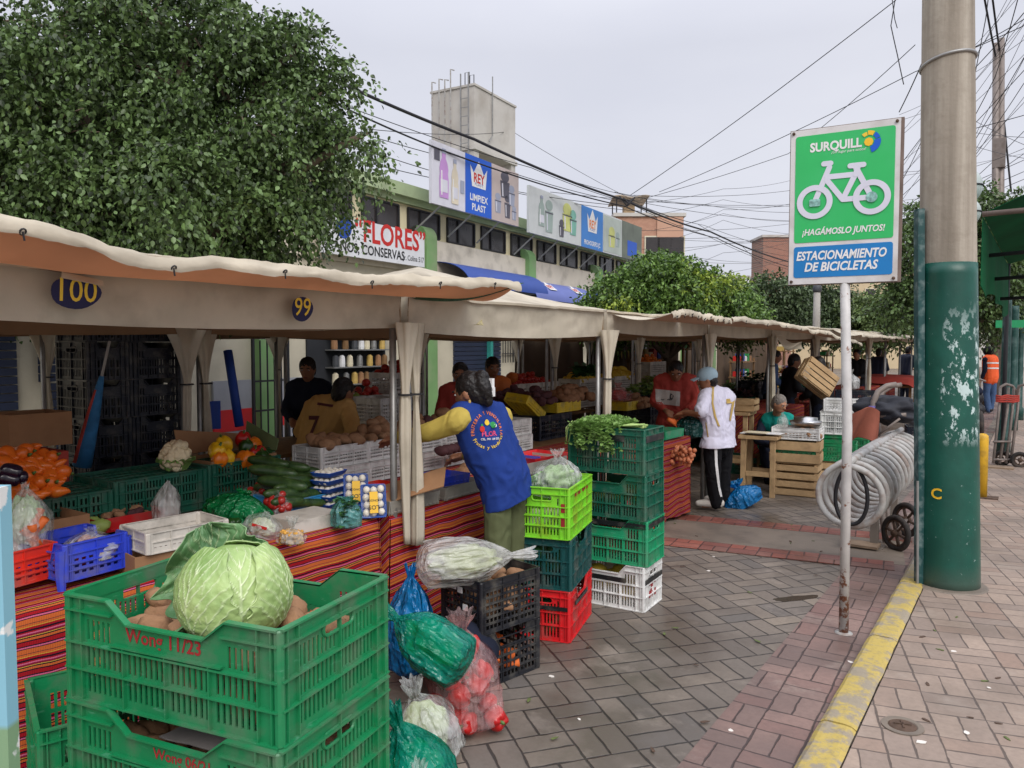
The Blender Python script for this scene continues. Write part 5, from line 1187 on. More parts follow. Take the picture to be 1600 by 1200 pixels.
# celery heap on the tall stack
tp = Vector(st4[3].location)+Vector((0,0,0.287)); Rb = RZ(rad(3))
cel = thing('celery_bunch', tp+Vector((-0.05,0,-0.03)), rad(3), 'bunch of leafy celery spilling over the tallest dark green stack', 'celery')
def celery(n, fn, L, seed):
    g = np.random.default_rng(seed); b = MB()
    for k in range(n):
        q, d = fn(g)
        for j in range(5):
            a = 2*math.pi*j/5+g.uniform(0,1); s, t_, w_ = frame_of(d); dd = (w_*0.55+s*math.cos(a)*0.8+t_*math.sin(a)*0.8).normalized(); l = L*g.uniform(0.6,1.2); s2 = frame_of(dd)[0]
            b.add([q, q+dd*l*0.35+s2*l*0.34, q+dd*l*0.7+s2*l*0.42, q+dd*l, q+dd*l*0.7-s2*l*0.42, q+dd*l*0.35-s2*l*0.34], [(0,1,2,3),(0,3,4,5)])
    return b
def f1(g): 
    x = g.uniform(-0.19,0.14); y = g.uniform(-0.16,0.14); z = 0.03+0.055*(1-((x+0.02)/0.22)**2)*(1-(y/0.2)**2)*g.uniform(0.4,1.0)
    return Vector((x,y,max(0.015,z))), Vector((g.normal()*0.5,g.normal()*0.5-0.35,0.8)).normalized()
def f2(g):
    t = g.uniform(0,1); k = g.integers(0,3); x0 = (-0.13,0.06,-0.03)[k]; x = x0+g.normal()*0.035+0.03*t; return Vector((x,-0.175-0.03*math.sin(t*3)-0.02*g.uniform(0,1),0.05-(0.15,0.17,0.08)[k]*t)), Vector((g.normal()*0.5,-0.9,-0.2)).normalized()
celery(820, f1, 0.027, 1).build('leaves', M['herb'], cel); celery(190, f2, 0.026, 2).build('hanging_leaves', M['herb'], cel)
b = MB()
for k in range(16): b.tube([(0.02+rr(-.02,.02),rr(-.12,.05),0.03),(0.14,rr(-.12,.02),0.045),(0.27,rr(-.1,0),0.035+rr(0,.02))],[0.004,0.007,0.008],6)
for k in range(8): x = rr(-.22,.0); b.tube([(x,-.12,0.06),(x+rr(-.02,.02),-.19,0.02),(x+rr(-.03,.03),-.2,-0.08)],[0.003,0.003,0.0015],5)
b.build('stalks', mat('celery_stalk',(160,186,110),0.5,0.15,20), cel, True)
# contents of the stacked crates
for e, me, lab, z in ((st4[0], 'banana', 'yellow fruit inside the white crate of the tall stack', 0.2),(st4[1],'tomato','red vegetables inside the bright green crate',0.15),(st4[2],'chayote','green vegetables inside the dark green crate',0.17),(st3[0],'spinach','dark leafy greens inside the red crate',0.2),(st3[1],'spinach','dark leafy greens inside the deep green crate',0.2),(st3[2],'palegreen','pale stalks inside the lime crate',0.12)):
    L, W, H = (0.53,0.31,0.287); b = MB()
    for k in range(24): b.blob((rr(-.19,.19),rr(-.09,.09),rr(0.05,z)),(0.055,0.045,0.042),12,8,0.2,2,k)
    o = b.build('vegetables', M[me], smooth=True); o.location = e.location; o.rotation_euler = e.rotation_euler; tag(o, lab, 'vegetables', kind='stuff')
for k in range(26): inst('carrot', CAR[0], Vector((cbk.x,cbk.y,0.03))+RZ(ba) @ Vector((0.20+rr(-.14,.14),0.15+rr(-.10,.10),rr(0,.10))), (rr(-.3,.3),rr(-.3,.3),rr(0,6)), 1.1, 'carrot inside the lower black crate', 'carrot', 'carrots in the lower black crate')
for k in range(24): inst('squash_piece', random.choice(POT), Vector((cbk.x,cbk.y,0.29))+RZ(ba) @ Vector((0.20+rr(-.14,.14),0.15+rr(-.10,.10),rr(0,.17))), (rr(-1,1),rr(-1,1),rr(0,6)), 1.0, 'vegetable inside the upper black mesh crate', 'vegetables', 'vegetables in the upper black crate')
bpy.data.objects[-1] if False else None
# ================================================================== NEAR STALL DISPLAY
def carton(name, c, rz, L, W, H, label, flaps=0, m='card', T=0.006):
    e = thing(name, c, rz, label, 'cardboard box'); b = MB(); b.box((0,0,T/2),(L,W,T))
    for s in (-1,1): b.box((0,s*(W/2-T/2),H/2+T/2),(L,T,H-T)); b.box((s*(L/2-T/2),0,H/2+T/2),(T,W-2*T,H-T))
    b.build('box', M[m], e)
    if flaps:
        f = MB()
        f.grid(lambda u,v: (-L/2+L*u, W/2+0.10*v*flaps, H+0.06*v), 6, 3, 0.004); f.build('flap', M[m], e)
    return e
zc = TZ+0.225; yC = AX(362,742,-3.86).y
pcx = carton('cardboard_box', (-3.88,yC,zc), rad(90), 0.44, 0.30, 0.035, 'opened carton of coloured bell peppers on the dark green crate')
b = MB(); b.grid(lambda u,v: (-0.22+0.44*u, 0.15+0.05*v, 0.05+0.14*v-0.06*u*v), 6, 3, 0.004); b.build('flap', M['card'], pcx)
b = MB(); b.grid(lambda u,v: (0.22+0.02*v, -0.15+0.30*u, 0.05+0.16*v*(0.4+0.6*u)), 6, 3, 0.004); b.build('flap', mat('printed_carton',(96,112,74),0.85,0.2,8), pcx)
for px, py, k, s in ((334,708,'pep_yellow',1.0),(356,698,'pep_yellow',1.0),(377,690,'pep_red',.9),(382,703,'pep_green',.9),(402,699,'pep_orange',.95),(409,709,'pep_red',.8),(352,722,'pep_yellow',1.1),(379,724,'pep_orange',1.1),(402,722,'pep_green',1.1),(425,714,'pep_green',.9),(392,714,'pep_red',.8),(340,723,'pep_orange',.9),(415,728,'pep_green',1.0)):
    q = AX(px, py-2, -3.72-(730-py)*0.004); inst('bell_pepper', random.choice(PEP[k]), q-Vector((0,0,0.040*s)), (rr(-.5,.5),rr(-.5,.5),rr(0,6)), s*1.16, {'pep_yellow':'yellow','pep_red':'red','pep_green':'dark green','pep_orange':'orange'}[k]+' bell pepper in the opened carton', 'bell pepper', {'pep_yellow':'yellow','pep_red':'red','pep_green':'green','pep_orange':'orange'}[k]+' peppers in the carton')
for px, py in ((342,716),(368,712),(395,708),(360,710)): q = AX(px,py,-3.9); inst('bell_pepper', PEP['pep_yellow'][0], q-Vector((0,0,0.08)), (0,0,rr(0,6)), 1.0, 'yellow bell pepper in the opened carton', 'bell pepper', 'yellow peppers in the carton')
# cauliflower
q = AX(275, 724, -3.80); cf = thing('cauliflower', (q.x,q.y,zc-0.005), 0, 'large cream cauliflower with green leaves on the upturned crate', 'cauliflower'); b = MB()
g_ = np.random.default_rng(4)
for k in range(90):
    d = Vector(g_.normal(size=3)); d.normalize(); d = (d+Vector((0.5,-0.55,0.25))*0.35).normalized(); b.blob(Vector((0,0,0.085))+Vector((d.x*0.062,d.y*0.07,d.z*0.068)), 0.021*g_.uniform(0.75,1.25), 10, 7, 0.25, 4, k)
b.blob((0,0,0.085),(0.066,0.07,0.07),20,14); b.build('curd', mat('cauliflower_curd',(224,208,172),0.8,0.10,30,0.6,120), cf, True)
b = MB()
for k in range(14):
    a = k*0.45+0.3; s_ = Vector((math.cos(a),math.sin(a),0))
    b.grid(lambda u,v: s_*(0.05+0.05*v)+Vector((-s_.y,s_.x,0))*((2*u-1)*0.03*math.sin(math.pi*(0.15+0.8*v)))+Vector((0,0,0.02+0.10*v-0.05*v*v+0.01*math.sin(5*u+k))), 6, 8, 0.002)
b.build('leaves', M['herb'], cf, True)
# cucumbers in their sky blue tray
q = G(470, 800, TZ); tr_ = crate('plastic_tray', (q.x-0.06,q.y+0.07,TZ+0.004), rad(90), 'crate_sky', 'sky blue mesh tray under the heap of cucumbers', 'milk', (0.42,0.30,0.09), cat='tray', pitch=0.02, rows=2, gap=0.65, handle=False)
for i, (px, py, a, x, s) in enumerate([(425,738,0.15,-3.40,1.1),(440,757,0.1,-3.28,1.15),(452,728,0.2,-3.5,1.0),(470,735,0.3,-3.45,.95),(482,745,0.5,-3.40,.9),(462,748,1.2,-3.3,.9),(455,762,1.3,-3.25,.95),(470,757,1.4,-3.28,.95),(485,760,1.3,-3.32,.9),(440,770,1.2,-3.2,.9),(460,773,1.4,-3.2,.95),(475,771,1.3,-3.22,.95),(490,772,1.3,-3.26,.9),(450,782,1.35,-3.16,.85),(482,785,1.2,-3.18,.85),(466,786,1.4,-3.16,.9),(418,722,0.1,-3.55,1.0),(443,745,0.1,-3.45,1.0),(430,765,0.2,-3.4,1.0),(475,778,.3,-3.4,1.0),(450,765,.2,-3.45,1.0)]):
    q = AX(px, py, x); inst('cucumber', CUK[i%3], q-Vector((0,0,0.03)), (0,0.12,YAW-0.15+a*0.9), s, 'dark green cucumber heaped behind the mushroom trays', 'cucumber', 'cucumbers heaped on the near stall')
# orange chilli peppers heap
q = AX(58, 772, -3.55); hp = carton('cardboard_box', (-3.62,q.y,TZ+0.10), rad(90), 0.36, 0.30, 0.05, 'low carton holding the orange chilli peppers')
for px, py in [(x, y) for y in range(704, 775, 11) for x in range(10, 101, 13)]:
    if py < 704+abs(px-42)*0.45-4: continue
    x_ = -3.50-(772-py)*0.0026; q = AX(px+rr(-3,3), py+rr(-3,3), x_); inst('chili_pepper', random.choice(CHI), q-Vector((0,0,0.02)), (rr(-.4,.4),rr(-.3,.4),YAW+rr(-0.7,0.5)+(3.14 if random.random()<.3 else 0)), (0.80*rr(.9,1.1),1.15,1.15), 'orange chilli pepper heaped at the left of the stall', 'chilli pepper', 'orange chilli peppers')
for px, py in ((14,748),(22,756),(10,760)): q = AX(px,py,-3.40); inst('eggplant', CUK[0].copy(), q, (0,0.3,1.0), (0.34,1.0,1.0), 'black eggplant beside the orange chilli peppers', 'eggplant', 'eggplants at the left edge').data.materials[0] = M['eggplant']
# pale chayotes and pouch behind the blue basket
CH = [MB().blob((0,0,0.03),(0.065,0.036,0.036),16,11,0.2,2,s).data('chayote', M['chayote'], True) for s in range(2)]
for px, py, a in ((72,812,0),(92,806,.4),(112,808,.1),(138,808,.2),(152,814,.5),(84,818,.9),(122,818,.2)): q = G(px, py+6, TZ+0.06); inst('chayote', CH[px%2], q-Vector((0,0,0.04)), (rr(-.3,.3),rr(-.3,.3),YAW+a), 1.0, 'pale green chayote behind the blue basket', 'chayote', 'chayotes behind the blue basket')
def basket(px, py, L, W, H, rz, m, label, legs=0.03, z=TZ, **kw):
    q = G(px, py, z); d = dict(pitch=0.022, rows=3, gap=0.62, handle=False, dip=0.07, dip_end=0.0, lbl=False); d.update(kw)
    e = crate('plastic_basket', (q.x,q.y,z+legs), rz, m, label, 'milk', (L,W,H), cat='basket', **d)
    for sx in (-1,1):
        for sy in (-1,1): MB().tube([(sx*(L/2-0.012),sy*(W/2+0.006),H-0.02),(sx*(L/2-0.012),sy*(W/2+0.010),0.03),(sx*(L/2-0.004),sy*(W/2+0.012),-legs)],[0.022,0.019,0.014],8).build('foot', M[m], e)
    return e
basket(120, 902, 0.27, 0.24, 0.14, rad(4), 'basket_blue', 'bright blue stacking basket with feet on the near table'); basket(8, 920, 0.24, 0.24, 0.13, rad(8), 'basket_red', 'red stacking basket cut off by the left edge', dip=0.0)
q = G(140,880,TZ+0.05)
for k in range(16): inst('tomato', TOM[0], q+Vector((rr(-.09,.09),rr(-.07,.07),rr(0.0,.06))), (0,0,0), 1.0, 'red tomato in the blue basket', 'tomato', 'tomatoes in the blue basket')
bag('plastic_bag', G(145,872,TZ+0.07), (0.11,0.08), 0.12, 'clear', 'crumpled clear bag inside the blue basket', 0.3, seed=41, neck=0.9)
q = G(272, 866, TZ+0.06); carton('cardboard_box', (G(245,895,TZ).x-0.05,G(245,895,TZ).y+0.06,TZ+0.004), rad(80), 0.30, 0.22, 0.085, 'brown cardboard box under the cream tray')
crate('plastic_tray', (G(258,895,TZ).x-0.07,G(258,895,TZ).y+0.09,TZ+0.092), rad(84), 'crate_offwhite', 'cream slatted tray on the cardboard box behind the cabbage', 'plain', (0.33,0.23,0.085), cat='tray', rows=1, pitch=0.019, gap=0.5, handle=False, proj=0.005, edge=0.02)
q = G(196, 826, TZ); crate('plastic_tray', (q.x-0.05,q.y,TZ+0.01), rad(88), 'crate_red', 'red tray of small roots behind the blue basket', 'tray', (0.34,0.24,0.07), cat='tray', pitch=0.014)
heap('root', PUR+POT, (q.x-0.05,q.y,TZ+0.03), 0.30, 0.2, rad(88), 2, 0.05, 'small knobbly root in the red tray', 'root vegetable', 'roots in the red tray', 0.55, 0.03)
q = G(488, 828, TZ); crate('plastic_tray', (q.x-0.07,q.y+0.02,TZ+0.006), rad(86), 'crate_offwhite', 'grey white upturned tray beside the spinach bag', 'plain', (0.30,0.22,0.06), cat='tray', rows=1, handle=False, pitch=0.024, flange=False)
MB().grid(lambda u,v: (q.x-0.07-0.105+0.21*u, q.y+0.02-0.145+0.29*v, TZ+0.069), 4, 4, 0.003).build('tray_liner', M['crate_offwhite'], own=True).update_tag()
tag(bpy.data.objects['tray_liner'], 'flat liner on top of the grey white upturned tray', 'liner')
# mushrooms in blue trays
M['trayblue'] = mat('blue_foam_tray', (28,84,176), 0.5, 0.06, 5); M['labely'] = mat('yellow_label', (232,184,44), 0.5, 0.05)
F['wrap'] = plastic_film('cling_film', (235,235,238), 0.10, 0.12, (252,252,252), 22)
def mushtray(loc, rot, label, upright=False):
    e = thing('mushroom_tray', loc, 0, label, 'mushroom tray', 'blue trays of mushrooms'); e.rotation_euler = rot; L, W, H = 0.17, 0.125, 0.035
    b = MB(); b.grid(lambda u,v: ((u-.5)*L*(1-0.0), (v-.5)*W, 0.004+0.030*(max(abs(2*u-1),abs(2*v-1))**6)), 16, 14, 0.003); b.build('tray', M['trayblue'], e, True)
    for i in range(4):
        for j in range(3): MB().blob((-0.06+0.04*i+rr(-.004,.004),-0.036+0.036*j+rr(-.004,.004),0.026),(0.019,0.018,0.017),12,8,0.15,2,i*3+j).build('mushroom', M['mushroom'], e, True)
    MB().grid(lambda u,v: ((u-.5)*L, (v-.5)*W, 0.036+0.012*math.sin(math.pi*u)*math.sin(math.pi*v)), 10, 10).build('film', F['wrap'], e, True)
    if upright:
        lb_ = MB().box((0.01,0.0,0.0505),(0.11,0.042,0.002)).build('label', M['labely'], e); MB().mesh(text_mesh('LOS', 0.03, 0.01), TR((0.035,0,0.053)) @ RZ(-rad(90))).build('label_lettering', M['black'], lb_); MB().mesh(text_mesh('HONGOS', 0.016, 0.006), TR((0.0,0,0.053)) @ RZ(-rad(90))).build('label_lettering', M['black'], lb_)
    return e
q = G(528, 800, TZ)
for k in range(5): mushtray((q.x-0.10,q.y+0.03,TZ+0.006+0.043*k), (0,0,rad(100)+0.05*math.sin(k*2)), ('lowest','second','third','fourth','topmost')[k]+' blue mushroom tray of the flat pile')
def upr(px, py, z, lab, ang):
    q = G(px, py, z); e = mushtray((q.x,q.y,z+0.088), (0,0,0), lab, True); n = Vector((0.72,-0.62,0.32)).normalized(); u = Vector((0,0,-1)); u = (u-n*u.dot(n)).normalized(); v = n.cross(u); e.rotation_euler = Matrix(((u.x,v.x,n.x),(u.y,v.y,n.y),(u.z,v.z,n.z))).to_euler(); return e
upr(556, 792, TZ+0.03, 'upright labelled mushroom tray standing behind the front one', 0); upr(583, 810, TZ, 'front upright mushroom tray with yellow label at the cloth corner', 0)
# cartons at the far left
q = AX(60, 697, -4.2); carton('cardboard_box', (-4.3,q.y,q.z), rad(90), 0.30, 0.28, 0.17, 'brown cardboard box standing above the orange chillies'); 
q = AX(60, 726, -4.2); carton('cardboard_box', (-4.3,q.y,q.z-0.14), rad(90), 0.26, 0.28, 0.20, 'red and white printed carton under the brown box', m='pinkcarton' if 'pinkcarton' in M else 'redsweat')
um = thing('folded_umbrella', AX(128, 728, -4.4), 0, 'folded blue and red striped umbrella leaning on the dark crates', 'umbrella')
MB().lathe([(0.05,0.0),(0.045,0.12),(0.035,0.3),(0.02,0.46),(0.012,0.52)], 14, 0, Matrix.Rotation(rad(14),4,CF), fr=lambda a,t: 1+0.15*math.sin(7*a)).build('canopy', mat('blue_umbrella_cloth',(46,110,160),0.7,0.3,14), um, True)
MB().lathe([(0.052,0.02),(0.047,0.14),(0.037,0.3),(0.022,0.44)], 14, 0, Matrix.Rotation(rad(14),4,CF) @ TR((0.004,-0.004,0)) @ Matrix.Diagonal((0.45,0.99,1,1))).build('stripe', M['redsweat'], um, True); MB().tube([Matrix.Rotation(rad(14),4,CF) @ Vector((0,0,0.5)), Matrix.Rotation(rad(14),4,CF) @ Vector((0,0,0.72))],0.008,6).build('shaft', M['steel'], um)
# blue pole, blue cloth, wooden crates by the inner post
q = AX(362,548,-4.9); MB().tube([AX(356,548,-4.9), AX(374,666,-4.75)], 0.032, 12).build('rolled_tarpaulin', M['blue'], own=True, smooth=True)
tag(bpy.data.objects['rolled_tarpaulin'], 'dark blue rolled tarpaulin hanging by the iron gate', 'tarpaulin')
q = AX(333,640,-4.8); MB().grid(lambda u,v: q+Vector((0.01*math.sin(9*u), 0.09*(u-.5)*2*0.6, 0.06-0.20*v)), 8, 6, 0.004).build('blue_rag', M['blue'], own=True, smooth=True); tag(bpy.data.objects['blue_rag'], 'blue cloth hanging below the wooden crates', 'cloth')
# ================================================================== SECOND AND FARTHER STALLS
def woodcrate(name, loc, rz, L, W, H, label, nsl=3, rot=None, cat='wooden crate', group=None):
    e = thing(name, loc, rz, label, cat, group)
    if rot: e.rotation_euler = rot
    for sx in (-1,1):
        for sy in (-1,1): MB().box((sx*(L/2-0.018),sy*(W/2-0.018),H/2),(0.03,0.03,H)).build('corner_post', M['wood'], e)
    sh = H/nsl
    for k in range(nsl):
        for sy in (-1,1): MB().box((0.002*k,sy*(W/2+0.003),(k+0.5)*sh),(L,0.009,sh*0.72)).build('slat', M['wood'], e)
        for sx in (-1,1): MB().box((sx*(L/2+0.003),0,(k+0.5)*sh+0.003),(0.009,W-0.002,sh*0.70)).build('slat', M['wood'], e)
    b = MB()
    for k in range(4): b.box((0,-W/2+(k+.5)*W/4,0.006),(L-0.01,W/4*0.8,0.008))
    b.build('base', M['wood'], e); return e
# potatoes on the white mesh crates
for (px, lab, me) in ((545,'left of the post',POT),(612,'behind the post',POT),(672,'right of the post',PUR+POT),(720,'in front of the blue vest',POT)):
    q = AX(px, 745, -3.60); heap('potato', me, (-3.74,q.y,TZ+0.255), 0.36, 0.22, rad(90), 3 if px > 600 else 1, 0.08, 'potato heaped on the white mesh crates '+lab, 'potato', 'potatoes '+lab, 1.0, 0.045)
for k in range(6): q = AX(690+k*9, 712-k*2, -3.45); inst('potato', PUR[k%3], q, (0,0,k), 1.0, 'purple potato at the front of the white crates', 'potato', 'purple potatoes at the front')
for k,(px,py) in enumerate(((722,742),(732,734),(738,744),(728,748))): q = AX(px,py,-3.3); inst('potato', POT[k], q-Vector((0,0,0.02)), (0,0,k), 1.1, 'brown potato behind the grey wire tray', 'potato', 'potatoes behind the grey tray')
TZ2 = TZ-0.01+0.006
def tray(px, py, L, W, H, rz, m, label, z=TZ2, **kw):
    q = G(px, py, z); R = RZ(rz); d = dict(pitch=0.014, gap=0.5); d.update(kw); return crate('plastic_tray', (min(q.x-0.05,-2.80-W/2),q.y+0.04,z), rz, m, label, 'tray', (L,W,H), cat='tray', **d)
tray(658, 800, 0.40, 0.29, 0.075, rad(88), 'tray_grey', 'grey mesh tray crossing behind the post'); tray(722, 776, 0.40, 0.29, 0.075, rad(90), 'tray_grey', 'grey mesh tray in front of the blue vest', TZ2+0.002)
tray(868, 740, 0.50, 0.32, 0.085, rad(86), 'tray_grey', 'grey mesh tray right of the blue vest', TZ2+0.02); tray(842, 722, 0.42, 0.30, 0.05, rad(86), 'crate_red', 'shallow red tray behind the grey one', TZ2+0.07); tray(808, 728, 0.30, 0.24, 0.05, rad(86), 'basket_blue', 'shallow blue tray right of the blue vest', TZ2+0.06)
tray(690, 756, 0.30, 0.24, 0.05, rad(86), 'basket_blue', 'shallow blue tray between post and blue vest', TZ2+0.07); tray(598, 792, 0.26, 0.30, 0.11, rad(88), 'basket_red', 'red bin behind the mushroom trays', TZ2); tray(915,728,0.3,0.24,0.06,rad(86),'basket_red','red tray edge beside the celery stack',TZ2+.02)
q = G(640, 775, TZ2+0.1); MB().grid(lambda u,v: q+CR*(-0.16+0.34*u)+Vector((0,0,-0.05+0.10*u+0.09*v))+CF*(0.15*v+0.03*u), 8, 4, 0.005).build('cardboard_sheet', M['card'], own=True); tag(bpy.data.objects['cardboard_sheet'], 'torn cardboard sheet sticking up behind the post', 'cardboard')
q = AX(866, 708, -3.9); crate('plastic_crate', (-4.05,q.y,TZ-0.015), rad(90), 'crate_navy', 'black mesh crate under the yellow baskets', 'milk', (0.60,0.34,0.24), pitch=0.03, rows=4, handle=False)
zb_ = TZ+0.235
crate('plastic_basket', (-4.02,AX(885,672,-3.9).y,zb_), rad(90), 'basket_yellow', 'yellow basket heaped with potatoes above the black crate', 'milk', (0.46,0.30,0.10), cat='basket', pitch=0.022, rows=3, gap=.6, handle=False)
e = crate('plastic_basket', (-4.05,AX(838,668,-3.9).y,zb_+0.04), rad(90), 'basket_yellow', 'tilted yellow basket beside the potato basket', 'milk', (0.34,0.26,0.09), cat='basket', pitch=0.022, rows=3, gap=.6, handle=False); e.rotation_euler = (0.1,0.55,rad(90))
heap('potato', POT, (-4.02,AX(905,650,-3.9).y,zb_+0.09), 0.60, 0.30, rad(90), 3, 0.085, 'brown potato heaped in the yellow basket', 'potato', 'potatoes in the yellow basket', 1.15, 0.05); heap('potato', PUR, (-4.05,AX(858,655,-3.9).y,zb_+0.09), 0.34, 0.30, rad(90), 3, 0.085, 'purple potato heaped in the yellow basket', 'potato', 'purple potatoes in the yellow basket', 1.1, 0.05)
woodcrate('wooden_crate', (-4.55,AX(808,675,-4.5).y,TZ-0.01), rad(90), 0.5,0.34,0.24, 'wooden crate below the purple tubers')
heap('tuber', PUR, (-4.6,AX(812,640,-4.5).y,TZ+0.24), 0.70, 0.34, rad(90), 4, 0.09, 'dark purple tuber heaped on the wooden crate', 'tuber', 'purple tubers on the wooden crate', 1.15, 0.06)
# shelf of oranges behind
PUM = [MB().blob((0,0,0.06),(0.075,0.075,0.065),20,12,0.05,2,s,fn=lambda th,ph: 1+0.06*math.cos(8*ph)).data('pumpkin', M['pumpkin'], True) for s in range(2)]
ORA = [MB().blob((0,0,0.03),(0.036,0.036,0.034),12,8,0.04,2,s).data('orange', M['pep_orange'], True) for s in range(2)]; GRN = [MB().blob((0,0,0.03),(0.036,0.036,0.034),12,8,0.04,2,s).data('lime', M['chayote'], True) for s in range(2)]; REDF = [MB().blob((0,0,0.03),(0.04,0.04,0.036),12,8,0.04,2,s).data('apple', M['tomato'], True) for s in range(2)]; BAN = [MB().blob((0,0,0.03),(0.09,0.036,0.036),14,8,0.15,2,s).data('mango', M['banana'], True) for s in range(2)]
def shelfcrates(x, items, z0):
    for (px0, px1, m, me, lab, n) in items:
        y0, y1 = AX(px0,600,x).y, AX(px1,600,x).y; zz = z0
        for r in range(n):
            crate('plastic_crate', (x-0.17,(y0+y1)/2+0.004*r,zz), rad(90), m, ('lower ' if n > 1 and r == 0 else 'upper ' if n > 1 else '')+lab, 'milk', (round(y1-y0-0.02,2),0.34,0.20), 'fruit crates on the back counters', parts=False, pitch=0.03, rows=4, handle=False); zz += 0.203
        if me: heap(lab.split(' of ')[-1].split(' ')[0].rstrip('s'), me, (x-0.17,(y0+y1)/2,zz-0.04), y1-y0-0.06, 0.28, rad(90), 3, 0.085, 'fruit heaped in the '+lab, 'fruit', 'fruit in the '+lab, 1.0, 0.055)
for px0,px1 in ((590,640),(640,670)): pass
shelfcrates(-5.25, [(542,572,'crate_offwhite',GRN,'pale crate of limes above the beige shirt',2),(575,612,'crate_offwhite',REDF,'pale crate of apples right of the beige shirt',2),(614,660,'crate_white',REDF,'white crate of apples behind the post',3),(795,872,'crate_offwhite',REDF,'pale shelf crate of oranges above the tubers',2)], 0.80)
shelfcrates(-5.3, [(905,945,'crate_offwhite',BAN,'pale crate of mangoes behind the post',2),(960,1000,'crate_offwhite',BAN,'pale crate of bananas left of red sweatshirt',2),(1015,1040,'card' if False else 'crate_offwhite',ORA,'pale crate of oranges behind the red sweatshirt',3)], 0.80)
q = AX(800,590,-5.2); inst('pumpkin', PUM[0], (q.x,q.y,q.z-0.06), (0,0,0), 1.0, 'round orange pumpkin standing on the back shelf', 'pumpkin')
for k in range(10):
    y = AX(590+k*1.0,640,-4.95).y
for col_, (px0, px1) in enumerate(((592,625),(628,662))):
    for r in range(5):
        y0, y1 = AX(px0,640,-4.9).y, AX(px1,640,-4.9).y; crate('plastic_crate', (-5.05,(y0+y1)/2+0.005*math.sin(r*3),0.005+0.242*r*0.99), rad(90), 'crate_white', 'white mesh crate in the tall stack behind the front post', 'milk', (round(y1-y0-0.01,2),0.34,0.235), 'white crates stacked behind the post', parts=False, pitch=0.028, rows=5, gap=.72, handle=False)
# red stall: net bags, basket, carrots and grapes
crate('plastic_basket', (-4.0,AX(985,660,-3.9).y,TZ+0.15), rad(90), 'basket_yellow', 'yellow basket in front of the red sweatshirt', 'milk', (0.40,0.30,0.10), cat='basket', pitch=0.022, rows=3, gap=.6, handle=False)
o = filler(bag('net_bag', (-3.95,AX(972,640,-3.9).y,TZ+0.25), (0.15,0.12), 0.22, 'pink', 'red net bag beside the potatoes and the yellow basket', 0.3, seed=51), 'tomatoes', M['pep_red'], (0.11,0.09), 0.08, 0.07, 'red fruit inside the net bag', 'fruit', 3, .3, 5)
heap('potato', POT, (-3.95,AX(1000,655,-3.9).y,TZ+0.16), 0.5, 0.3, rad(90), 3, 0.085, 'potato heaped left of the red sweatshirt seller', 'potato', 'potatoes at the red sweatshirt stall', 1.0, 0.05)
for k,(px,py) in enumerate(((962,612),(975,604),(985,615),(970,622))): q = AX(px,py,-4.6); inst('squash', CUK[0], q, (0.3*k,1.1,k*.4), (0.8,1.7,1.7), 'yellow squash standing on the red sweatshirt stall', 'squash', 'yellow squashes').active_material if False else None
for o in [o for o in bpy.data.objects if o.name.startswith('squash') and not o.name.startswith('squash_p') and o.get('category') == 'squash']:
    o.data = o.data.copy() if o.data.materials[0] != M['banana'] else o.data; o.data.materials[0] = M['banana']
tray(1060, 686, 0.42, 0.30, 0.08, rad(88), 'crate_bgreen', 'green tray of vegetables before the red sweatshirt', TZ+0.02)
for k in range(9): q = AX(1048+k*2,662+k*0.6,-2.95-0.02*k); inst('carrot', CAR[0], q, (0.9,0.6,1.2+0.1*k), 1.0, 'carrot lying before the red sweatshirt seller', 'carrot', 'carrots at the red sweatshirt stall')
GP = MB()
for k in range(60): GP.blob((rr(-.11,.11),rr(-.07,.07),rr(-.09,.09)),0.022,8,6,0,1,k)
o = GP.build('hanging_bundle', mat('orange_ulluco',(196,120,84),0.5,0.2,20,island=0.5), smooth=True); q = AX(1066,712,-2.72); o.location = q; tag(o, 'bundle of small orange and pink tubers hanging over the striped cloth', 'tubers')
leafclump('greens', AX(1078,672,-3.1), (0.12,0.08,0.05), 160, 0.09, M['spinach'], 'dark greens beside the customer bag', 'greens', .7, 8)
leafclump('greens', AX(1180,640,-4.4), (0.25,0.45,0.28), 700, 0.11, M['spinach'], 'tall mass of dark leafy greens behind the wooden table', 'greens', .7, 9)
leafclump('greens', AX(915,585,-5.1)+Vector((0,0,0.02)), (0.16,0.12,0.06), 120, 0.14, M['spinach'], 'dark pineapple leaves on the back shelf', 'greens', 1.0, 10)
# bunting
bu = thing('bunting', AX(985,548,-6.4), 0, 'row of green and yellow paper pennants hanging behind', 'bunting'); a0 = AX(962,549,-6.4); a1 = AX(1000,547,-6.4)
lay(bu, MB().tube([a0,(a0+a1)/2-Vector((0,0,0.02)),a1],0.006,5), 'string', M['iron'])
for k in range(7):
    p = a0.lerp(a1,(k+.5)/7); b = MB(); b.add([p+Vector((0,-.04,0)),p+Vector((0,.04,0)),p+Vector((0.01,0.01,-.15)),p+Vector((0.006,-.04,0)),p+Vector((0.006,.04,0)),p+Vector((0.016,0.01,-.15))],[(0,1,2),(5,4,3),(0,3,4,1),(1,4,5,2),(2,5,3,0)]); b.build('pennant', M['gold' if k%2 else 'herb'], bu, world=True)
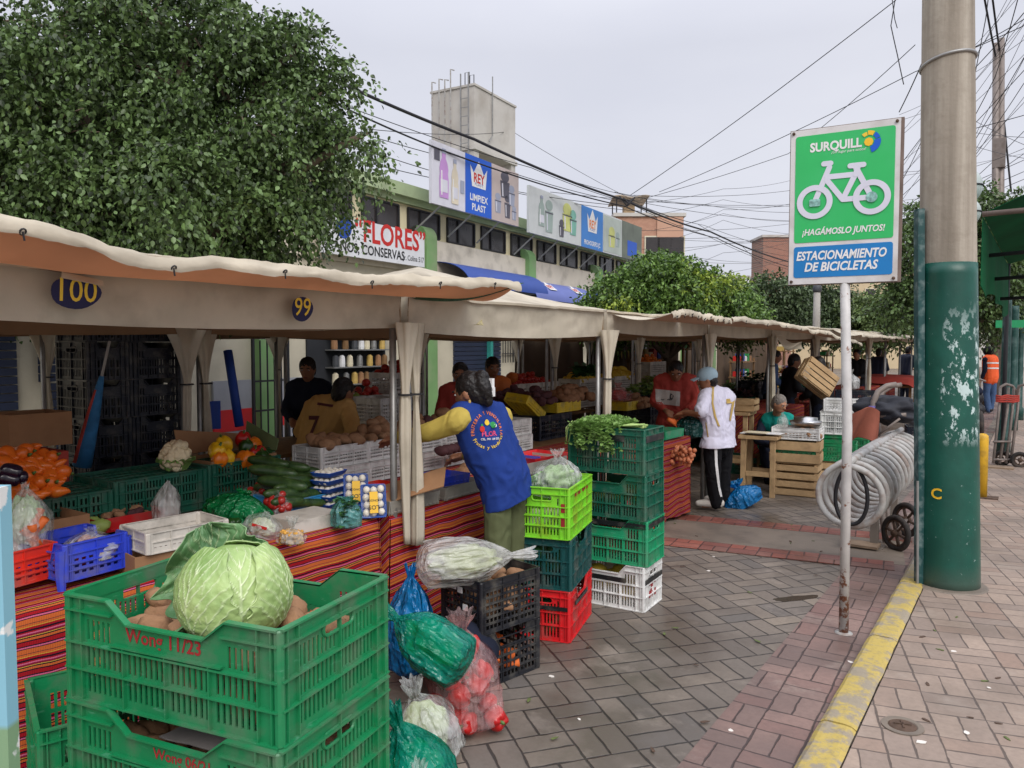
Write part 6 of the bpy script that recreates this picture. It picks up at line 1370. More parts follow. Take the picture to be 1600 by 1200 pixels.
# old woman's corner
def wtable(px, py, label, L, W, H):
    q = G(px, py, 0); e = thing('wooden_table', q, rad(4), label, 'table'); MB().box((0,0,H-0.02),(L,W,0.035)).build('tabletop', M['wood'], e)
    for sx in (-1,1):
        for sy in (-1,1): MB().box((sx*(L/2-.05),sy*(W/2-.05),(H-.04)/2),(0.05,0.05,H-.04)).build('leg', M['wood'], e)
    for sy in (-1,1): MB().box((0,sy*(W/2-.05),0.25),(L-.16,0.03,0.05)).build('stretcher', M['wood'], e)
    return e, q
e, q = wtable(1148, 748, 'tall narrow wooden table right of the football shirt customer', 0.42, 0.42, 0.86)
woodcrate('wooden_crate', (q.x+0.02,q.y,0.862), rad(5), 0.46, 0.30, 0.16, 'shallow wooden crate on the tall wooden table', 2)
crate('plastic_crate', (q.x+0.05,q.y+0.55,0.0), rad(10), 'crate_dgreen', 'dark green crate under the old woman table', 'java', (0.5,0.32,0.28), parts=False); leafclump('greens', (q.x+0.38,q.y+0.3,0.30), (0.10,0.10,0.26), 260, 0.07, M['herb'], 'upright bundle of green herbs under the table', 'greens', .8, 12)
e2, q2 = wtable(1188, 772, 'low board table with papers before the old woman', 0.42, 0.40, 0.68)
for k, (dx, dy, c) in enumerate(((-.1,0,'white'),(0.02,.05,'cream'),(.12,-.06,'white'),(-.02,-.1,'cream'))): tag(MB().box((q2.x+dx,q2.y+dy,0.688+0.008*k),(0.24,0.18,0.006),0,None).build('paper_stack', M[c], own=True), 'sheet of paper on the old woman table', 'paper', 'papers on the old woman table')
q = G(1246, 772, 0)
woodcrate('wooden_crate', (q.x,q.y,0), rad(4), 0.46,0.32,0.36, 'lower wooden crate under the white tray', 4); woodcrate('wooden_crate', (q.x-0.02,q.y,0.362), rad(6), 0.52,0.33,0.27, 'upper wooden crate holding a green basket', 2)
crate('plastic_basket', (q.x-0.02,q.y-0.02,0.38), rad(5), 'crate_green', 'green basket inside the upper wooden crate', 'tray', (0.44,0.27,0.17), cat='basket', rows=2)
crate('plastic_tray', (q.x-0.01,q.y,0.634), rad(5), 'crate_white', 'white lattice tray on the wooden crates', 'milk', (0.50,0.33,0.13), cat='tray', pitch=0.03, rows=3, gap=.7, handle=False)
heap('potato', POT, (q.x+0.05,q.y-0.02,0.66), 0.36, 0.25, rad(4), 2, 0.07, 'pale tuber in the white lattice tray', 'tuber', 'tubers in the white lattice tray', .8, 0.04)
pot_ = MB().lathe([(0.10,0.0),(0.16,0.02),(0.175,0.06),(0.17,0.065),(0.13,0.07),(0.13,0.10),(0.0,0.115)], 28); o = pot_.build('metal_bowl', mat('brushed_steel',(190,190,190),0.28,0.05,5,metal=1.0), smooth=True); o.location = (q.x+0.05,q.y+0.10,0.765); tag(o, 'upturned shiny steel bowl on the white tray', 'bowl')
bag('plastic_bag', (q.x-0.17,q.y-0.02,0.74), (0.06,0.05), 0.18, 'clear', 'crumpled clear bag beside the steel bowl', .2, seed=61, neck=.9, ear=.15)
q3 = G(1312, 752, 0)
for k in range(3): crate('plastic_crate', (q3.x,q3.y+0.25,0.285*k), rad(8), ('crate_dgreen','crate_green','crate_white')[k], ('dark green crate at the bottom behind the bicycle rack','green crate in the middle behind the bicycle rack','white crate topmost behind the sign pole')[k], 'java', (0.55,0.34,0.28), parts=True, dip=0.0)
crate('plastic_crate', (q3.x+0.02,q3.y+0.27,0.855), rad(6), 'crate_white', 'white mesh crate on the pile behind the sign pole', 'milk', (0.52,0.33,0.15), pitch=.03, rows=3, handle=False)
crate('plastic_basket', (q3.x-0.05,q3.y-0.25,0.30), rad(8), 'crate_green', 'green basket left of the bicycle rack', 'milk', (0.55,0.34,0.22), cat='basket', pitch=.03, rows=3, handle=False); woodcrate('wooden_crate', (q3.x-0.05,q3.y-0.25,0.0), rad(8), 0.5,0.32,0.29, 'wooden crate under the green basket by the rack', 3)
q4 = D(1338, 632, 11.0)
for k in range(4): crate('plastic_crate', (q4.x,q4.y,0.26*k), rad(12), 'crate_navy', 'dark crate of the pile under the white bag', 'java', (0.55,0.36,0.257), 'dark crates under the white bag', parts=False, dip=0.0)
bag('plastic_bag', (q4.x-0.08,q4.y,1.04), (0.12,0.10), 0.30, 'white', 'knotted white bag on the dark crates', .5, seed=63, neck=.8)
crate('plastic_crate', (q4.x+0.9,q4.y+0.2,0.0), rad(12), 'crate_sky', 'blue crate behind the hand truck jacket', 'java', (0.55,0.36,0.28), parts=False, dip=0.0); crate('plastic_crate', (q4.x+0.9,q4.y+0.2,0.282), rad(12), 'crate_navy', 'navy crate on the blue crate behind the jacket', 'java', (0.55,0.36,0.28), parts=False, dip=0.0)
# red cloth covered stall
qr = D(1384, 640, 18.0); rc = MB().grid(lambda u,v: (qr.x-0.75+1.5*u, qr.y-0.6+1.2*v, 0.98+0.06*noise.noise(Vector((u*3,v*3,1)))-0.55*max(0,abs(2*u-1)-0.72)-0.55*max(0,abs(2*v-1)-0.72)), 24, 20, 0.01)
tag(rc.build('red_cloth', mat('faded_red_cloth',(140,52,44),0.9,0.15,4,0.3,20), smooth=True, own=True), 'faded red cloth draped over a heaped stall far along', 'cloth')
tb_ = thing('stall_table', (qr.x,qr.y,0), 0, 'far table hidden under the faded red cloth', 'table'); MB().box((0,0,0.75),(1.2,0.9,0.05)).build('tabletop', M['darkwood'], tb_)
for sx in (-1,1):
    for sy in (-1,1): MB().box((sx*.55,sy*.4,0.36),(0.05,0.05,0.72)).build('leg', M['darkwood'], tb_)
# produce and stacks under the farther tents
for i, y in enumerate((8.3,9.3,10.8,11.7,13.2,14.0,15.6,16.6,18.2,20.2)):
    where = ['first','second','third','fourth','fifth','sixth','seventh','eighth','ninth','last'][i]+' pile along the farther stalls'
    x = -3.6-0.9*(i%3 == 0); 
    for r in range(3+i%2): crate('plastic_crate', (x-0.6,y,0.262*r), rad(90+4*math.sin(i)), ('crate_navy','crate_offwhite','crate_dgreen','crate_black')[(i+r)%4], 'crate in the '+where, 'java', (0.55,0.36,0.258), 'crates of the '+where, parts=False, dip=0.0)
    leafclump('greens' if i%2 else 'fruit_pile', (x-0.6,y,0.262*(3+i%2)+0.05), (0.22,0.16,0.07), 160, 0.09, M[('spinach','herb','pumpkin','chayote','purple')[i%5]], 'mixed produce on top of the '+where, 'produce', .7, 30+i)
for i, (px, x, h) in enumerate(((1010,-6.3,1.5),(1070,-6.4,1.7),(1160,-6.4,1.35),(1225,-6.4,1.6),(1290,-6.4,1.4),(1345,-6.2,1.5))):
    y = AX(px, 560, x).y; where = ['first','second','third','fourth','fifth','sixth'][i]+' back shelf of the rear row'; e = thing('market_shelf', (x,y,0), 0, 'goods on the '+where, 'shelf', 'shelves of the rear row')
    for sy in (-1,1):
        for sx in (-1,1): MB().box((sx*.15,sy*.5,h/2),(0.04,0.04,h)).build('upright', M['darkwood'], e)
    for z in (0.4,0.85,h-0.1):
        s = MB().box((0,0,z),(0.38,1.08,0.03)).build('board', M['darkwood'], e)
        for k in range(5): MB().box((0,-0.4+0.2*k,z+0.09+0.03*(k%2)),(0.2,0.15,0.13+0.06*(k%2))).build('goods_box', M[('card','white','red','gold','green','blue','cream')[(k*3+i)%7]], s)

# ================================================================== PEOPLE
def limb(mb, a, b, ra, rb, n=12):
    a, b = Vector(a), Vector(b); u, v, w = frame_of(b-a) if (b-a).length > 1e-6 else frame_of((0,0,1)); L = (b-a).length; prof = []
    pts = [(-ra,0.02)]+[(-ra*math.cos(t), ra*math.sin(t)) for t in (0.5,1.0)]+[(L*k/5, ra+(rb-ra)*k/5) for k in range(6)]+[(L+rb*math.sin(t), rb*math.cos(t)) for t in (0.57,1.07)]+[(L+rb,0.02*rb)]
    vs = []
    for z, r in pts:
        for k in range(n): t = 2*math.pi*k/n; vs.append(a+w*z+(u*math.cos(t)+v*math.sin(t))*r)
    N = len(pts); fs = [(i*n+k,i*n+(k+1)%n,(i+1)*n+(k+1)%n,(i+1)*n+k) for i in range(N-1) for k in range(n)]; fs += [tuple(range(n-1,-1,-1)), tuple((N-1)*n+k for k in range(n))]
    mb.add(vs, fs)
def ell(mb, c, ax, r, n=18, m=12):
    """ellipsoid with axes ax=(x,y,z) vectors"""
    Mx = Matrix(((ax[0].x,ax[1].x,ax[2].x,c[0]),(ax[0].y,ax[1].y,ax[2].y,c[1]),(ax[0].z,ax[1].z,ax[2].z,c[2]),(0,0,0,1))); mb.blob((0,0,0), r, n, m, M=Mx)
def person(label, J, face, up=None, skin='skin', top=None, sleeve=0.45, tmat='darkcloth', legs='darkcloth', shoes='black', hair='hair', hairstyle='short', s=1.0, vox=0.008, hem=0.0, girth=1.0, fine=True, group=None, topname='shirt', hands=True, tight=0.0):
    """J: joints in world space; face: direction the head looks"""
    base = Vector(((J['aL'].x+J['aR'].x)/2,(J['aL'].y+J['aR'].y)/2, min(J['aL'].z,J['aR'].z)-0.07)); e = thing('person', (base.x,base.y,max(0,base.z)), 0, label, 'person', group)
    J = {k: Vector(v) for k, v in J.items()}; f = Vector(face).normalized(); upv = Vector(up or (0,0,1)); sd = f.cross(upv).normalized(); upv = sd.cross(f).normalized()
    body = MB(); hd = J['head']
    # head with jaw, nose, brow, ears
    ell(body, hd, (sd,f,upv), (0.073*s,0.092*s,0.105*s), 22, 16); ell(body, hd+f*0.025*s-upv*0.062*s, (sd,f,upv), (0.052*s,0.062*s,0.050*s))
    ell(body, hd+f*0.098*s-upv*0.018*s, (sd,f,upv), (0.013*s,0.018*s,0.022*s), 10, 8); ell(body, hd+f*0.088*s+upv*0.006*s, (sd,f,upv), (0.010*s,0.012*s,0.03*s), 8, 6); ell(body, hd+f*0.080*s-upv*0.062*s, (sd,f,upv), (0.024*s,0.014*s,0.010*s), 10, 8)
    ell(body, hd+f*0.076*s+upv*0.028*s, (sd,f,upv), (0.05*s,0.018*s,0.010*s), 12, 8)
    for q in (-1,1): ell(body, hd+sd*(q*0.075*s)-f*0.005*s-upv*0.01*s, (sd,f,upv), (0.010*s,0.018*s,0.030*s), 10, 8)
    limb(body, J['neck']-Vector((0,0,0.02)), hd-upv*0.06*s-f*0.01*s, 0.056*s, 0.052*s)
    pel, nk = J['pelvis'], J['neck']; sh = (J['sL'],J['sR']); hp = (J['hL'],J['hR']); g = girth
    def torso(mb, o, low=0.0):
        o = o if o < 0.015 else o-tight
        mid = nk.lerp(pel,0.5)
        for a, b in zip(sh, hp):
            a2 = a.lerp(nk,0.33)-Vector((0,0,0.02)); b2 = b.lerp(pel,0.25); limb(mb, a2, b2, (0.083+o)*s*g, (0.098+o)*s*g); limb(mb, a, nk, (0.058+o)*s, (0.056+o)*s)
        limb(mb, nk-Vector((0,0,0.06)), pel, (0.09+o)*s*g, (0.115+o)*s*g)
    torso(body, -0.006)
    for L in 'LR':
        limb(body, J['s'+L], J['e'+L], 0.050*s, 0.040*s); limb(body, J['e'+L], J['w'+L], 0.040*s, 0.027*s)
        limb(body, J['h'+L], J['k'+L], 0.080*s*g, 0.054*s); limb(body, J['k'+L], J['a'+L], 0.054*s, 0.036*s); limb(body, J['a'+L]-Vector((0,0,0.03)), J['t'+L], 0.036*s, 0.026*s)
    def hand(L):
        w = J['w'+L]; d = (w-J['e'+L]).normalized(); h = J.get('f'+L); d = (Vector(h)-w).normalized() if h else d; n = d.cross(Vector((0,0,1))); n = n.normalized() if n.length > 0.1 else sd; p = n.cross(d).normalized()
        limb(body, w+d*0.01, w+d*0.075*s, 0.026*s, 0.032*s)
        for k, ln in enumerate((0.066,0.076,0.070,0.052)):
            b0 = w+d*0.085*s+n*(k-1.5)*0.019*s; b1 = b0+d*ln*0.5*s-p*0.010*s; b2 = b1+d*ln*0.36*s-p*0.026*s; limb(body, b0, b1, 0.0092*s, 0.0085*s, 8); limb(body, b1, b2, 0.0085*s, 0.0068*s, 8)
        b0 = w+d*0.03*s-n*0.03*s; b1 = b0+d*0.035*s-n*0.022*s; b2 = b1+d*0.032*s-n*0.004*s-p*0.01*s; limb(body, b0, b1, 0.011*s, 0.010*s, 8); limb(body, b1, b2, 0.010*s, 0.008*s, 8)
    if hands: hand('L'); hand('R')
    bo = fuse(body, 'body', M[skin], vox, 3, e, True)
    if fine:
        for q in (-1,1):
            b = MB(); ell(b, hd+f*0.083*s+sd*(q*0.031*s)+upv*0.010*s, (sd,f,upv), (0.012*s,0.006*s,0.006*s), 10, 8); ey = b.build('eye', M['white'], e, True, world=True); b = MB(); ell(b, hd+f*0.088*s+sd*(q*0.031*s)+upv*0.010*s, (sd,f,upv), (0.006*s,0.004*s,0.006*s), 8, 6); b.build('pupil', M['black'], ey, True, world=True)
            b = MB(); ell(b, hd+f*0.091*s+sd*(q*0.032*s)+upv*0.032*s, (sd,f,upv), (0.020*s,0.006*s,0.005*s), 8, 6); b.build('eyebrow', M[hair], e, True, world=True)
        b = MB(); ell(b, hd+f*0.092*s-upv*0.062*s, (sd,f,upv), (0.022*s,0.006*s,0.006*s), 10, 6); b.build('lips', mat('lips',(140,72,66),0.5) if 'lips' not in bpy.data.materials else bpy.data.materials['lips'], e, True, world=True)
    if hairstyle:
        b = MB(); ell(b, hd-f*0.016*s+upv*0.026*s, (sd,f,upv), (0.082*s,0.096*s,0.096*s), 22, 16); ell(b, hd-f*0.045*s-upv*0.02*s, (sd,f,upv), (0.076*s,0.062*s,0.085*s))
        if hairstyle == 'bun': ell(b, hd-f*0.095*s-upv*0.00*s, (sd,f,upv), (0.060*s,0.055*s,0.095*s)); ell(b, hd-f*0.105*s+upv*0.05*s, (sd,f,upv), (0.045*s,0.04*s,0.05*s)); ell(b, hd-f*0.085*s-upv*0.07*s, (sd,f,upv), (0.04*s,0.04*s,0.05*s))
        fuse(b, 'hair', M[hair], 0.006 if fine else 0.012, 2, e, True, 0.006*s, 45)
    tops = {}
    if tmat:
        b = MB(); torso(b, 0.020)
        if hem: limb(b, pel-Vector((0,0,0.02)), pel-Vector((0,0,hem)), 0.15*s*g, 0.165*s*g, 18); [limb(b, h_, h_-Vector((0,0,hem)), 0.122*s*g, 0.128*s*g) for h_ in hp]
        for L in 'LR':
            if sleeve <= 0: continue
            a, m_, w = J['s'+L], J['e'+L], J['w'+L]
            if sleeve < 1: limb(b, a, a.lerp(m_,sleeve*1.35), 0.068*s, 0.072*s)
            else: limb(b, a, m_, (0.076 if tight > 0.015 else 0.066)*s, 0.056*s); limb(b, m_, m_.lerp(w,min(1,sleeve-1)*0.95), 0.055*s, 0.042*s)
        o = fuse(b, topname, M[tmat], max(vox,0.008), 4, e, True, 0.011 if fine else 0.006, 7.0); tops['top'] = o
    if legs:
        b = MB()
        for L in 'LR': limb(b, J['h'+L]+Vector((0,0,0.05)), J['k'+L], 0.100*s*g, 0.078*s); limb(b, J['k'+L], J['a'+L]-Vector((0,0,0.015)), 0.078*s, 0.070*s)
        limb(b, pel+Vector((0,0,0.04)), pel-Vector((0,0,0.05)), 0.118*s*g, 0.115*s*g); tops['legs'] = fuse(b, 'trousers', M[legs], max(vox,0.008), 4, e, True, 0.008, 8.0)
    for L in 'LR':
        b = MB(); a, t_ = J['a'+L], J['t'+L]; d = (t_-a); d.z = 0; d = d.normalized() if d.length > 1e-4 else f; z = t_.z-0.0
        c0 = Vector((a.x,a.y,0))-d*0.035*s; c0.z = a.z-0.065*s
        limb(b, c0+Vector((0,0,0.045*s)), c0+d*0.11*s+Vector((0,0,0.04*s)), 0.048*s, 0.046*s); limb(b, c0+d*0.11*s+Vector((0,0,0.04*s)), c0+d*0.215*s+Vector((0,0,0.03*s)), 0.046*s, 0.034*s); limb(b, a, c0+Vector((0,0,0.05*s)), 0.046*s, 0.048*s)
        sh_ = fuse(b, 'shoe', M[shoes], max(vox,0.008), 2, e, True)
    tops['root'] = e; tops['body'] = bo; return tops
def standing(p, yaw, h=1.65, lean=0.0, arms='down', stride=0.05):
    """joints for an upright figure at ground point p, facing yaw"""
    k = h/1.70; f = Vector((math.cos(yaw),math.sin(yaw),0)); r = Vector((f.y,-f.x,0)); p = Vector(p); z = Vector((0,0,1)); B = lambda a, b, c: p+f*a*k+r*b*k+z*c*k
    J = dict(head=B(0.05+lean*1.2,0,1.585-lean*0.15), neck=B(lean,0,1.42-lean*0.1), pelvis=B(0,0,0.93), sL=B(lean*0.95,-0.175,1.38-lean*.1), sR=B(lean*0.95,0.175,1.38-lean*.1), hL=B(0,-0.09,0.90), hR=B(0,0.09,0.90), kL=B(0.03,-0.10,0.49), kR=B(-0.01,0.10,0.49), aL=B(-stride,-0.10,0.09), aR=B(stride,0.10,0.09), tL=B(0.13-stride,-0.12,0.035), tR=B(0.13+stride,0.12,0.035))
    if arms == 'down': J.update(eL=B(lean*.7-0.02,-0.235,1.10), eR=B(lean*.7-0.02,0.235,1.10), wL=B(lean*.6+0.06,-0.25,0.86), wR=B(lean*.6+0.06,0.25,0.86))
    else: J.update(eL=B(lean*.8+0.06,-0.24,1.12), eR=B(lean*.8+0.06,0.24,1.12), wL=B(lean+0.28,-0.12,1.05), wR=B(lean+0.28,0.12,1.05))
    return J
def V(a): return Vector(a)
def cut_below(o, co, no):
    """trim a garment to a clean open hem"""
    Mi = world_of(o).inverted(); bm = bmesh.new(); bm.from_mesh(o.data); c = Mi @ Vector(co); n = (Mi.to_3x3() @ Vector(no)).normalized()
    bmesh.ops.bisect_plane(bm, geom=bm.verts[:]+bm.edges[:]+bm.faces[:], plane_co=c, plane_no=n, clear_outer=True); bm.to_mesh(o.data); bm.free(); o.data.update()
    for p_ in o.data.polygons: p_.use_smooth = True
    md = o.modifiers.new('thickness', 'SOLIDIFY'); md.thickness = 0.006; md.offset = -1
def hit(o, px, py):
    Mw = world_of(o); bv = BVHTree.FromPolygons([Mw @ v.co for v in o.data.vertices], [tuple(p.vertices) for p in o.data.polygons]); h = bv.ray_cast(Vector((0,0,EYE)), ray(px,py).normalized(), 60)
    return (h[0], h[1]) if h[0] is not None else (D(px,py,depth(o.location)), -CF)
def face_m(o, px, py, roll=0.0):
    p, n = hit(o, px, py); n = (n*0.7-CF*0.3).normalized(); u = ZP.cross(n).normalized(); v = n.cross(u); Mx = plane_m(p, u, v); return Mx @ RZ(roll)
XP = Vector((1,0,0)); YP = Vector((0,1,0)); ZP = Vector((0,0,1))
def overlay(t, J, m, off, hem, name, s=1.0, g=1.0, mind=0.008, amp=0.012):
    """sleeveless garment over the shirt"""
    J = {k: Vector(v) for k, v in J.items()}; b = MB(); nk, pel = J['neck'], J['pelvis']
    for a, c in ((J['sL'],J['hL']),(J['sR'],J['hR'])):
        limb(b, a.lerp(nk,0.44)-Vector((0,0,0.02)), c.lerp(pel,0.25), (0.083+off)*s*g, (0.100+off)*s*g); limb(b, a.lerp(nk,0.36), nk, (0.060+off)*s, (0.050+off)*s)
    limb(b, nk-Vector((0,0,0.07)), pel, (0.09+off)*s*g, (0.115+off)*s*g)
    if hem: dn = (pel-nk).normalized()*0.55+Vector((0,0,-0.45)); limb(b, pel, pel+dn*hem, 0.145*s*g, 0.155*s*g, 18); [limb(b, h_, h_+dn*hem, 0.115*s*g, 0.12*s*g) for h_ in (J['hL'],J['hR'])]
    return fuse(b, name, M[m], mind, 5, t['root'], True, amp, 6.0)
def toes(J, f, L=0.13):
    for s in 'LR': J['t'+s] = J['a'+s]+Vector(f).normalized()*L-Vector((0,0,0.055))
    return J
# woman in the blue vest, leaning over the trays
J = dict(head=D(735,612,4.22), neck=D(747,641,4.26), pelvis=D(790,752,4.34), sL=D(718,656,4.12), sR=D(782,652,4.42), hL=D(777,760,4.26), hR=D(804,758,4.42), eL=D(672,675,4.22), wL=D(618,686,4.48), fL=D(590,692,4.60), eR=D(770,700,4.78), wR=D(724,712,4.86),
         kL=D(778,872,4.24), kR=D(801,866,4.42), aL=D(782,972,4.27), aR=D(803,964,4.42)); toes(J, (-1,0.1,0))
W = person('person leaning over a stall table in blue lettered vest and mustard sleeves', J, CR*-0.85+CF*0.45-ZP*0.30, up=(CR*-0.22+ZP), tmat='mustard', sleeve=1.92, legs='olive', shoes='black', hairstyle='bun', vox=0.0065, topname='shirt', s=0.94, girth=0.90, tight=0.018)
vest = overlay(W, J, 'vest', 0.036, 0.24, 'vest', 0.90, amp=0.014); sp0 = (J['neck']-J['pelvis']).normalized(); cut_below(vest, J['pelvis']-sp0*0.085-ZP*0.02, (-sp0*0.7-ZP*0.3).normalized())
b = MB(); b.box(J['head']+CR*0.118-CF*0.055+ZP*0.035, (0.022,0.022,0.075)).box(J['head']+CR*0.125-CF*0.058+ZP*0.0, (0.018,0.018,0.05)); b.build('hair_clip', M['white'], W['root'], world=True)
b = MB(); b.blob(J['head']-CF*0.075+CR*0.0-ZP*0.055, (0.008,0.008,0.013), 8, 6); b.build('earring', M['gold'], W['root'], True, world=True)
bn = (-CF*0.92+CR*0.25+ZP*0.15).normalized(); spine = (J['neck']-J['pelvis']).normalized()
lc_ = D(764,672,4.12); ux = CR*0.94+CF*0.34; LM = plane_m(lc_, ux, ZP*0.97-CR*0.10)
def arc_text(txt, r, a0, a1, size, m, flip=False, bold=0.012):
    b = MB(); n = len(txt)
    for i, ch in enumerate(txt):
        if ch == ' ': continue
        a = a0+(a1-a0)*i/(n-1); q = LM @ TR((r*math.cos(a), r*math.sin(a), 0)) @ RZ(a+(math.pi/2 if flip else -math.pi/2)); b.mesh(text_mesh(ch, size, bold), q)
    drape(b, vest, LM.to_3x3() @ Vector((0,0,1)), 0.005).build('arched_lettering', m, vest, world=True) if False else None
    d_ = drape(b, vest, LM.to_3x3() @ Vector((0,0,1)), 0.005); o = d_.build('arched_lettering', m, W['root'], world=True); return o
arc_text('FRUTERIA Y VERDULERIA', 0.090, rad(196), rad(-16), 0.026, M['orange']); arc_text('Frutas y Verduras', 0.094, rad(214), rad(336), 0.026, M['yellow'], True)
def vtext(txt, x, y, size, m, sx=1.0):
    b = MB().mesh(text_mesh(txt, size, 0.014, sx=sx), LM @ TR((x,y,0))); drape(b, vest, LM.to_3x3() @ Vector((0,0,1)), 0.005).build('vest_lettering', m, W['root'], world=True)
vtext('FLOR', 0.008, -0.022, 0.036, M['pink'], 1.15); vtext('CEL. 991 164 555', 0.012, -0.049, 0.016, M['white'])
for x, y, r, m in ((-0.036,0.006,0.017,'red'),(-0.002,0.040,0.016,'yellow'),(0.040,0.024,0.018,'green'),(0.055,0.02,0.009,'white'),(-0.036,0.026,0.008,'green'),(0.022,0.03,0.010,'teal')):
    b = MB().prism([(x+r*math.cos(k*.52),y+r*math.sin(k*.52)) for k in range(12)], LM, 0.001); drape(b, vest, LM.to_3x3() @ Vector((0,0,1)), 0.006).build('printed_fruit', M[m], W['root'], world=True)
b = MB(); b.tube([J['neck']+Vector((0.072*math.cos(a),0.072*math.sin(a),0.032+0.012*math.cos(a))) for a in [k*math.pi/10 for k in range(20)]], 0.007, 6, closed=True); b.build('collar_trim', M['white'], W['root'], True, world=True)
# customer in white football shirt and pale blue cap
J = dict(head=D(1104,592,7.80), neck=D(1116,611,7.84), pelvis=D(1123,690,7.86), sL=D(1102,625,7.68), sR=D(1139,622,8.00), hL=D(1113,694,7.76), hR=D(1132,694,7.96), eL=D(1094,646,7.55), wL=D(1069,645,7.75), fL=D(1056,650,7.85), eR=D(1112,655,8.15), wR=D(1080,650,8.15),
         kL=D(1114,742,7.74), kR=D(1130,741,7.98), aL=D(1119,783,7.80), aR=D(1131,776,8.02)); toes(J, (-0.98,-0.2,0))
Cu = person('person in white football shirt with gold number and pale blue cap', J, CR*-0.92+CF*0.22-ZP*0.30, tmat='jersey_white', sleeve=0.62, legs='blackcloth', shoes='shoe', vox=0.008, hem=0.14, girth=1.08, s=0.98, topname='football_shirt')
ct = Cu['top']; cut_below(ct, J['pelvis']-ZP*0.045, -ZP); LMc = plane_m(D(1133,642,7.6), CR*0.9+CF*0.43, ZP)
def on_top(txt, px, py, d, size, m, target, root, name, bold=0.02, ux=None, sx=1.0, off=0.006):
    Mx = face_m(target, px, py); b = MB().mesh(text_mesh(txt, size, bold, sx=sx), Mx); return drape(b, target, Mx.to_3x3() @ Vector((0,0,1)), off).build(name, m, root, world=True)
on_top('7', 1142, 642, 7.5, 0.30, M['gold'], ct, Cu['root'], 'shirt_number', 0.03, CR*0.8+CF*0.6, 0.9); on_top('ROJAS', 1134, 600, 7.5, 0.05, M['gold'], ct, Cu['root'], 'shirt_name', 0.01, CR*0.8+CF*0.6) if False else None
def strip(pxs, d, w, target, root, m, name):
    b = MB(); Q = []
    for (x0,y0),(x1,y1) in zip(pxs, pxs[1:]):
        for k in range(9):
            p, n = hit(target, x0+(x1-x0)*k/9, y0+(y1-y0)*k/9); Q.append((p,n))
    md = sorted(depth(p) for p, n in Q)[len(Q)//2]; Q = [(p,n) for p,n in Q if abs(depth(p)-md) < 0.35]; vs = []
    for p, n in Q:
        t_ = (CR-n*CR.dot(n)).normalized()
        for q in (-1,0,1): vs.append(p+t_*(q*w/2)+n*(0.006 if q == 0 else 0.003)-CF*0.004)
    N = len(Q); b.add(vs, [(i*3+k,i*3+k+1,(i+1)*3+k+1,(i+1)*3+k) for i in range(N-1) for k in range(2)]); return b.build(name, M[m], root, True, world=True)
strip([(1114,604),(1113,630),(1117,650),(1124,668)], 7.4, 0.022, ct, Cu['root'], 'gold', 'gold_stripe'); strip([(1103,660),(1107,686)], 7.4, 0.014, ct, Cu['root'], 'gold', 'gold_stripe')
strip([(1118,694),(1119,725),(1123,760),(1127,778)], 7.3, 0.028, Cu['legs'], Cu['root'], 'white', 'trouser_stripe')
hd = J['head']; fw = (CR*-0.94+CF*0.22-ZP*0.16).normalized(); sdv = fw.cross(ZP).normalized(); up_ = sdv.cross(fw)
b = MB(); ell(b, hd+up_*0.035-fw*0.012, (sdv,fw,up_), (0.092,0.108,0.088), 22, 14); cp = fuse(b, 'cap_crown', M['cap'], 0.007, 2, Cu['root'], True); b = MB()
b.grid(lambda u,v: hd+up_*(0.040-0.02*v-0.02*(2*u-1)**2)+fw*(0.075+0.085*v*(1-0.35*(2*u-1)**2))+sdv*((2*u-1)*0.075), 10, 8, 0.006); b.build('cap_peak', M['cap'], Cu['root'], True, world=True)
p = D(1077,662,7.78); tb_c = bag('plastic_bag', (p.x,p.y,p.z-0.15), (0.14,0.11), 0.27, 'dteal', 'dark teal bag held by the football shirt customer', YAW, seed=71, neck=.85, ear=.3); filler(tb_c, 'greens', M['spinach'], (0.11,0.085), 0.10, 0.08, 'greens inside the dark teal bag', 'vegetables', 5)
# seller in red sweatshirt behind the table
J = standing(D(1056,540,8.55)-ZP*1.68+ZP*0, math.atan2(-0.92,0.40), 1.60, 0.10, 'front'); 
dz = D(1056,587,8.55).z-J['head'].z
J = {k: Vector(v) for k, v in J.items()}; J['head'].z += dz*0.6; J['neck'].z += dz*0.15
Se = person('seller in faded red sweatshirt with printed panel looking down', J, (0.35,-0.80,-0.5), tmat='redsweat', sleeve=1.95, legs='darkcloth', hairstyle='short', girth=1.02, vox=0.009, hem=0.05, topname='sweatshirt')
Mx = plane_m(D(1053,622,8.1), CR, ZP); b = MB().grid(lambda u,v: Mx @ Vector((0.26*(u-.5),0.16*(v-.5)-0.03*(u-.5),0)), 12, 8); drape(b, Se['top'], -CF, 0.006).build('printed_panel', mat('pale_print',(200,196,190),0.8,0.08,20), Se['root'], world=True)
b = MB().mesh(text_mesh('~ ~', 0.09, 0.01), Mx @ TR((-0.02,-0.02,0.0))); b.prism([(0.02,-.02),(0.05,-.02),(0.06,.02),(0.03,.05),(0.02,.02)], Mx, 0.001); drape(b, Se['top'], -CF, 0.010).build('print_figure', M['dgrey'], Se['root'], world=True)
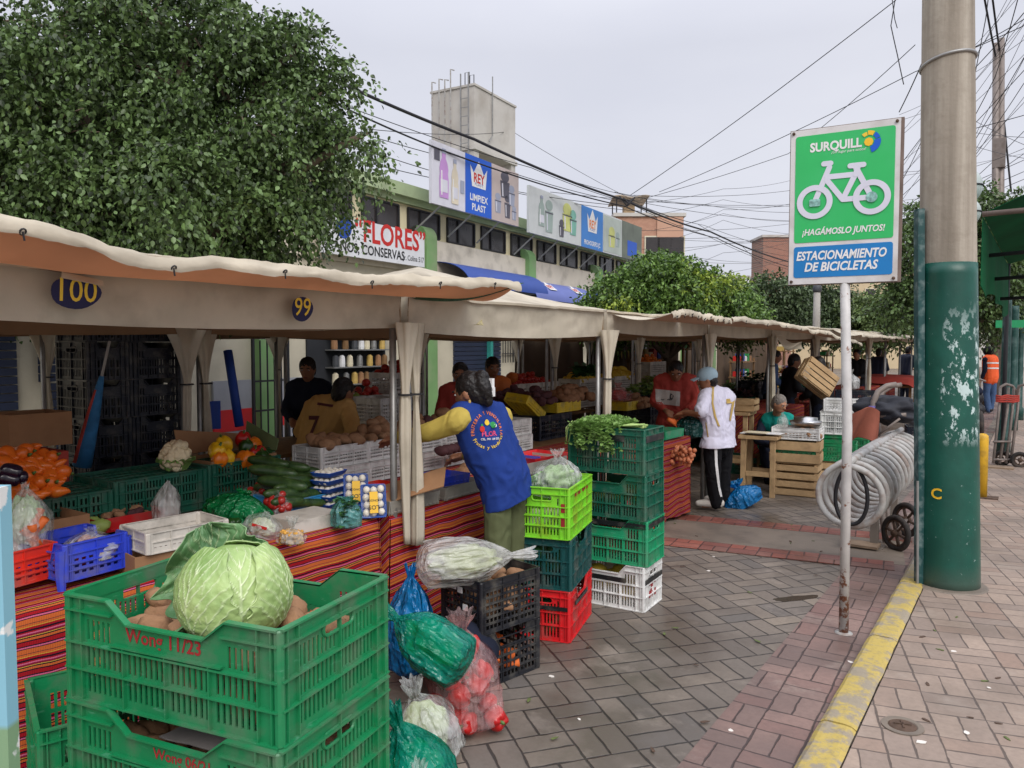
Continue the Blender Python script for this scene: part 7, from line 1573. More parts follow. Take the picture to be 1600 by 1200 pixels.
# old woman sitting in a teal apron
J = dict(head=D(1218,631,9.30), neck=D(1214,650,9.46), pelvis=D(1206,694,9.85), sL=D(1241,660,9.40), sR=D(1192,660,9.55), hL=D(1216,696,9.8), hR=D(1197,696,9.85), eL=D(1249,688,9.32), eR=D(1183,688,9.40), wL=D(1236,697,9.05), wR=D(1208,698,9.08), kL=D(1216,704,9.35), kR=D(1196,704,9.35), aL=D(1214,746,9.42), aR=D(1202,748,9.38)); toes(J, (0.5,-0.8,0))
Ow = person('old seated person with grey hair and teal apron writing at a table', J, CR*0.42-CF*0.75-ZP*0.42, skin='skin2', tmat='darkcloth', sleeve=1.95, legs='darkcloth', hair='greyhair', hairstyle='short', vox=0.009, s=0.95, tight=0.014)
overlay(Ow, J, 'apron', 0.032, 0.0, 'apron', 0.95)
MB().box((0,0,0.20),(0.34,0.34,0.03)).box((-.13,-.13,.1),(.03,.03,.19)).box((.13,-.13,.1),(.03,.03,.19)).box((-.13,.13,.1),(.03,.03,.19)).box((.13,.13,.1),(.03,.03,.19)).build('stool', M['darkwood']).location = (J['pelvis'].x,J['pelvis'].y,0.08)
tag(bpy.data.objects['stool'], 'low wooden stool under the old seated person', 'stool')
# man in the beige shirt numbered 7
J = dict(head=D(537,612,6.45), neck=D(522,628,6.50), pelvis=D(492,704,6.60), sL=D(488,636,6.58), sR=D(545,642,6.40), hL=D(480,708,6.62), hR=D(506,708,6.55), eL=D(470,676,6.70), wL=D(490,700,6.95), eR=D(552,676,6.15), wR=D(569,704,5.95), kL=D(478,780,6.60), kR=D(504,780,6.55), aL=D(478,848,6.62), aR=D(504,850,6.55)); toes(J, CF)
Be = person('person seen from behind in beige shirt with dark number seven', J, CF*0.75+CR*0.55-ZP*0.3, tmat='beige_shirt', sleeve=0.7, legs='darkcloth', vox=0.009, hem=0.06, girth=1.1, topname='football_shirt')
on_top('7', 490, 668, 6.3, 0.24, mat('maroon_print',(84,28,36),0.7), Be['top'], Be['root'], 'shirt_number', 0.022, CR, 0.95); on_top('LOPEZ', 505, 632, 6.3, 0.04, bpy.data.materials['maroon_print'], Be['top'], Be['root'], 'shirt_name', 0.01, CR) if False else None
strip([(485,632),(515,637)], 6.2, 0.02, Be['top'], Be['root'], 'darkcloth', 'name_bar') if False else None
Mx = plane_m(D(503,633,6.3), CR*1.0+ZP*-0.12, ZP); b = MB().grid(lambda u,v: Mx @ Vector((0.15*(u-.5),0.022*(v-.5),0)), 10, 2); drape(b, Be['top'], -CF, 0.006).build('name_bar', bpy.data.materials['maroon_print'], Be['root'], world=True)
# background people
def bg(px, d, py, label, yaw, tm, lm='darkcloth', arms='front', lean=0.05, hair='hair', style='short', vox=0.016, h0=None, **kw):
    g_ = D(px,540,d); g_.z = 0.0; hz = D(px,py,d).z; h = h0 or max(1.35,min(1.80,(hz+0.11)*1.0)); J = standing(g_, yaw, h, lean, arms); f = Vector((math.cos(yaw),math.sin(yaw),-0.25)); return person(label, J, f, tmat=tm, sleeve=1.95, legs=lm, hair=hair, hairstyle=style, vox=vox, fine=d < 9, group='people in the shade of the stalls', **kw), J
tow = math.atan2(-CF.y,-CF.x)
bg(484, 7.7, 585, 'dark clad person looking down behind the beige shirt', tow, 'darkcloth', h0=1.56); bg(766, 8.6, 578, 'person in orange top among the back stall fruit', tow+0.3, 'pumpkin', h0=1.55)
bg(1203, 13.5, 572, 'distant person in dark blue shirt seen left of the old woman', tow+1.2, 'denim', h0=1.6); bg(1232, 12.0, 577, 'person in black behind the old woman facing right', tow+1.5, 'blackcloth', h0=1.55); bg(1340, 17.0, 575, 'dark figure under the far tents left of the red cloth', tow-0.6, 'blackcloth', h0=1.6)
bg(1372, 20.5, 570, 'dark figure in front of the far brown curtains', tow+2.5, 'navy', h0=1.6); bg(1416, 22.0, 560, 'tall person in navy at the far end beside the red cloth', tow+2.0, 'navy', h0=1.66); bg(720, 7.9, 582, 'person with dark hair bending behind the blue vest', tow, 'redsweat', h0=1.50)
pass
cg, Jc = bg(1288, 10.6, 572, 'person in black carrying a slatted wooden crate on the shoulder', math.atan2(CF.y,CF.x)+0.5, 'blackcloth', 'darkcloth', vox=0.012, h0=1.52)
wc = woodcrate('wooden_crate', D(1281,592,10.2)-Vector((0.0,0,0.12)), 0, 0.48, 0.32, 0.18, 'slatted wooden crate carried tilted on a shoulder', 2)
nrm = (-CF*0.93+ZP*0.2+CR*0.25).normalized(); ux_ = (CR*0.80-ZP*0.58); ux_ = (ux_-nrm*ux_.dot(nrm)).normalized(); vy = (-nrm).cross(ux_); wc.rotation_euler = Matrix(((ux_.x,vy.x,-nrm.x),(ux_.y,vy.y,-nrm.y),(ux_.z,vy.z,-nrm.z))).to_euler()
wc.location = D(1283,588,10.15)
hv = D(1549,540,19.0); hv.z = 0; J = standing((hv.x,hv.y,0.02), math.atan2(CF.y,CF.x)+0.4, 1.62, 0.02, 'down')
Hv = person('person in orange reflective vest and jeans walking on the pavement', J, CF, tmat='darkcloth', sleeve=1.9, legs='denim', shoes='black', vox=0.014, fine=False, hairstyle=None)
hvv = overlay(Hv, J, 'hivis', 0.045, 0.05, 'reflective_vest', 1.0, 1.0, 0.012, 0.004); b = MB(); ell(b, J['head']+ZP*0.02, (CR,CF,ZP), (0.115,0.13,0.125), 18, 14); b.build('helmet', M['blackcloth'], Hv['root'], True, world=True)
for dz_ in (1.12,1.25):
    b = MB().grid(lambda u,v: Vector((hv.x,hv.y,0))-CF*0.4+CR*(0.4*(u-.5))+ZP*(dz_+0.035*v), 14, 2); b.v = [Vector((p.x,p.y,dz_+0.035*(i%3)/2)) for i, p in enumerate(b.v)]; drape(b, hvv, -CF, 0.008).build('reflective_band', M['white'], Hv['root'], world=True)

# ================================================================== STREET FURNITURE
# bicycle parking sign
dR, dL = 4.26, 4.55; BLp, BRp = D(1231,446,dL), D(1407,440,dR); BLp.z = BRp.z = 2.035; SW = (BRp-BLp).length; SH = 0.90
sg = thing('bicycle_sign', (0,0,0), 0, 'green and blue bicycle parking sign on a rusty white pole', 'sign'); gp = G(1318,990); sg.location = (gp.x,gp.y,0)
ub = (BRp-BLp).normalized(); nb_ = Vector((ub.y,-ub.x,0)); SM = plane_m(BLp, ub, ZP)
t_ = NT('rust_streaked_pole_paint'); p_ = t_.pos(); sx_ = t_.n('ShaderNodeSeparateXYZ'); t_.set(sx_.inputs[0],p_); rz_m = t_.math('MULTIPLY_ADD', t_.step(sx_.outputs[2],0.55,0.05), 0.16, 0.0); rm = t_.step(t_.math('ADD', t_.noise(16.0,6.0,p_,0.7), rz_m), 0.60, 0.66); c_ = t_.mix(rm, t_.ramp(t_.noise(7.0,5.0),[(0.3,lin((172,170,168))),(0.7,lin((206,204,202)))]), lin((122,78,56))); t_.base(c_); t_.b.inputs['Roughness'].default_value = 0.5; t_.bump(t_.noise(40.0,4.0),0.3,0.004); polem = t_.m
lay(sg, MB().tube([(gp.x,gp.y,0.0),(gp.x-0.004,gp.y,1.2),((BLp.x+BRp.x)/2-0.02*ub.x-nb_.x*0.045,(BLp.y+BRp.y)/2-nb_.y*0.045-0.02*ub.y,2.9)], 0.027, 14), 'pole', polem)
b = MB(); b.lathe([(0.05,0.0),(0.05,0.006),(0.03,0.012)], 14, 0, TR((gp.x,gp.y,0.001))); lay(sg, b, 'pole_base', M['rusty'])
def sbox(x0, x1, z0, z1, y0, y1): 
    b = MB(); P = [SM @ Vector((x,z,-y)) for x in (x0,x1) for z in (z0,z1) for y in (y0,y1)]; b.add(P, [(0,1,3,2),(4,6,7,5),(0,4,5,1),(2,3,7,6),(0,2,6,4),(1,5,7,3)]); return b
M['signwhite'] = mat('weathered_white_vinyl', (208,206,206), 0.5, 0.05, 5, 0.1, 20, dirt=((160,150,140),0.5,6))
fr_ = sbox(0,SW,0,SH,0.0,0.05); lay(sg, fr_, 'backing', mat('brown_rusty_frame',(116,100,92),0.7,0.25,8), False); lay(sg, sbox(0.004,SW-0.016,0.004,SH-0.004,-0.004,-0.0005), 'white_sheet', M['signwhite'], False)
def spoly(name, pts, m, z=0.0065, world=True): return MB().prism(pts, SM @ TR((0,0,z)), 0.0015).build(name, m, sg, world=True)
def rrect(x0,x1,y0,y1,r=0.014):
    P = []
    for cx, cy, a in ((x1-r,y0+r,-90),(x1-r,y1-r,0),(x0+r,y1-r,90),(x0+r,y0+r,180)): P += [(cx+r*math.cos(rad(a+k*22.5)),cy+r*math.sin(rad(a+k*22.5))) for k in range(5)]
    return P
SGm = mat('sign_green', (48,180,98), 0.42, 0.05, 4, 0.12, 9, dirt=((80,190,130),0.25,3)); SBm = mat('sign_blue', (24,118,184), 0.42, 0.06, 4, 0.12, 9)
uw = SW/0.6; gx0, gx1 = 0.032*uw, SW-0.042*uw
spoly('green_panel', rrect(gx0,gx1,0.245,SH-0.04), SGm, 0.0050); spoly('blue_panel', rrect(gx0,gx1,0.042,0.222), SBm, 0.0050)
def stext(txt, u, v, size, m, bold=0.02, shear=0.0, sx=1.0, name='white_lettering', z=0.0085):
    return MB().mesh(text_mesh(txt, size, bold, shear, sx=sx), SM @ TR((u*SW,v*SH,z))).build(name, m, sg, world=True)
stext('ESTACIONAMIENTO', 0.475, 0.183, 0.070, M['white'], 0.030, 0.22, 0.74); stext('DE BICICLETAS', 0.475, 0.110, 0.070, M['white'], 0.030, 0.22, 0.82); stext('¡HAGÁMOSLO JUNTOS!', 0.49, 0.335, 0.050, M['white'], 0.026, 0.22, 0.82)
stext('SURQUILL', 0.415, 0.872, 0.070, M['white'], 0.036, 0.0, 0.86); stext('¡Un lugar para todos!', 0.53, 0.832, 0.021, M['white'], 0.002, 0.2)
lx, ly = 0.705*SW, 0.872*SH
for a0, a1, r0, r1, m in ((60,95,0.038,0.062,'labely'),(20,55,0.038,0.062,'poster_blue'),(100,130,0.036,0.056,'yellow'),(-75,15,0.028,0.062,'poster_blue'),(0,359,0.0,0.024,'labely')):
    A = [rad(a0+(a1-a0)*k/8) for k in range(9)]; pts = [(lx+r1*math.cos(a),ly+r1*math.sin(a)) for a in A]+([(lx+r0*math.cos(a),ly+r0*math.sin(a)) for a in reversed(A)] if r0 else []); spoly('sun_emblem', pts, M[m], 0.0086)
BW = mat('sign_bike_white', (208,208,222), 0.45, 0.04, 6)
def sp(u, v): return (u*SW, v*SH)
bk = []
def stroke(a, b_, w):
    a, b_ = Vector((*sp(*a),0)), Vector((*sp(*b_),0)); d = (b_-a).normalized(); n = Vector((-d.y,d.x,0))*w/2; A = math.atan2(d.y,d.x); pts = [(a.x+w/2*math.cos(A+math.pi/2+k*math.pi/8),a.y+w/2*math.sin(A+math.pi/2+k*math.pi/8)) for k in range(9)]+[(b_.x+w/2*math.cos(A-math.pi/2+k*math.pi/8),b_.y+w/2*math.sin(A-math.pi/2+k*math.pi/8)) for k in range(9)]; return pts
bm_ = MB(); kz = 0
for a, b_ in (((.237,.528),(.365,.74)),((.315,.765),(.375,.765)),((.35,.68),(.605,.68)),((.345,.66),(.49,.53)),((.49,.53),(.61,.70)),((.49,.53),(.741,.53)),((.741,.53),(.60,.72)),((.55,.735),(.665,.735)),((.60,.68),(.62,.735))):
    bm_.prism(stroke(a,b_,0.030*uw), SM @ TR((0,0,0.0082+0.0003*kz)), 0.0012); kz += 1
for u, v in ((.237,.528),(.741,.53)):
    n = 40; R1, R0 = 0.098*uw, 0.066*uw; cx, cy = sp(u,v); vs = [(cx+R*math.cos(2*math.pi*k/n),cy+R*math.sin(2*math.pi*k/n),z) for z in (0,0.0012) for R in (R0,R1) for k in range(n)]
    fs = []
    for k in range(n): l = (k+1)%n; fs += [(2*n+k,3*n+k,3*n+l,2*n+l),(n+k,n+l,3*n+l,3*n+k),(k,2*n+k,2*n+l,l)]
    bm_.add(vs, fs, 0, SM @ TR((0,0,0.0082+0.0003*kz))); kz += 1
bm_.build('bicycle_symbol', BW, sg, world=True)
stk = mat('worn_sticker', (140,186,180), 0.6, 0.5, 40)
spoly('sticker', rrect(.19*SW,.29*SW,.50*SH,.545*SH,.008), stk, 0.0125); spoly('sticker', [(.741*SW+.03*math.cos(k*.4),.53*SH+.03*math.sin(k*.4)) for k in range(16)], stk, 0.0125)
b = MB()
for x in (0.02,SW-0.035):
    for z in (0.02,SH-0.02): b.lathe([(0.009,0),(0.009,0.008),(0.004,0.010)],8,0,SM @ TR((x,z,0.005)))
lay(sg, b, 'bolts', bpy.data.materials['rusty_iron'])
# big utility pole
pb0 = (G(1445,935)+G(1537,935))/2; dP = depth(pb0)+0.16; pb0 = D(1491,540,dP); pb0.z = 0.0
up_ = thing('utility_pole', pb0, 0, 'thick concrete utility pole painted dark green below with peeled poster scraps', 'utility pole'); tilt = (CR*-0.027)
def pr(z): return 0.197-0.0105*z
def pcn(z): return tilt*z
def polelathe(z0, z1, off, n=48, st=30):
    vs = []; b = MB()
    for i in range(st+1):
        z = z0+(z1-z0)*i/st; c = pcn(z); r = pr(z)+off
        for k in range(n): a = 2*math.pi*k/n; vs.append((c.x+r*math.cos(a),c.y+r*math.sin(a),z))
    fs = [(i*n+k,i*n+(k+1)%n,(i+1)*n+(k+1)%n,(i+1)*n+k) for i in range(st) for k in range(n)]; fs += [tuple(range(n-1,-1,-1)),tuple(st*n+k for k in range(n))]; return b.add(vs, fs)
sq_ = NT('bare_pole_concrete'); p_ = sq_.pos(); mps = sq_.n('ShaderNodeMapping',{'Scale':(7,7,0.25)}); sq_.set(mps.inputs[0],p_); cs = sq_.ramp(sq_.noise(1.0,5.0,mps.outputs[0],0.6),[(0.32,lin((116,108,96))),(0.52,lin((152,143,130))),(0.70,lin((182,174,160)))]); cs = sq_.mix(sq_.math('MULTIPLY',sq_.step(sq_.noise(9.0,6.0),0.5,0.7),0.35),cs,lin((124,114,100))); sq_.base(cs); sq_.b.inputs['Roughness'].default_value = 0.9; sq_.bump(sq_.noise(30.0,6.0),0.4,0.008); streaky = sq_.m
polelathe(0.0,8.6,0.0).build('shaft', streaky, up_, True)
t = NT('peeling_green_paint'); p_ = t.pos(); sx_ = t.n('ShaderNodeSeparateXYZ'); t.set(sx_.inputs[0], p_)
gcol = t.ramp(t.noise(4.0,5.0), [(0.3,lin((8,66,56))),(0.7,lin((16,86,72)))])
msk = t.math('MULTIPLY', t.step(sx_.outputs[2],1.0,1.12), t.math('SUBTRACT',1.0,t.step(sx_.outputs[2],1.68,1.98)))
mp2 = t.n('ShaderNodeMapping',{'Scale':(1,1,0.55)}); t.set(mp2.inputs[0], p_)
scr = t.math('MULTIPLY', t.step(t.noise(15.0,7.0,mp2.outputs[0],0.75),0.535,0.56), msk)
face_ = t.step(t.math('ADD',t.math('MULTIPLY',sx_.outputs[0],CR.x),t.math('MULTIPLY',sx_.outputs[1],CR.y)),-0.165,-0.15)
gcol = t.mix(t.math('MULTIPLY',scr,face_), gcol, lin((186,206,204)))
gcol = t.mix(t.math('MULTIPLY', t.step(t.noise(24.0,6.0,p_,0.7),0.66,0.69),0.8), gcol, lin((176,196,192)))
gcol = t.mix(t.math('MULTIPLY', t.math('SUBTRACT',1.0,t.step(sx_.outputs[2],0.02,0.20)),0.7), gcol, lin((74,80,72)))
t.base(gcol); t.b.inputs['Roughness'].default_value = 0.38; t.bump(t.noise(14.0,5.0),0.25,0.01)
polelathe(0.003,2.235,0.004).build('green_paint', t.m, up_, True)
zc_ = 3.58; b = MB().tube([tuple(pcn(zc_)+Vector((pr(zc_)+0.006)*0 if False else Vector((math.cos(a)*(pr(zc_)+0.004),math.sin(a)*(pr(zc_)+0.004),zc_+0.03*math.sin(a+2))))) for a in [k*math.pi/18 for k in range(36)]], 0.011, 6, closed=True); b.build('steel_band', M['steel'], up_, True)
cpos = D(1463,772,dP-0.185); b = MB().mesh(text_mesh('C',0.105,0.02), plane_m(cpos, CR*0.92+CF*-0.40, ZP)); 
Mx_ = plane_m(cpos, CR*0.86-CF*0.5, ZP)
b = MB().mesh(text_mesh('C',0.105,0.02), plane_m(cpos-CF*0.1, CR, ZP)); tgt = [o for o in up_.children if o.name.startswith('green_paint')]; drape(MB().mesh(text_mesh('C',0.10,0.02), face_m([o for o in bpy.data.objects if o.name.startswith('green_paint')][-1],1463,772)), [o for o in bpy.data.objects if o.name.startswith('green_paint')][-1], face_m([o for o in bpy.data.objects if o.name.startswith('green_paint')][-1],1463,772).to_3x3() @ ZP, 0.003).build('painted_letter', M['labely'], up_, world=True)
s0 = -CR*0.205-CF*0.02; b = MB()
for z0, z1 in ((0.02,2.60),): b.add([s0+pcn(z)+Vector((0,0,z))+CR*x+CF*y for z in (z0,z1) for x,y in ((-.022,-.03),(.022,-.03),(.022,.03),(-.022,.03))],[(3,2,1,0),(4,5,6,7),(0,1,5,4),(1,2,6,5),(2,3,7,6),(3,0,4,7)])
b.build('cable_channel', mat('dark_green_channel',(30,72,72),0.5,0.1,6,dirt=((170,186,184),0.4,16)), up_); b = MB().tube([s0-CR*0.03-CF*0.03+Vector((0,0,0.0)), s0-CR*0.03-CF*0.03+pcn(0.7)+Vector((0,0,0.75))],0.010,6); b.build('conduit', M['steel'], up_)
b = MB().lathe([(0.25,0.0),(0.24,0.010),(0.20,0.016)],24,0,TR((0,0,0.018))); b.build('mortar_collar', M['band_conc'], up_)
# spiral bicycle rack
rk = thing('bicycle_rack', (-1.06,6.9,0), 0, 'white painted spiral bicycle rack with chipped rusty coils', 'bicycle rack'); NT_ = 14; y0r, y1r, zc_, rr_ = 5.76, 8.35, 0.612, 0.222
lay(rk, MB().tube([(-1.06+rr_*math.sin(a),y0r+(y1r-y0r)*a/(2*math.pi*NT_),zc_+rr_*math.cos(a)) for a in [2*math.pi*NT_*k/(NT_*30) for k in range(NT_*30+1)]], 0.0225, 10), 'coil', M['rusty'])
lay(rk, MB().tube([(-1.06,y0r,zc_+rr_+0.02),(-1.06,y1r+0.05,zc_+rr_+0.02)],0.026,10), 'top_bar', M['rusty'])
for y in (6.95,8.05): lay(rk, MB().box((-1.06,y,(zc_-rr_)/2),(0.06,0.06,zc_-rr_+0.02)).box((-1.06,y,0.006),(0.16,0.16,0.012)), 'leg', mat('grimy_leg_paint',(120,112,104),0.6,0.2,8) if 'grimy_leg_paint' not in bpy.data.materials else bpy.data.materials['grimy_leg_paint'], False)
lk = MB().tube([(-1.06+0.02+0.105*math.cos(a)*(1-0.1*math.sin(a)),5.80,zc_+0.01+0.205*math.sin(a)) for a in [k*math.pi/20 for k in range(40)]],0.014,8,closed=True); tag(lk.build('bicycle_lock', M['black'], smooth=True, own=True), 'black cable bicycle lock looped through the rack end', 'bicycle lock')
# hand truck with jacket
def wheel(e, c, ax, r, w=0.045, name='wheel', sp_=6):
    ax = Vector(ax).normalized(); u, v, w_ = frame_of(ax); c = Vector(c); b = MB(); b.tube([c+(u*math.cos(a)+v*math.sin(a))*(r-w/2) for a in [k*math.pi/14 for k in range(28)]], w/2, 8, closed=True); wo_ = b.build('wheel', M['blackrub'], e, True, world=True); b = MB()
    b.tube([c-ax*0.03,c+ax*0.03],0.03,12); b.tube([c+(u*math.cos(a)+v*math.sin(a))*(r-w) for a in [k*math.pi/12 for k in range(24)]],0.010,6,closed=True)
    for k in range(sp_): a = k*2*math.pi/sp_+.2; b.bar(c,c+(u*math.cos(a)+v*math.sin(a))*(r-w),0.022,0.014)
    b.build('rim', bpy.data.materials['rusty_iron'], wo_, True, world=True); return wo_
M['blackrub'] = mat('worn_black_rubber', (44,40,38), 0.8, 0.2, 12, dirt=((96,84,74),0.6,8)); M['truckgrey'] = mat('grey_brown_tube', (128,118,112), 0.5, 0.12, 9, metal=0.2, dirt=((92,78,68),.5,7))
hb = G(1404,862); ht = thing('hand_truck', (hb.x,hb.y,0), 0, 'hand truck with spoked wheels and clothes hung on its handle', 'hand truck')
wheel(ht, D(1400,833,6.30), CR*0.95+CF*0.3, 0.150); wheel(ht, D(1416,812,6.62), CR*0.95+CF*0.3, 0.150)
A0 = D(1376,850,6.55); lay(ht, MB().tube([D(1400,833,6.36),D(1416,812,6.58)],0.014,8), 'axle', M['truckgrey'])
for k, (px, dd) in enumerate(((1364,7.25),(1372,7.6))):
    lay(ht, MB().tube([D(px+20,845,6.5+0.25*k),D(px+2,700,dd-.1),D(px,655,dd),D(px+1,628,dd),D(px+8,612,dd),D(px+22,603,dd),D(px+36,601,dd)], 0.027 if k == 0 else 0.022, 12), 'handle', M['truckgrey'])
lay(ht, MB().tube([D(1366,651,7.25),D(1416,648,7.1)],0.020,10), 'cross_arm', M['truckgrey']); lay(ht, MB().tube([D(1366,684,7.25),D(1406,654,7.1)],0.011,8), 'brace', M['truckgrey']); lay(ht, MB().tube([D(1364,652,7.25),D(1363,634,7.25)],0.033,12), 'tape_wrap', mat('purple_tape',(96,84,140),0.5,0.2,30))
lay(ht, MB().box(D(1345,850,6.4)*1.0+Vector((0,0,0.0)),(0.28,0.18,0.02)), 'toe_plate', mat('dirty_wood',(140,120,100),0.8,0.2,9), False)
c0 = D(1350,652,7.15); jk = MB().grid(lambda u,v: c0+CR*(-0.17+0.30*u-0.05*v)+ZP*(0.10*math.sin(2.6*u)-0.28*v-0.05*v*abs(2*u-1))+CF*(-0.06*math.sin(7*u+2*v)*(.4+v)-0.10*math.sin(math.pi*u)), 26, 22, 0.010); tag(jk.build('jacket', mat('brown_jacket_cloth',(128,72,56),0.9,0.15,5,0.4,25), smooth=True, own=True), 'rust brown jacket hanging from the hand truck handle', 'jacket')
jb = MB().blob(D(1388,640,7.3),(0.27,0.17,0.13),40,24,0.45,2.6,4); tag(jb.build('black_coat', mat('black_padded_cloth',(36,38,46),0.7,0.15,9,0.5,22), smooth=True, own=True), 'bundled black coat lying over the hand truck arm', 'coat')
# bollard
p = G(1533,777,0.02); bo_ = thing('bollard', (p.x,p.y,0.02), 0, 'yellow steel bollard with rusted foot beside the green pole', 'bollard'); MB().lathe([(0.056,0),(0.056,0.64),(0.052,0.68),(0.03,0.70),(0.0,0.705)],20).build('tube', mat('chipped_yellow_paint',(216,170,46),0.5,0.1,5,dirt=((110,84,50),.7,7)), bo_, True); MB().box((0.04,0,0.006),(0.24,0.18,0.010)).build('foot_plate', bpy.data.materials['rusty_iron'], bo_)
# right hand truck
hr = thing('hand_truck', G(1576,728,0.02), 0, 'upright grey hand truck wrapped with red straps on the pavement', 'hand truck'); dd = depth(G(1576,728,0.02))
for px, tx in ((1556,1563),(1566,1576),(1576,1584),(1583,1592)): lay(hr, MB().tube([D(px-4,724,dd),D(tx-2,640,dd+.1),D(tx,606,dd+.2)],0.018,8), 'upright', M['truckgrey'])
lay(hr, MB().tube([D(1561,618,dd+.2),D(1564,604,dd+.2),D(1572,600,dd+.2),D(1582,603,dd+.2),D(1588,612,dd+.2)],0.019,8), 'handle', M['truckgrey']); lay(hr, MB().tube([D(1588,618,dd+.1),D(1592,603,dd+.1),D(1606,600,dd)],0.019,8), 'handle', M['truckgrey'])
for py in (718,690): lay(hr, MB().tube([D(1552,py,dd),D(1580,py,dd)],0.014,8), 'crossbar', M['truckgrey'])
for k in range(4): lay(hr, MB().tube([D(1556+9*j,618+3*k+(j%2)*1.2+0.6*math.sin(j*2+k),dd+.10-0.02*(j%2)) for j in range(5)],0.014,6), 'strap', M['redsweat'])
wheel(hr, D(1594,719,dd-.1), CR*0.5+CF*0.9, 0.115, 0.05, sp_=4); wheel(hr, D(1565,716,dd+.1), CR*0.5+CF*0.9, 0.11, 0.05, sp_=4); lay(hr, MB().box(G(1560,730,0.03),(0.35,0.2,0.02)), 'toe_plate', bpy.data.materials['dirty_wood'], False)
# parked motorcycle glimpsed beyond
mc = thing('motorcycle', G(1532,676,0.02), 0, 'dark motorcycle parked behind the green pole', 'motorcycle'); dm = depth(G(1532,676,0.02)); wheel(mc, D(1531,664,dm), CR*.9-CF*.4, 0.28, 0.09, sp_=5); wheel(mc, D(1512,660,dm+1.1), CR*.9-CF*.4, 0.28, 0.09, sp_=5)
b = MB(); limb(b, D(1529,640,dm+.1), D(1514,634,dm+.9), 0.12, 0.16); limb(b, D(1526,622,dm+.3), D(1516,618,dm+.9), 0.13, 0.13); fuse(b,'body',M['black'],0.02,3,mc,True); b = MB(); limb(b, D(1529,612,dm+.1), D(1522,606,dm+.6), 0.08, 0.10); fuse(b,'seat',M['darkcloth'],0.02,3,mc,True); lay(mc, MB().tube([D(1522,596,dm+.8),D(1530,592,dm+.8),D(1540,596,dm+.7)],0.02,8),'handlebar',M['truckgrey']); lay(mc, MB().tube([D(1531,664,dm),D(1528,632,dm+.1)],0.03,8),'fork',M['truckgrey'])
# green kiosk awning and posts at the right
M['tarp_green'] = mat('dark_green_tarpaulin',(14,92,56),0.85,0.2,2,0.2,15,0.15,trans=0.25)
ka = thing('kiosk_awning', (0.6,8.6,0), 0, 'dark green tarpaulin awning on poles at the right edge', 'awning'); e0 = D(1535,334,8.0); e1 = D(1575,430,11.5); e1.z = e0.z-0.15
lay(ka, MB().grid(lambda u,v: e0.lerp(e1,v)+Vector((1.9*u, -0.05*u, 0.85*u+0.05*math.sin(u*6)*math.sin(v*5)-0.06*math.sin(math.pi*u)*math.sin(math.pi*v))), 16, 14, 0.006), 'tarpaulin', M['tarp_green'])
lay(ka, MB().grid(lambda u,v: e0.lerp(e1,u)+Vector((0.02*math.sin(u*20)*v, 0, -0.03-0.95*v*(0.75+0.25*noise.noise(Vector((u*4,0,3)))))), 24, 8, 0.005), 'side_drape', M['tarp_green'])
lay(ka, MB().tube([e0+Vector((0,-0.03,-0.01)),e0+Vector((1.9,-0.03,0.02))],0.028,10), 'front_bar', mat('grey_brown_pipe',(110,96,88),0.6,0.15,8))
for k in range(3): lay(ka, MB().tube([e0.lerp(e1,.15+.22*k)+Vector((0.02,0,-0.35-0.16*k)),e0.lerp(e1,.15+.22*k)+Vector((1.9,0.1,-0.25-0.18*k))],0.022,8), 'cross_bar', M['iron'])
lay(ka, MB().tube([(e0.x+1.75,e0.y,0.02),(e0.x+1.75,e0.y,e0.z+0.7)],0.03,10), 'pole', M['iron']); lay(ka, MB().tube([(e1.x+1.75,e1.y,0.02),(e1.x+1.75,e1.y,e0.z+0.6)],0.03,10), 'pole', M['iron'])
lay(ka, MB().tube([(e1.x,e1.y,0.02),(e1.x,e1.y,e1.z)],0.03,10), 'pole', M['iron'])
M['postgreen'] = mat('dark_green_post_paint',(22,64,58),0.45,0.1,6,dirt=((120,140,136),.4,9))
for px, py, top, lab in ((1567,706,470,'nearest'),(1581,672,480,'second'),(1591,656,490,'third')):
    g_ = G(px,py,0.02); d_ = depth(g_); e = thing('street_post', g_, 0, lab+' dark green street post along the right pavement', 'post', 'green posts along the pavement'); zt = D(px,top,d_).z; MB().lathe([(0.10,0),(0.10,0.25),(0.07,0.3),(0.06,zt-0.1),(0.055,zt)],16).build('shaft', M['postgreen'], e, True)
gsg = D(1590,506,14.5); tag(MB().box(gsg,(0.7,0.05,0.14),0).build('hanging_banner', mat('bright_green_banner',(40,150,96),0.6,0.1,4), own=True), 'small bright green banner hanging near the right edge', 'banner')
# globe street lamp behind the pole
gl = thing('street_lamp', G(1500,650,0.02), 0, 'street lamp with two white glass globes behind the utility pole', 'street lamp'); d_ = 10.2
F['opal'] = mat('opal_globe_glass',(206,214,212),0.2,0.05,2,trans=0.35)
for px, py, r in ((1508,292,0.205),(1512,332,0.17)):
    c = D(px,py,d_ if py < 310 else d_+.9); o = MB().blob(c,(r,r,r*1.15),24,16).build('globe', F['opal'], gl, True, world=True); MB().tube([c+Vector((r*1.01*math.cos(a),r*1.01*math.sin(a),-0.0)) for a in [k*math.pi/14 for k in range(28)]],0.012,6,closed=True).build('rim_ring', M['iron'], o, True, world=True)
zt_ = D(1505,310,d_).z; b = MB().tube([(gl.location.x,gl.location.y,0.02),(gl.location.x,gl.location.y,zt_-0.5),D(1503,330,d_)],0.05,12); b.tube([(gl.location.x,gl.location.y,zt_-0.6),D(1512,352,d_+.9)],0.03,8); lay(gl, b, 'post', M['postgreen'])
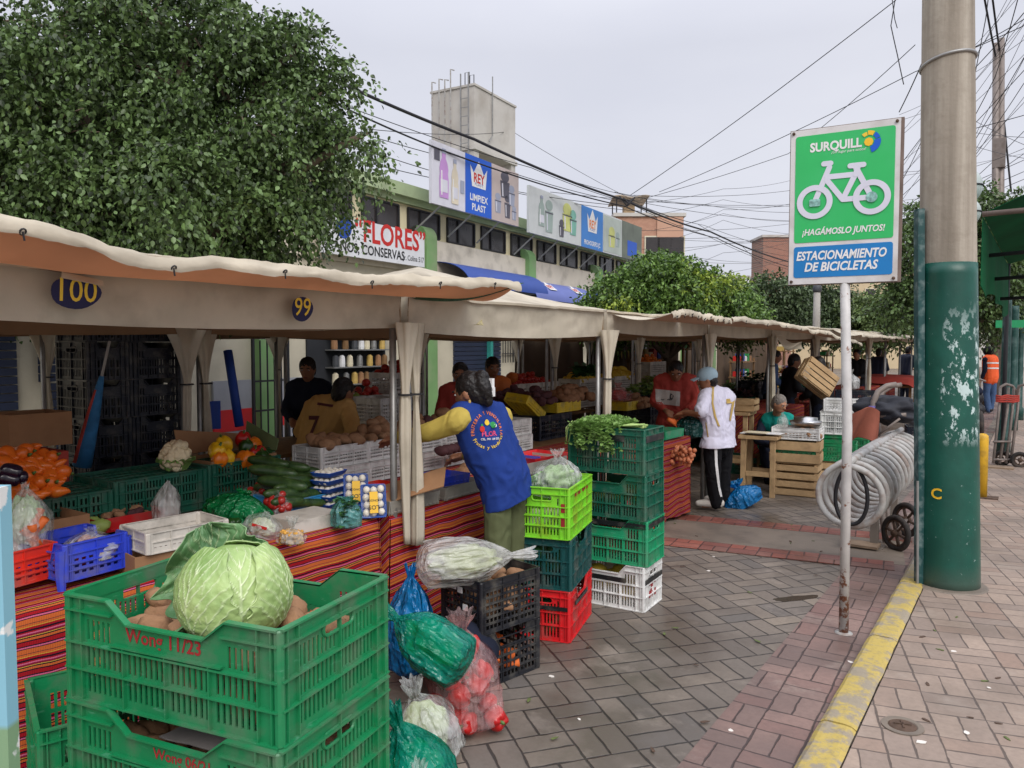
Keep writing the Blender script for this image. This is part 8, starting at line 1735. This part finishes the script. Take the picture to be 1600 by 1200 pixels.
# painted board at the very left edge
pa = thing('painted_board', D(-22,540,1.3)-ZP*1.68, 0, 'narrow pale blue painted board cut off by the left edge', 'board'); t = NT('pale_blue_board'); p_ = t.pos(); sx_ = t.n('ShaderNodeSeparateXYZ'); t.set(sx_.inputs[0], p_)
c_ = t.mix(t.step(sx_.outputs[2],1.02,1.03), lin((128,160,124)), lin((134,186,204))); c_ = t.mix(t.step(t.noise(14.0,5.0),0.58,0.62), c_, lin((226,228,226))); t.base(c_); t.b.inputs['Roughness'].default_value = 0.4
b = MB().box((0,0,0.72),(0.05,0.03,1.44)); b.v = [Matrix.Rotation(YAW,4,'Z') @ p for p in b.v]; b.build('board', t.m, pa); MB().box((0,0,0.01),(0.16,0.16,0.02)).build('foot', M['iron'], pa)

# ================================================================== TREES
def tree(name, label, base, blobs, nt_, lf, leaf_m, trunk_r=0.12, seed=0, per=15, droop=0.55, inner=0.25, fat=0.55, twig=0.34, clus=0):
    """crown of individual leaves on drooping twigs; blobs = [(centre, radii)]"""
    g = np.random.default_rng(seed); e = thing(name, base, 0, label, 'tree'); base = Vector(base)
    C = np.array([tuple(c) for c, r in blobs]); Rr = np.array([tuple(r) for c, r in blobs]); wgt = np.array([r[0]*r[1]+r[0]*r[2]+r[1]*r[2] for c, r in blobs]); wgt = wgt/wgt.sum()
    k = g.choice(len(blobs), nt_, p=wgt); d = g.normal(size=(nt_,3)); d /= np.linalg.norm(d,axis=1)[:,None]; f = np.where(g.random(nt_) < inner, g.uniform(0.35,0.8,nt_), g.uniform(0.80,1.04,nt_)); lump = np.array([noise.noise(Vector(tuple(v*2.2))+Vector((float(i),0,0))) for v, i in zip(d, k)]); lump2 = np.array([noise.noise(Vector(tuple(v*5.5))+Vector((float(i)*3.1,7,0))) for v, i in zip(d, k)]); P = C[k]+d*Rr[k]*(f*(1+0.26*lump+0.22*lump2))[:,None]
    if clus:
        ci = g.choice(nt_, clus, replace=False); far_ = f > 0.78; ci = ci[far_[ci]]; own = g.integers(0, len(ci), nt_); mv = g.random(nt_) < 0.80; off = g.normal(size=(nt_,3)); off /= np.linalg.norm(off,axis=1)[:,None]; off[:,2] *= 0.62; sz = g.uniform(0.14,0.34,len(ci)); P = np.where(mv[:,None], P[ci[own]]+off*(sz[own]*g.uniform(0.3,1.0,nt_))[:,None], P); d = np.where(mv[:,None], 0.55*d[ci[own]]+0.75*off, d); k = np.where(mv, k[ci[own]], k)
    rad_ = Rr[k]; T = d/np.maximum(rad_,1e-3); T /= np.linalg.norm(T,axis=1)[:,None]; T = T*0.7+g.normal(size=T.shape)*0.45; T[:,2] -= 0.15; T /= np.linalg.norm(T,axis=1)[:,None]
    n = nt_*per; ti = np.repeat(np.arange(nt_),per); s = np.tile(np.linspace(0,1,per),nt_); L = twig*g.uniform(0.6,1.3,nt_)[ti]
    Q = P[ti]+T[ti]*(s*L)[:,None]; Q[:,2] -= droop*(s**2)*L; Q += g.normal(size=Q.shape)*lf*0.35
    A = T[ti]*0.55+g.normal(size=(n,3))*0.62; A[:,2] -= droop*0.9; A /= np.linalg.norm(A,axis=1)[:,None]; N_ = g.normal(size=(n,3)); N_[:,2] = np.abs(N_[:,2])+0.5; S = np.cross(A,N_); S /= np.maximum(np.linalg.norm(S,axis=1),1e-6)[:,None]; U = np.cross(S,A)
    l = lf*g.uniform(0.7,1.25,n)[:,None]; w = l*fat*0.5; base_ = Q; v0 = base_; v1 = base_+A*l*0.22+S*w*0.85+U*l*0.05; v2 = base_+A*l*0.55+S*w*0.9+U*l*0.05; v3 = base_+A*l-U*l*0.10; v4 = base_+A*l*0.55-S*w*0.9+U*l*0.05; v5 = base_+A*l*0.22-S*w*0.85+U*l*0.05; V_ = np.stack([v0,v1,v2,v3,v4,v5],1).reshape(-1,3)-np.array(tuple(base))
    idx = np.arange(n)*6; Fc = np.stack([np.stack([idx,idx+1,idx+2,idx+3],1),np.stack([idx,idx+3,idx+4,idx+5],1)],1).reshape(-1)
    me = bpy.data.meshes.new('crown'); me.vertices.add(len(V_)); me.vertices.foreach_set('co', V_.astype(np.float32).ravel()); m = len(Fc)//4; me.loops.add(len(Fc)); me.loops.foreach_set('vertex_index', Fc.astype(np.int32)); me.polygons.add(m); me.polygons.foreach_set('loop_start', np.arange(m,dtype=np.int32)*4); me.update(calc_edges=True); me.validate(); me.materials.append(leaf_m)
    o = bpy.data.objects.new('crown', me); COL.objects.link(o); o.parent = e
    b = MB(); cm = Vector(tuple((C*wgt[:,None]).sum(0))); top = Vector((base.x*0.5+cm.x*0.5, base.y*0.5+cm.y*0.5, base.z+(cm.z-base.z)*0.55)); b.tube([base, base.lerp(top,.5)+Vector((0.06,0.03,0)), top],[trunk_r*1.15,trunk_r*.95,trunk_r*.8],12)
    for c, r in blobs: c = Vector(c); mid = top.lerp(c,.5)+Vector((0,0,0.15)); b.tube([top,mid,c,c+Vector((0.2,0.1,r[2]*.5))],[trunk_r*.6,trunk_r*.42,trunk_r*.25,trunk_r*.06],8)
    for i in range(0, nt_, max(1, nt_//160)):
        p = Vector(tuple(P[i])); c = Vector(tuple(C[k[i]])); b.tube([c.lerp(p,.25), c.lerp(p,.7)+Vector((0,0,.05)), p],[trunk_r*.12,trunk_r*.07,0.006],5)
    lay(e, b, 'trunk', M['bark']); return e
M['bark'] = mat('grey_brown_bark',(104,92,78),0.9,0.25,8,0.5,30); LF1 = leaf_mat('dark_ficus_leaves',(36,48,28),(92,116,66),(158,174,84),0.30,0.9,0.40); LF2 = leaf_mat('fresh_ficus_leaves',(44,68,34),(98,128,58),(172,190,80),0.75,0.9); LF3 = leaf_mat('far_tree_leaves',(48,62,42),(88,106,70),(136,150,84),0.3,0.5)
def Bl(px, py, d, rx, rz, ry=None): return (D(px,py,d),(rx,ry or rx,rz))
gb_ = D(230,540,7.6); gb_.z = 0
tree('ficus_tree','big dark green ficus tree filling the upper left corner', gb_, [Bl(170,150,7.6,1.25,1.05),(D(40,230,7.3),(1.2,1.1,1.0)),Bl(370,190,7.7,1.05,0.85),Bl(452,255,7.7,0.64,0.50),Bl(250,320,7.3,1.1,0.65),Bl(365,350,7.4,0.68,0.46),Bl(90,330,7.0,0.9,0.5),Bl(440,98,7.7,0.42,0.33),Bl(470,170,7.7,0.40,0.30),Bl(100,30,7.6,1.3,0.8),Bl(300,60,7.7,0.8,0.55),Bl(-120,200,7.6,1.3,1.5),Bl(548,220,7.6,0.30,0.17)], 10500, 0.053, LF1, 0.15, 3, 14, 0.75, 0.20, 0.66, 0.28, clus=380)
gm = D(1045,540,14.5); gm.z = 0
tree('ficus_tree','smaller bright green tree behind the middle tents', gm, [Bl(1035,450,14.5,0.95,0.50),Bl(985,470,14.3,0.75,0.42),Bl(1100,470,14.5,0.85,0.45),Bl(1030,425,14.6,0.55,0.32),Bl(950,490,14.2,0.45,0.30),Bl(1145,490,14.6,0.50,0.25)], 2900, 0.075, LF2, 0.10, 5, 14)
for i, (px, d, bl_, lab, lm, nt_, lf) in enumerate([(1210,26,[(1205,462,.75,.55),(1195,490,.8,.4),(1228,485,.7,.4)],'dark round tree between the small tree and the sign pole',LF3,900,0.13),(1275,28,[(1262,475,.8,.6),(1295,470,.8,.55),(1280,500,1.1,.4),(1245,500,.7,.4)],'grey green tree behind the concrete post',LF3,1100,0.13),(1380,27,[(1360,490,1.0,.6),(1400,500,1.0,.5),(1345,510,.9,.4),(1420,485,.7,.6)],'broad pale green tree right of the sign pole',leaf_mat('olive_leaves',(66,84,50),(112,130,78),(142,156,90),0.3,0.5),1500,0.13)]):
    g0 = D(px,540,d); g0.z = 0; tree('street_tree', lab, g0, [Bl(a,b_,d,r,z) for a,b_,r,z in bl_], nt_, lf, lm, 0.12, 20+i, 13, 0.4, twig=0.5)
gr_ = D(1528,540,17.0); gr_.z = 0.02
tree('street_tree','leafy pavement tree seen both sides of the utility pole', gr_, [Bl(1430,400,16.5,.55,.75),Bl(1418,460,16.5,.35,.4),Bl(1480,370,17,.9,.9),Bl(1535,345,17,.75,.6),Bl(1545,420,17,.65,.7),Bl(1520,470,17,.6,.4),Bl(1395,475,16.5,.3,.2),Bl(1585,470,17.5,.6,.5)], 2300, 0.095, LF1, 0.10, 31, 13, 0.5, twig=0.45)
g2 = D(1543,540,21.0); g2.z = 0.02
tree('street_tree','farther pavement tree behind the orange vest', g2, [Bl(1560,430,21,1.2,1.2),Bl(1590,390,21,1.2,1.0),Bl(1545,490,21,.9,.5)], 1300, 0.12, LF3, 0.10, 33, 13, 0.5, twig=0.5)

# ================================================================== WIRES
def wire(pts, r, label, grp='overhead cables'):
    P = [D(*p) for p in pts]; out = []
    for a, b_ in zip(P, P[1:]):
        L = (b_-a).length
        for k in range(12): t_ = k/12; out.append(a.lerp(b_,t_)-ZP*(0.010*L*4*t_*(1-t_)))
    out.append(P[-1]); o = MB().tube(out, r, 5).build('overhead_cable', M['cable'], smooth=True, own=True); tag(o, label, 'cable', grp)
M['cable'] = mat('black_cable',(40,40,44),0.6,0.1,3)
TH = 'thick black cable sloping from the big tree toward the brick building'; TN = 'thin overhead wire crossing the sky'
wire([(470,100,11),(740,217,14),(975,312,20),(1110,362,26),(1245,412,34)],0.028,TH); wire([(480,140,11),(700,238,14),(975,322,20),(1120,372,26),(1245,420,34)],0.016,'thinner cable just under the thick sloping one')
for a in ([(500,150,12),(830,262,16),(980,316,20)],[(500,188,12),(800,270,16),(985,318,20)],[(520,215,12),(760,290,16),(980,322,20)],[(520,240,12),(800,300,17),(1000,330,21)],[(560,200,14),(800,205,24),(1000,318,30)],[(975,312,20),(1100,352,26),(1245,395,34)],[(985,318,20),(1100,366,26),(1245,425,34)],[(975,310,20),(1090,350,25),(1160,385,29),(1245,402,33)],[(960,300,22),(1100,320,26),(1232,332,30),(1600,300,34)],[(980,312,22),(1232,345,30),(1440,330,33)],[(990,305,22),(1232,298,30),(1600,240,34)],[(985,305,18),(1400,0,12)],[(1030,300,20),(1430,112,14),(1600,40,12)],[(1000,312,22),(1232,240,20),(1430,70,14)],[(860,300,20),(1232,320,30),(1440,310,34)],[(900,285,20),(1060,318,26),(1232,322,32)],[(1000,360,26),(1232,350,33)],[(1020,372,30),(1232,376,36)],[(1100,410,34),(1232,408,40)],[(1040,395,30),(1190,410,38)],[(1110,430,34),(1232,405,40)],[(1160,385,30),(1215,430,40)],[(1405,330,30),(1600,250,26)],[(1405,345,30),(1600,268,26)],[(1405,355,30),(1600,280,26)],[(1405,310,30),(1600,110,20)],[(1405,290,28),(1440,220,22),(1600,180,20)],[(1510,205,22),(1555,120,20),(1590,0,16)],[(1510,80,20),(1600,30,18)],[(1510,240,24),(1600,90,20)],[(1510,262,26),(1600,130,22)],[(1510,290,28),(1600,205,24)],[(1510,180,22),(1540,30,18),(1545,-10,17)],[(1405,175,16),(1440,100,14)],[(1405,260,24),(1500,130,20),(1600,20,16)],[(1510,300,30),(1600,240,27)]): wire(a, 0.0075 if a[0][0] < 1400 else 0.011, TN if a[0][0] < 1400 else 'thin wire crossing the sky right of the sign')
wr_ = random.Random(5)
for k in range(16):
    y0 = wr_.uniform(180,340); wire([(1405,y0+wr_.uniform(-20,60),28),(1500,y0-wr_.uniform(20,120),24),(1605,y0-wr_.uniform(60,260),20)],0.007,'thin wire crossing the sky right of the sign')
for k in range(9):
    y0 = 300+12*k; wire([(1010+wr_.uniform(-40,60),y0+wr_.uniform(0,30),24),(1130,y0+wr_.uniform(-5,20),28),(1236,y0+wr_.uniform(-20,20),34)],0.0065,TN)
wire([(1400,-10,9),(1392,40,9),(1402,85,9),(1412,132,9)],0.006,'loose frayed wire hanging above the sign'); wire([(1393,-10,9),(1398,30,9),(1402,44,9)],0.005,'short loose wire end hanging above the sign')
for k in range(4): wire([(968+6*k,306+3*k,20),(980+3*k,322-4*k,20),(992-4*k,308+4*k,20)],0.02,'knotted splice where the overhead cables meet')
fp = D(1561,540,24); fp.z = 0; fe_ = thing('far_utility_pole', fp, 0, 'far pair of slim utility masts tangled with cables at upper right', 'utility pole')
for dx, t_ in ((-5,68),(4,60)): a = D(1561+dx*0.6,540,24); a.z = 0; lay(fe_, MB().tube([a,D(1561+dx,t_,24)],[0.14,0.09],10), 'mast', M['truckgrey'])
lay(fe_, MB().box(D(1561,240,24),(0.35,0.3,0.9)), 'junction_box', M['truckgrey'], False); wire([(1537,-10,22),(1556,90,24),(1570,200,24),(1580,300,24)],0.03,'twisted cable running down the far masts'); wire([(1550,-10,22),(1562,80,24),(1566,210,24)],0.03,'second twisted cable down the far masts')
cpz = D(1275,540,20); cpz.z = 0; e = thing('concrete_post', cpz, 0, 'short concrete post rising behind the tents left of the sign pole', 'post'); MB().lathe([(0.12,0),(0.085,D(1275,455,20).z-0.05),(0.06,D(1275,452,20).z)],12).build('shaft', M['conc'], e, True); MB().lathe([(0.10,0),(0.12,0.05),(0.11,0.15),(0.05,0.22)],12,0,TR((0,0,D(1275,455,20).z-0.03))).build('lamp_head', M['dgrey'], e, True)
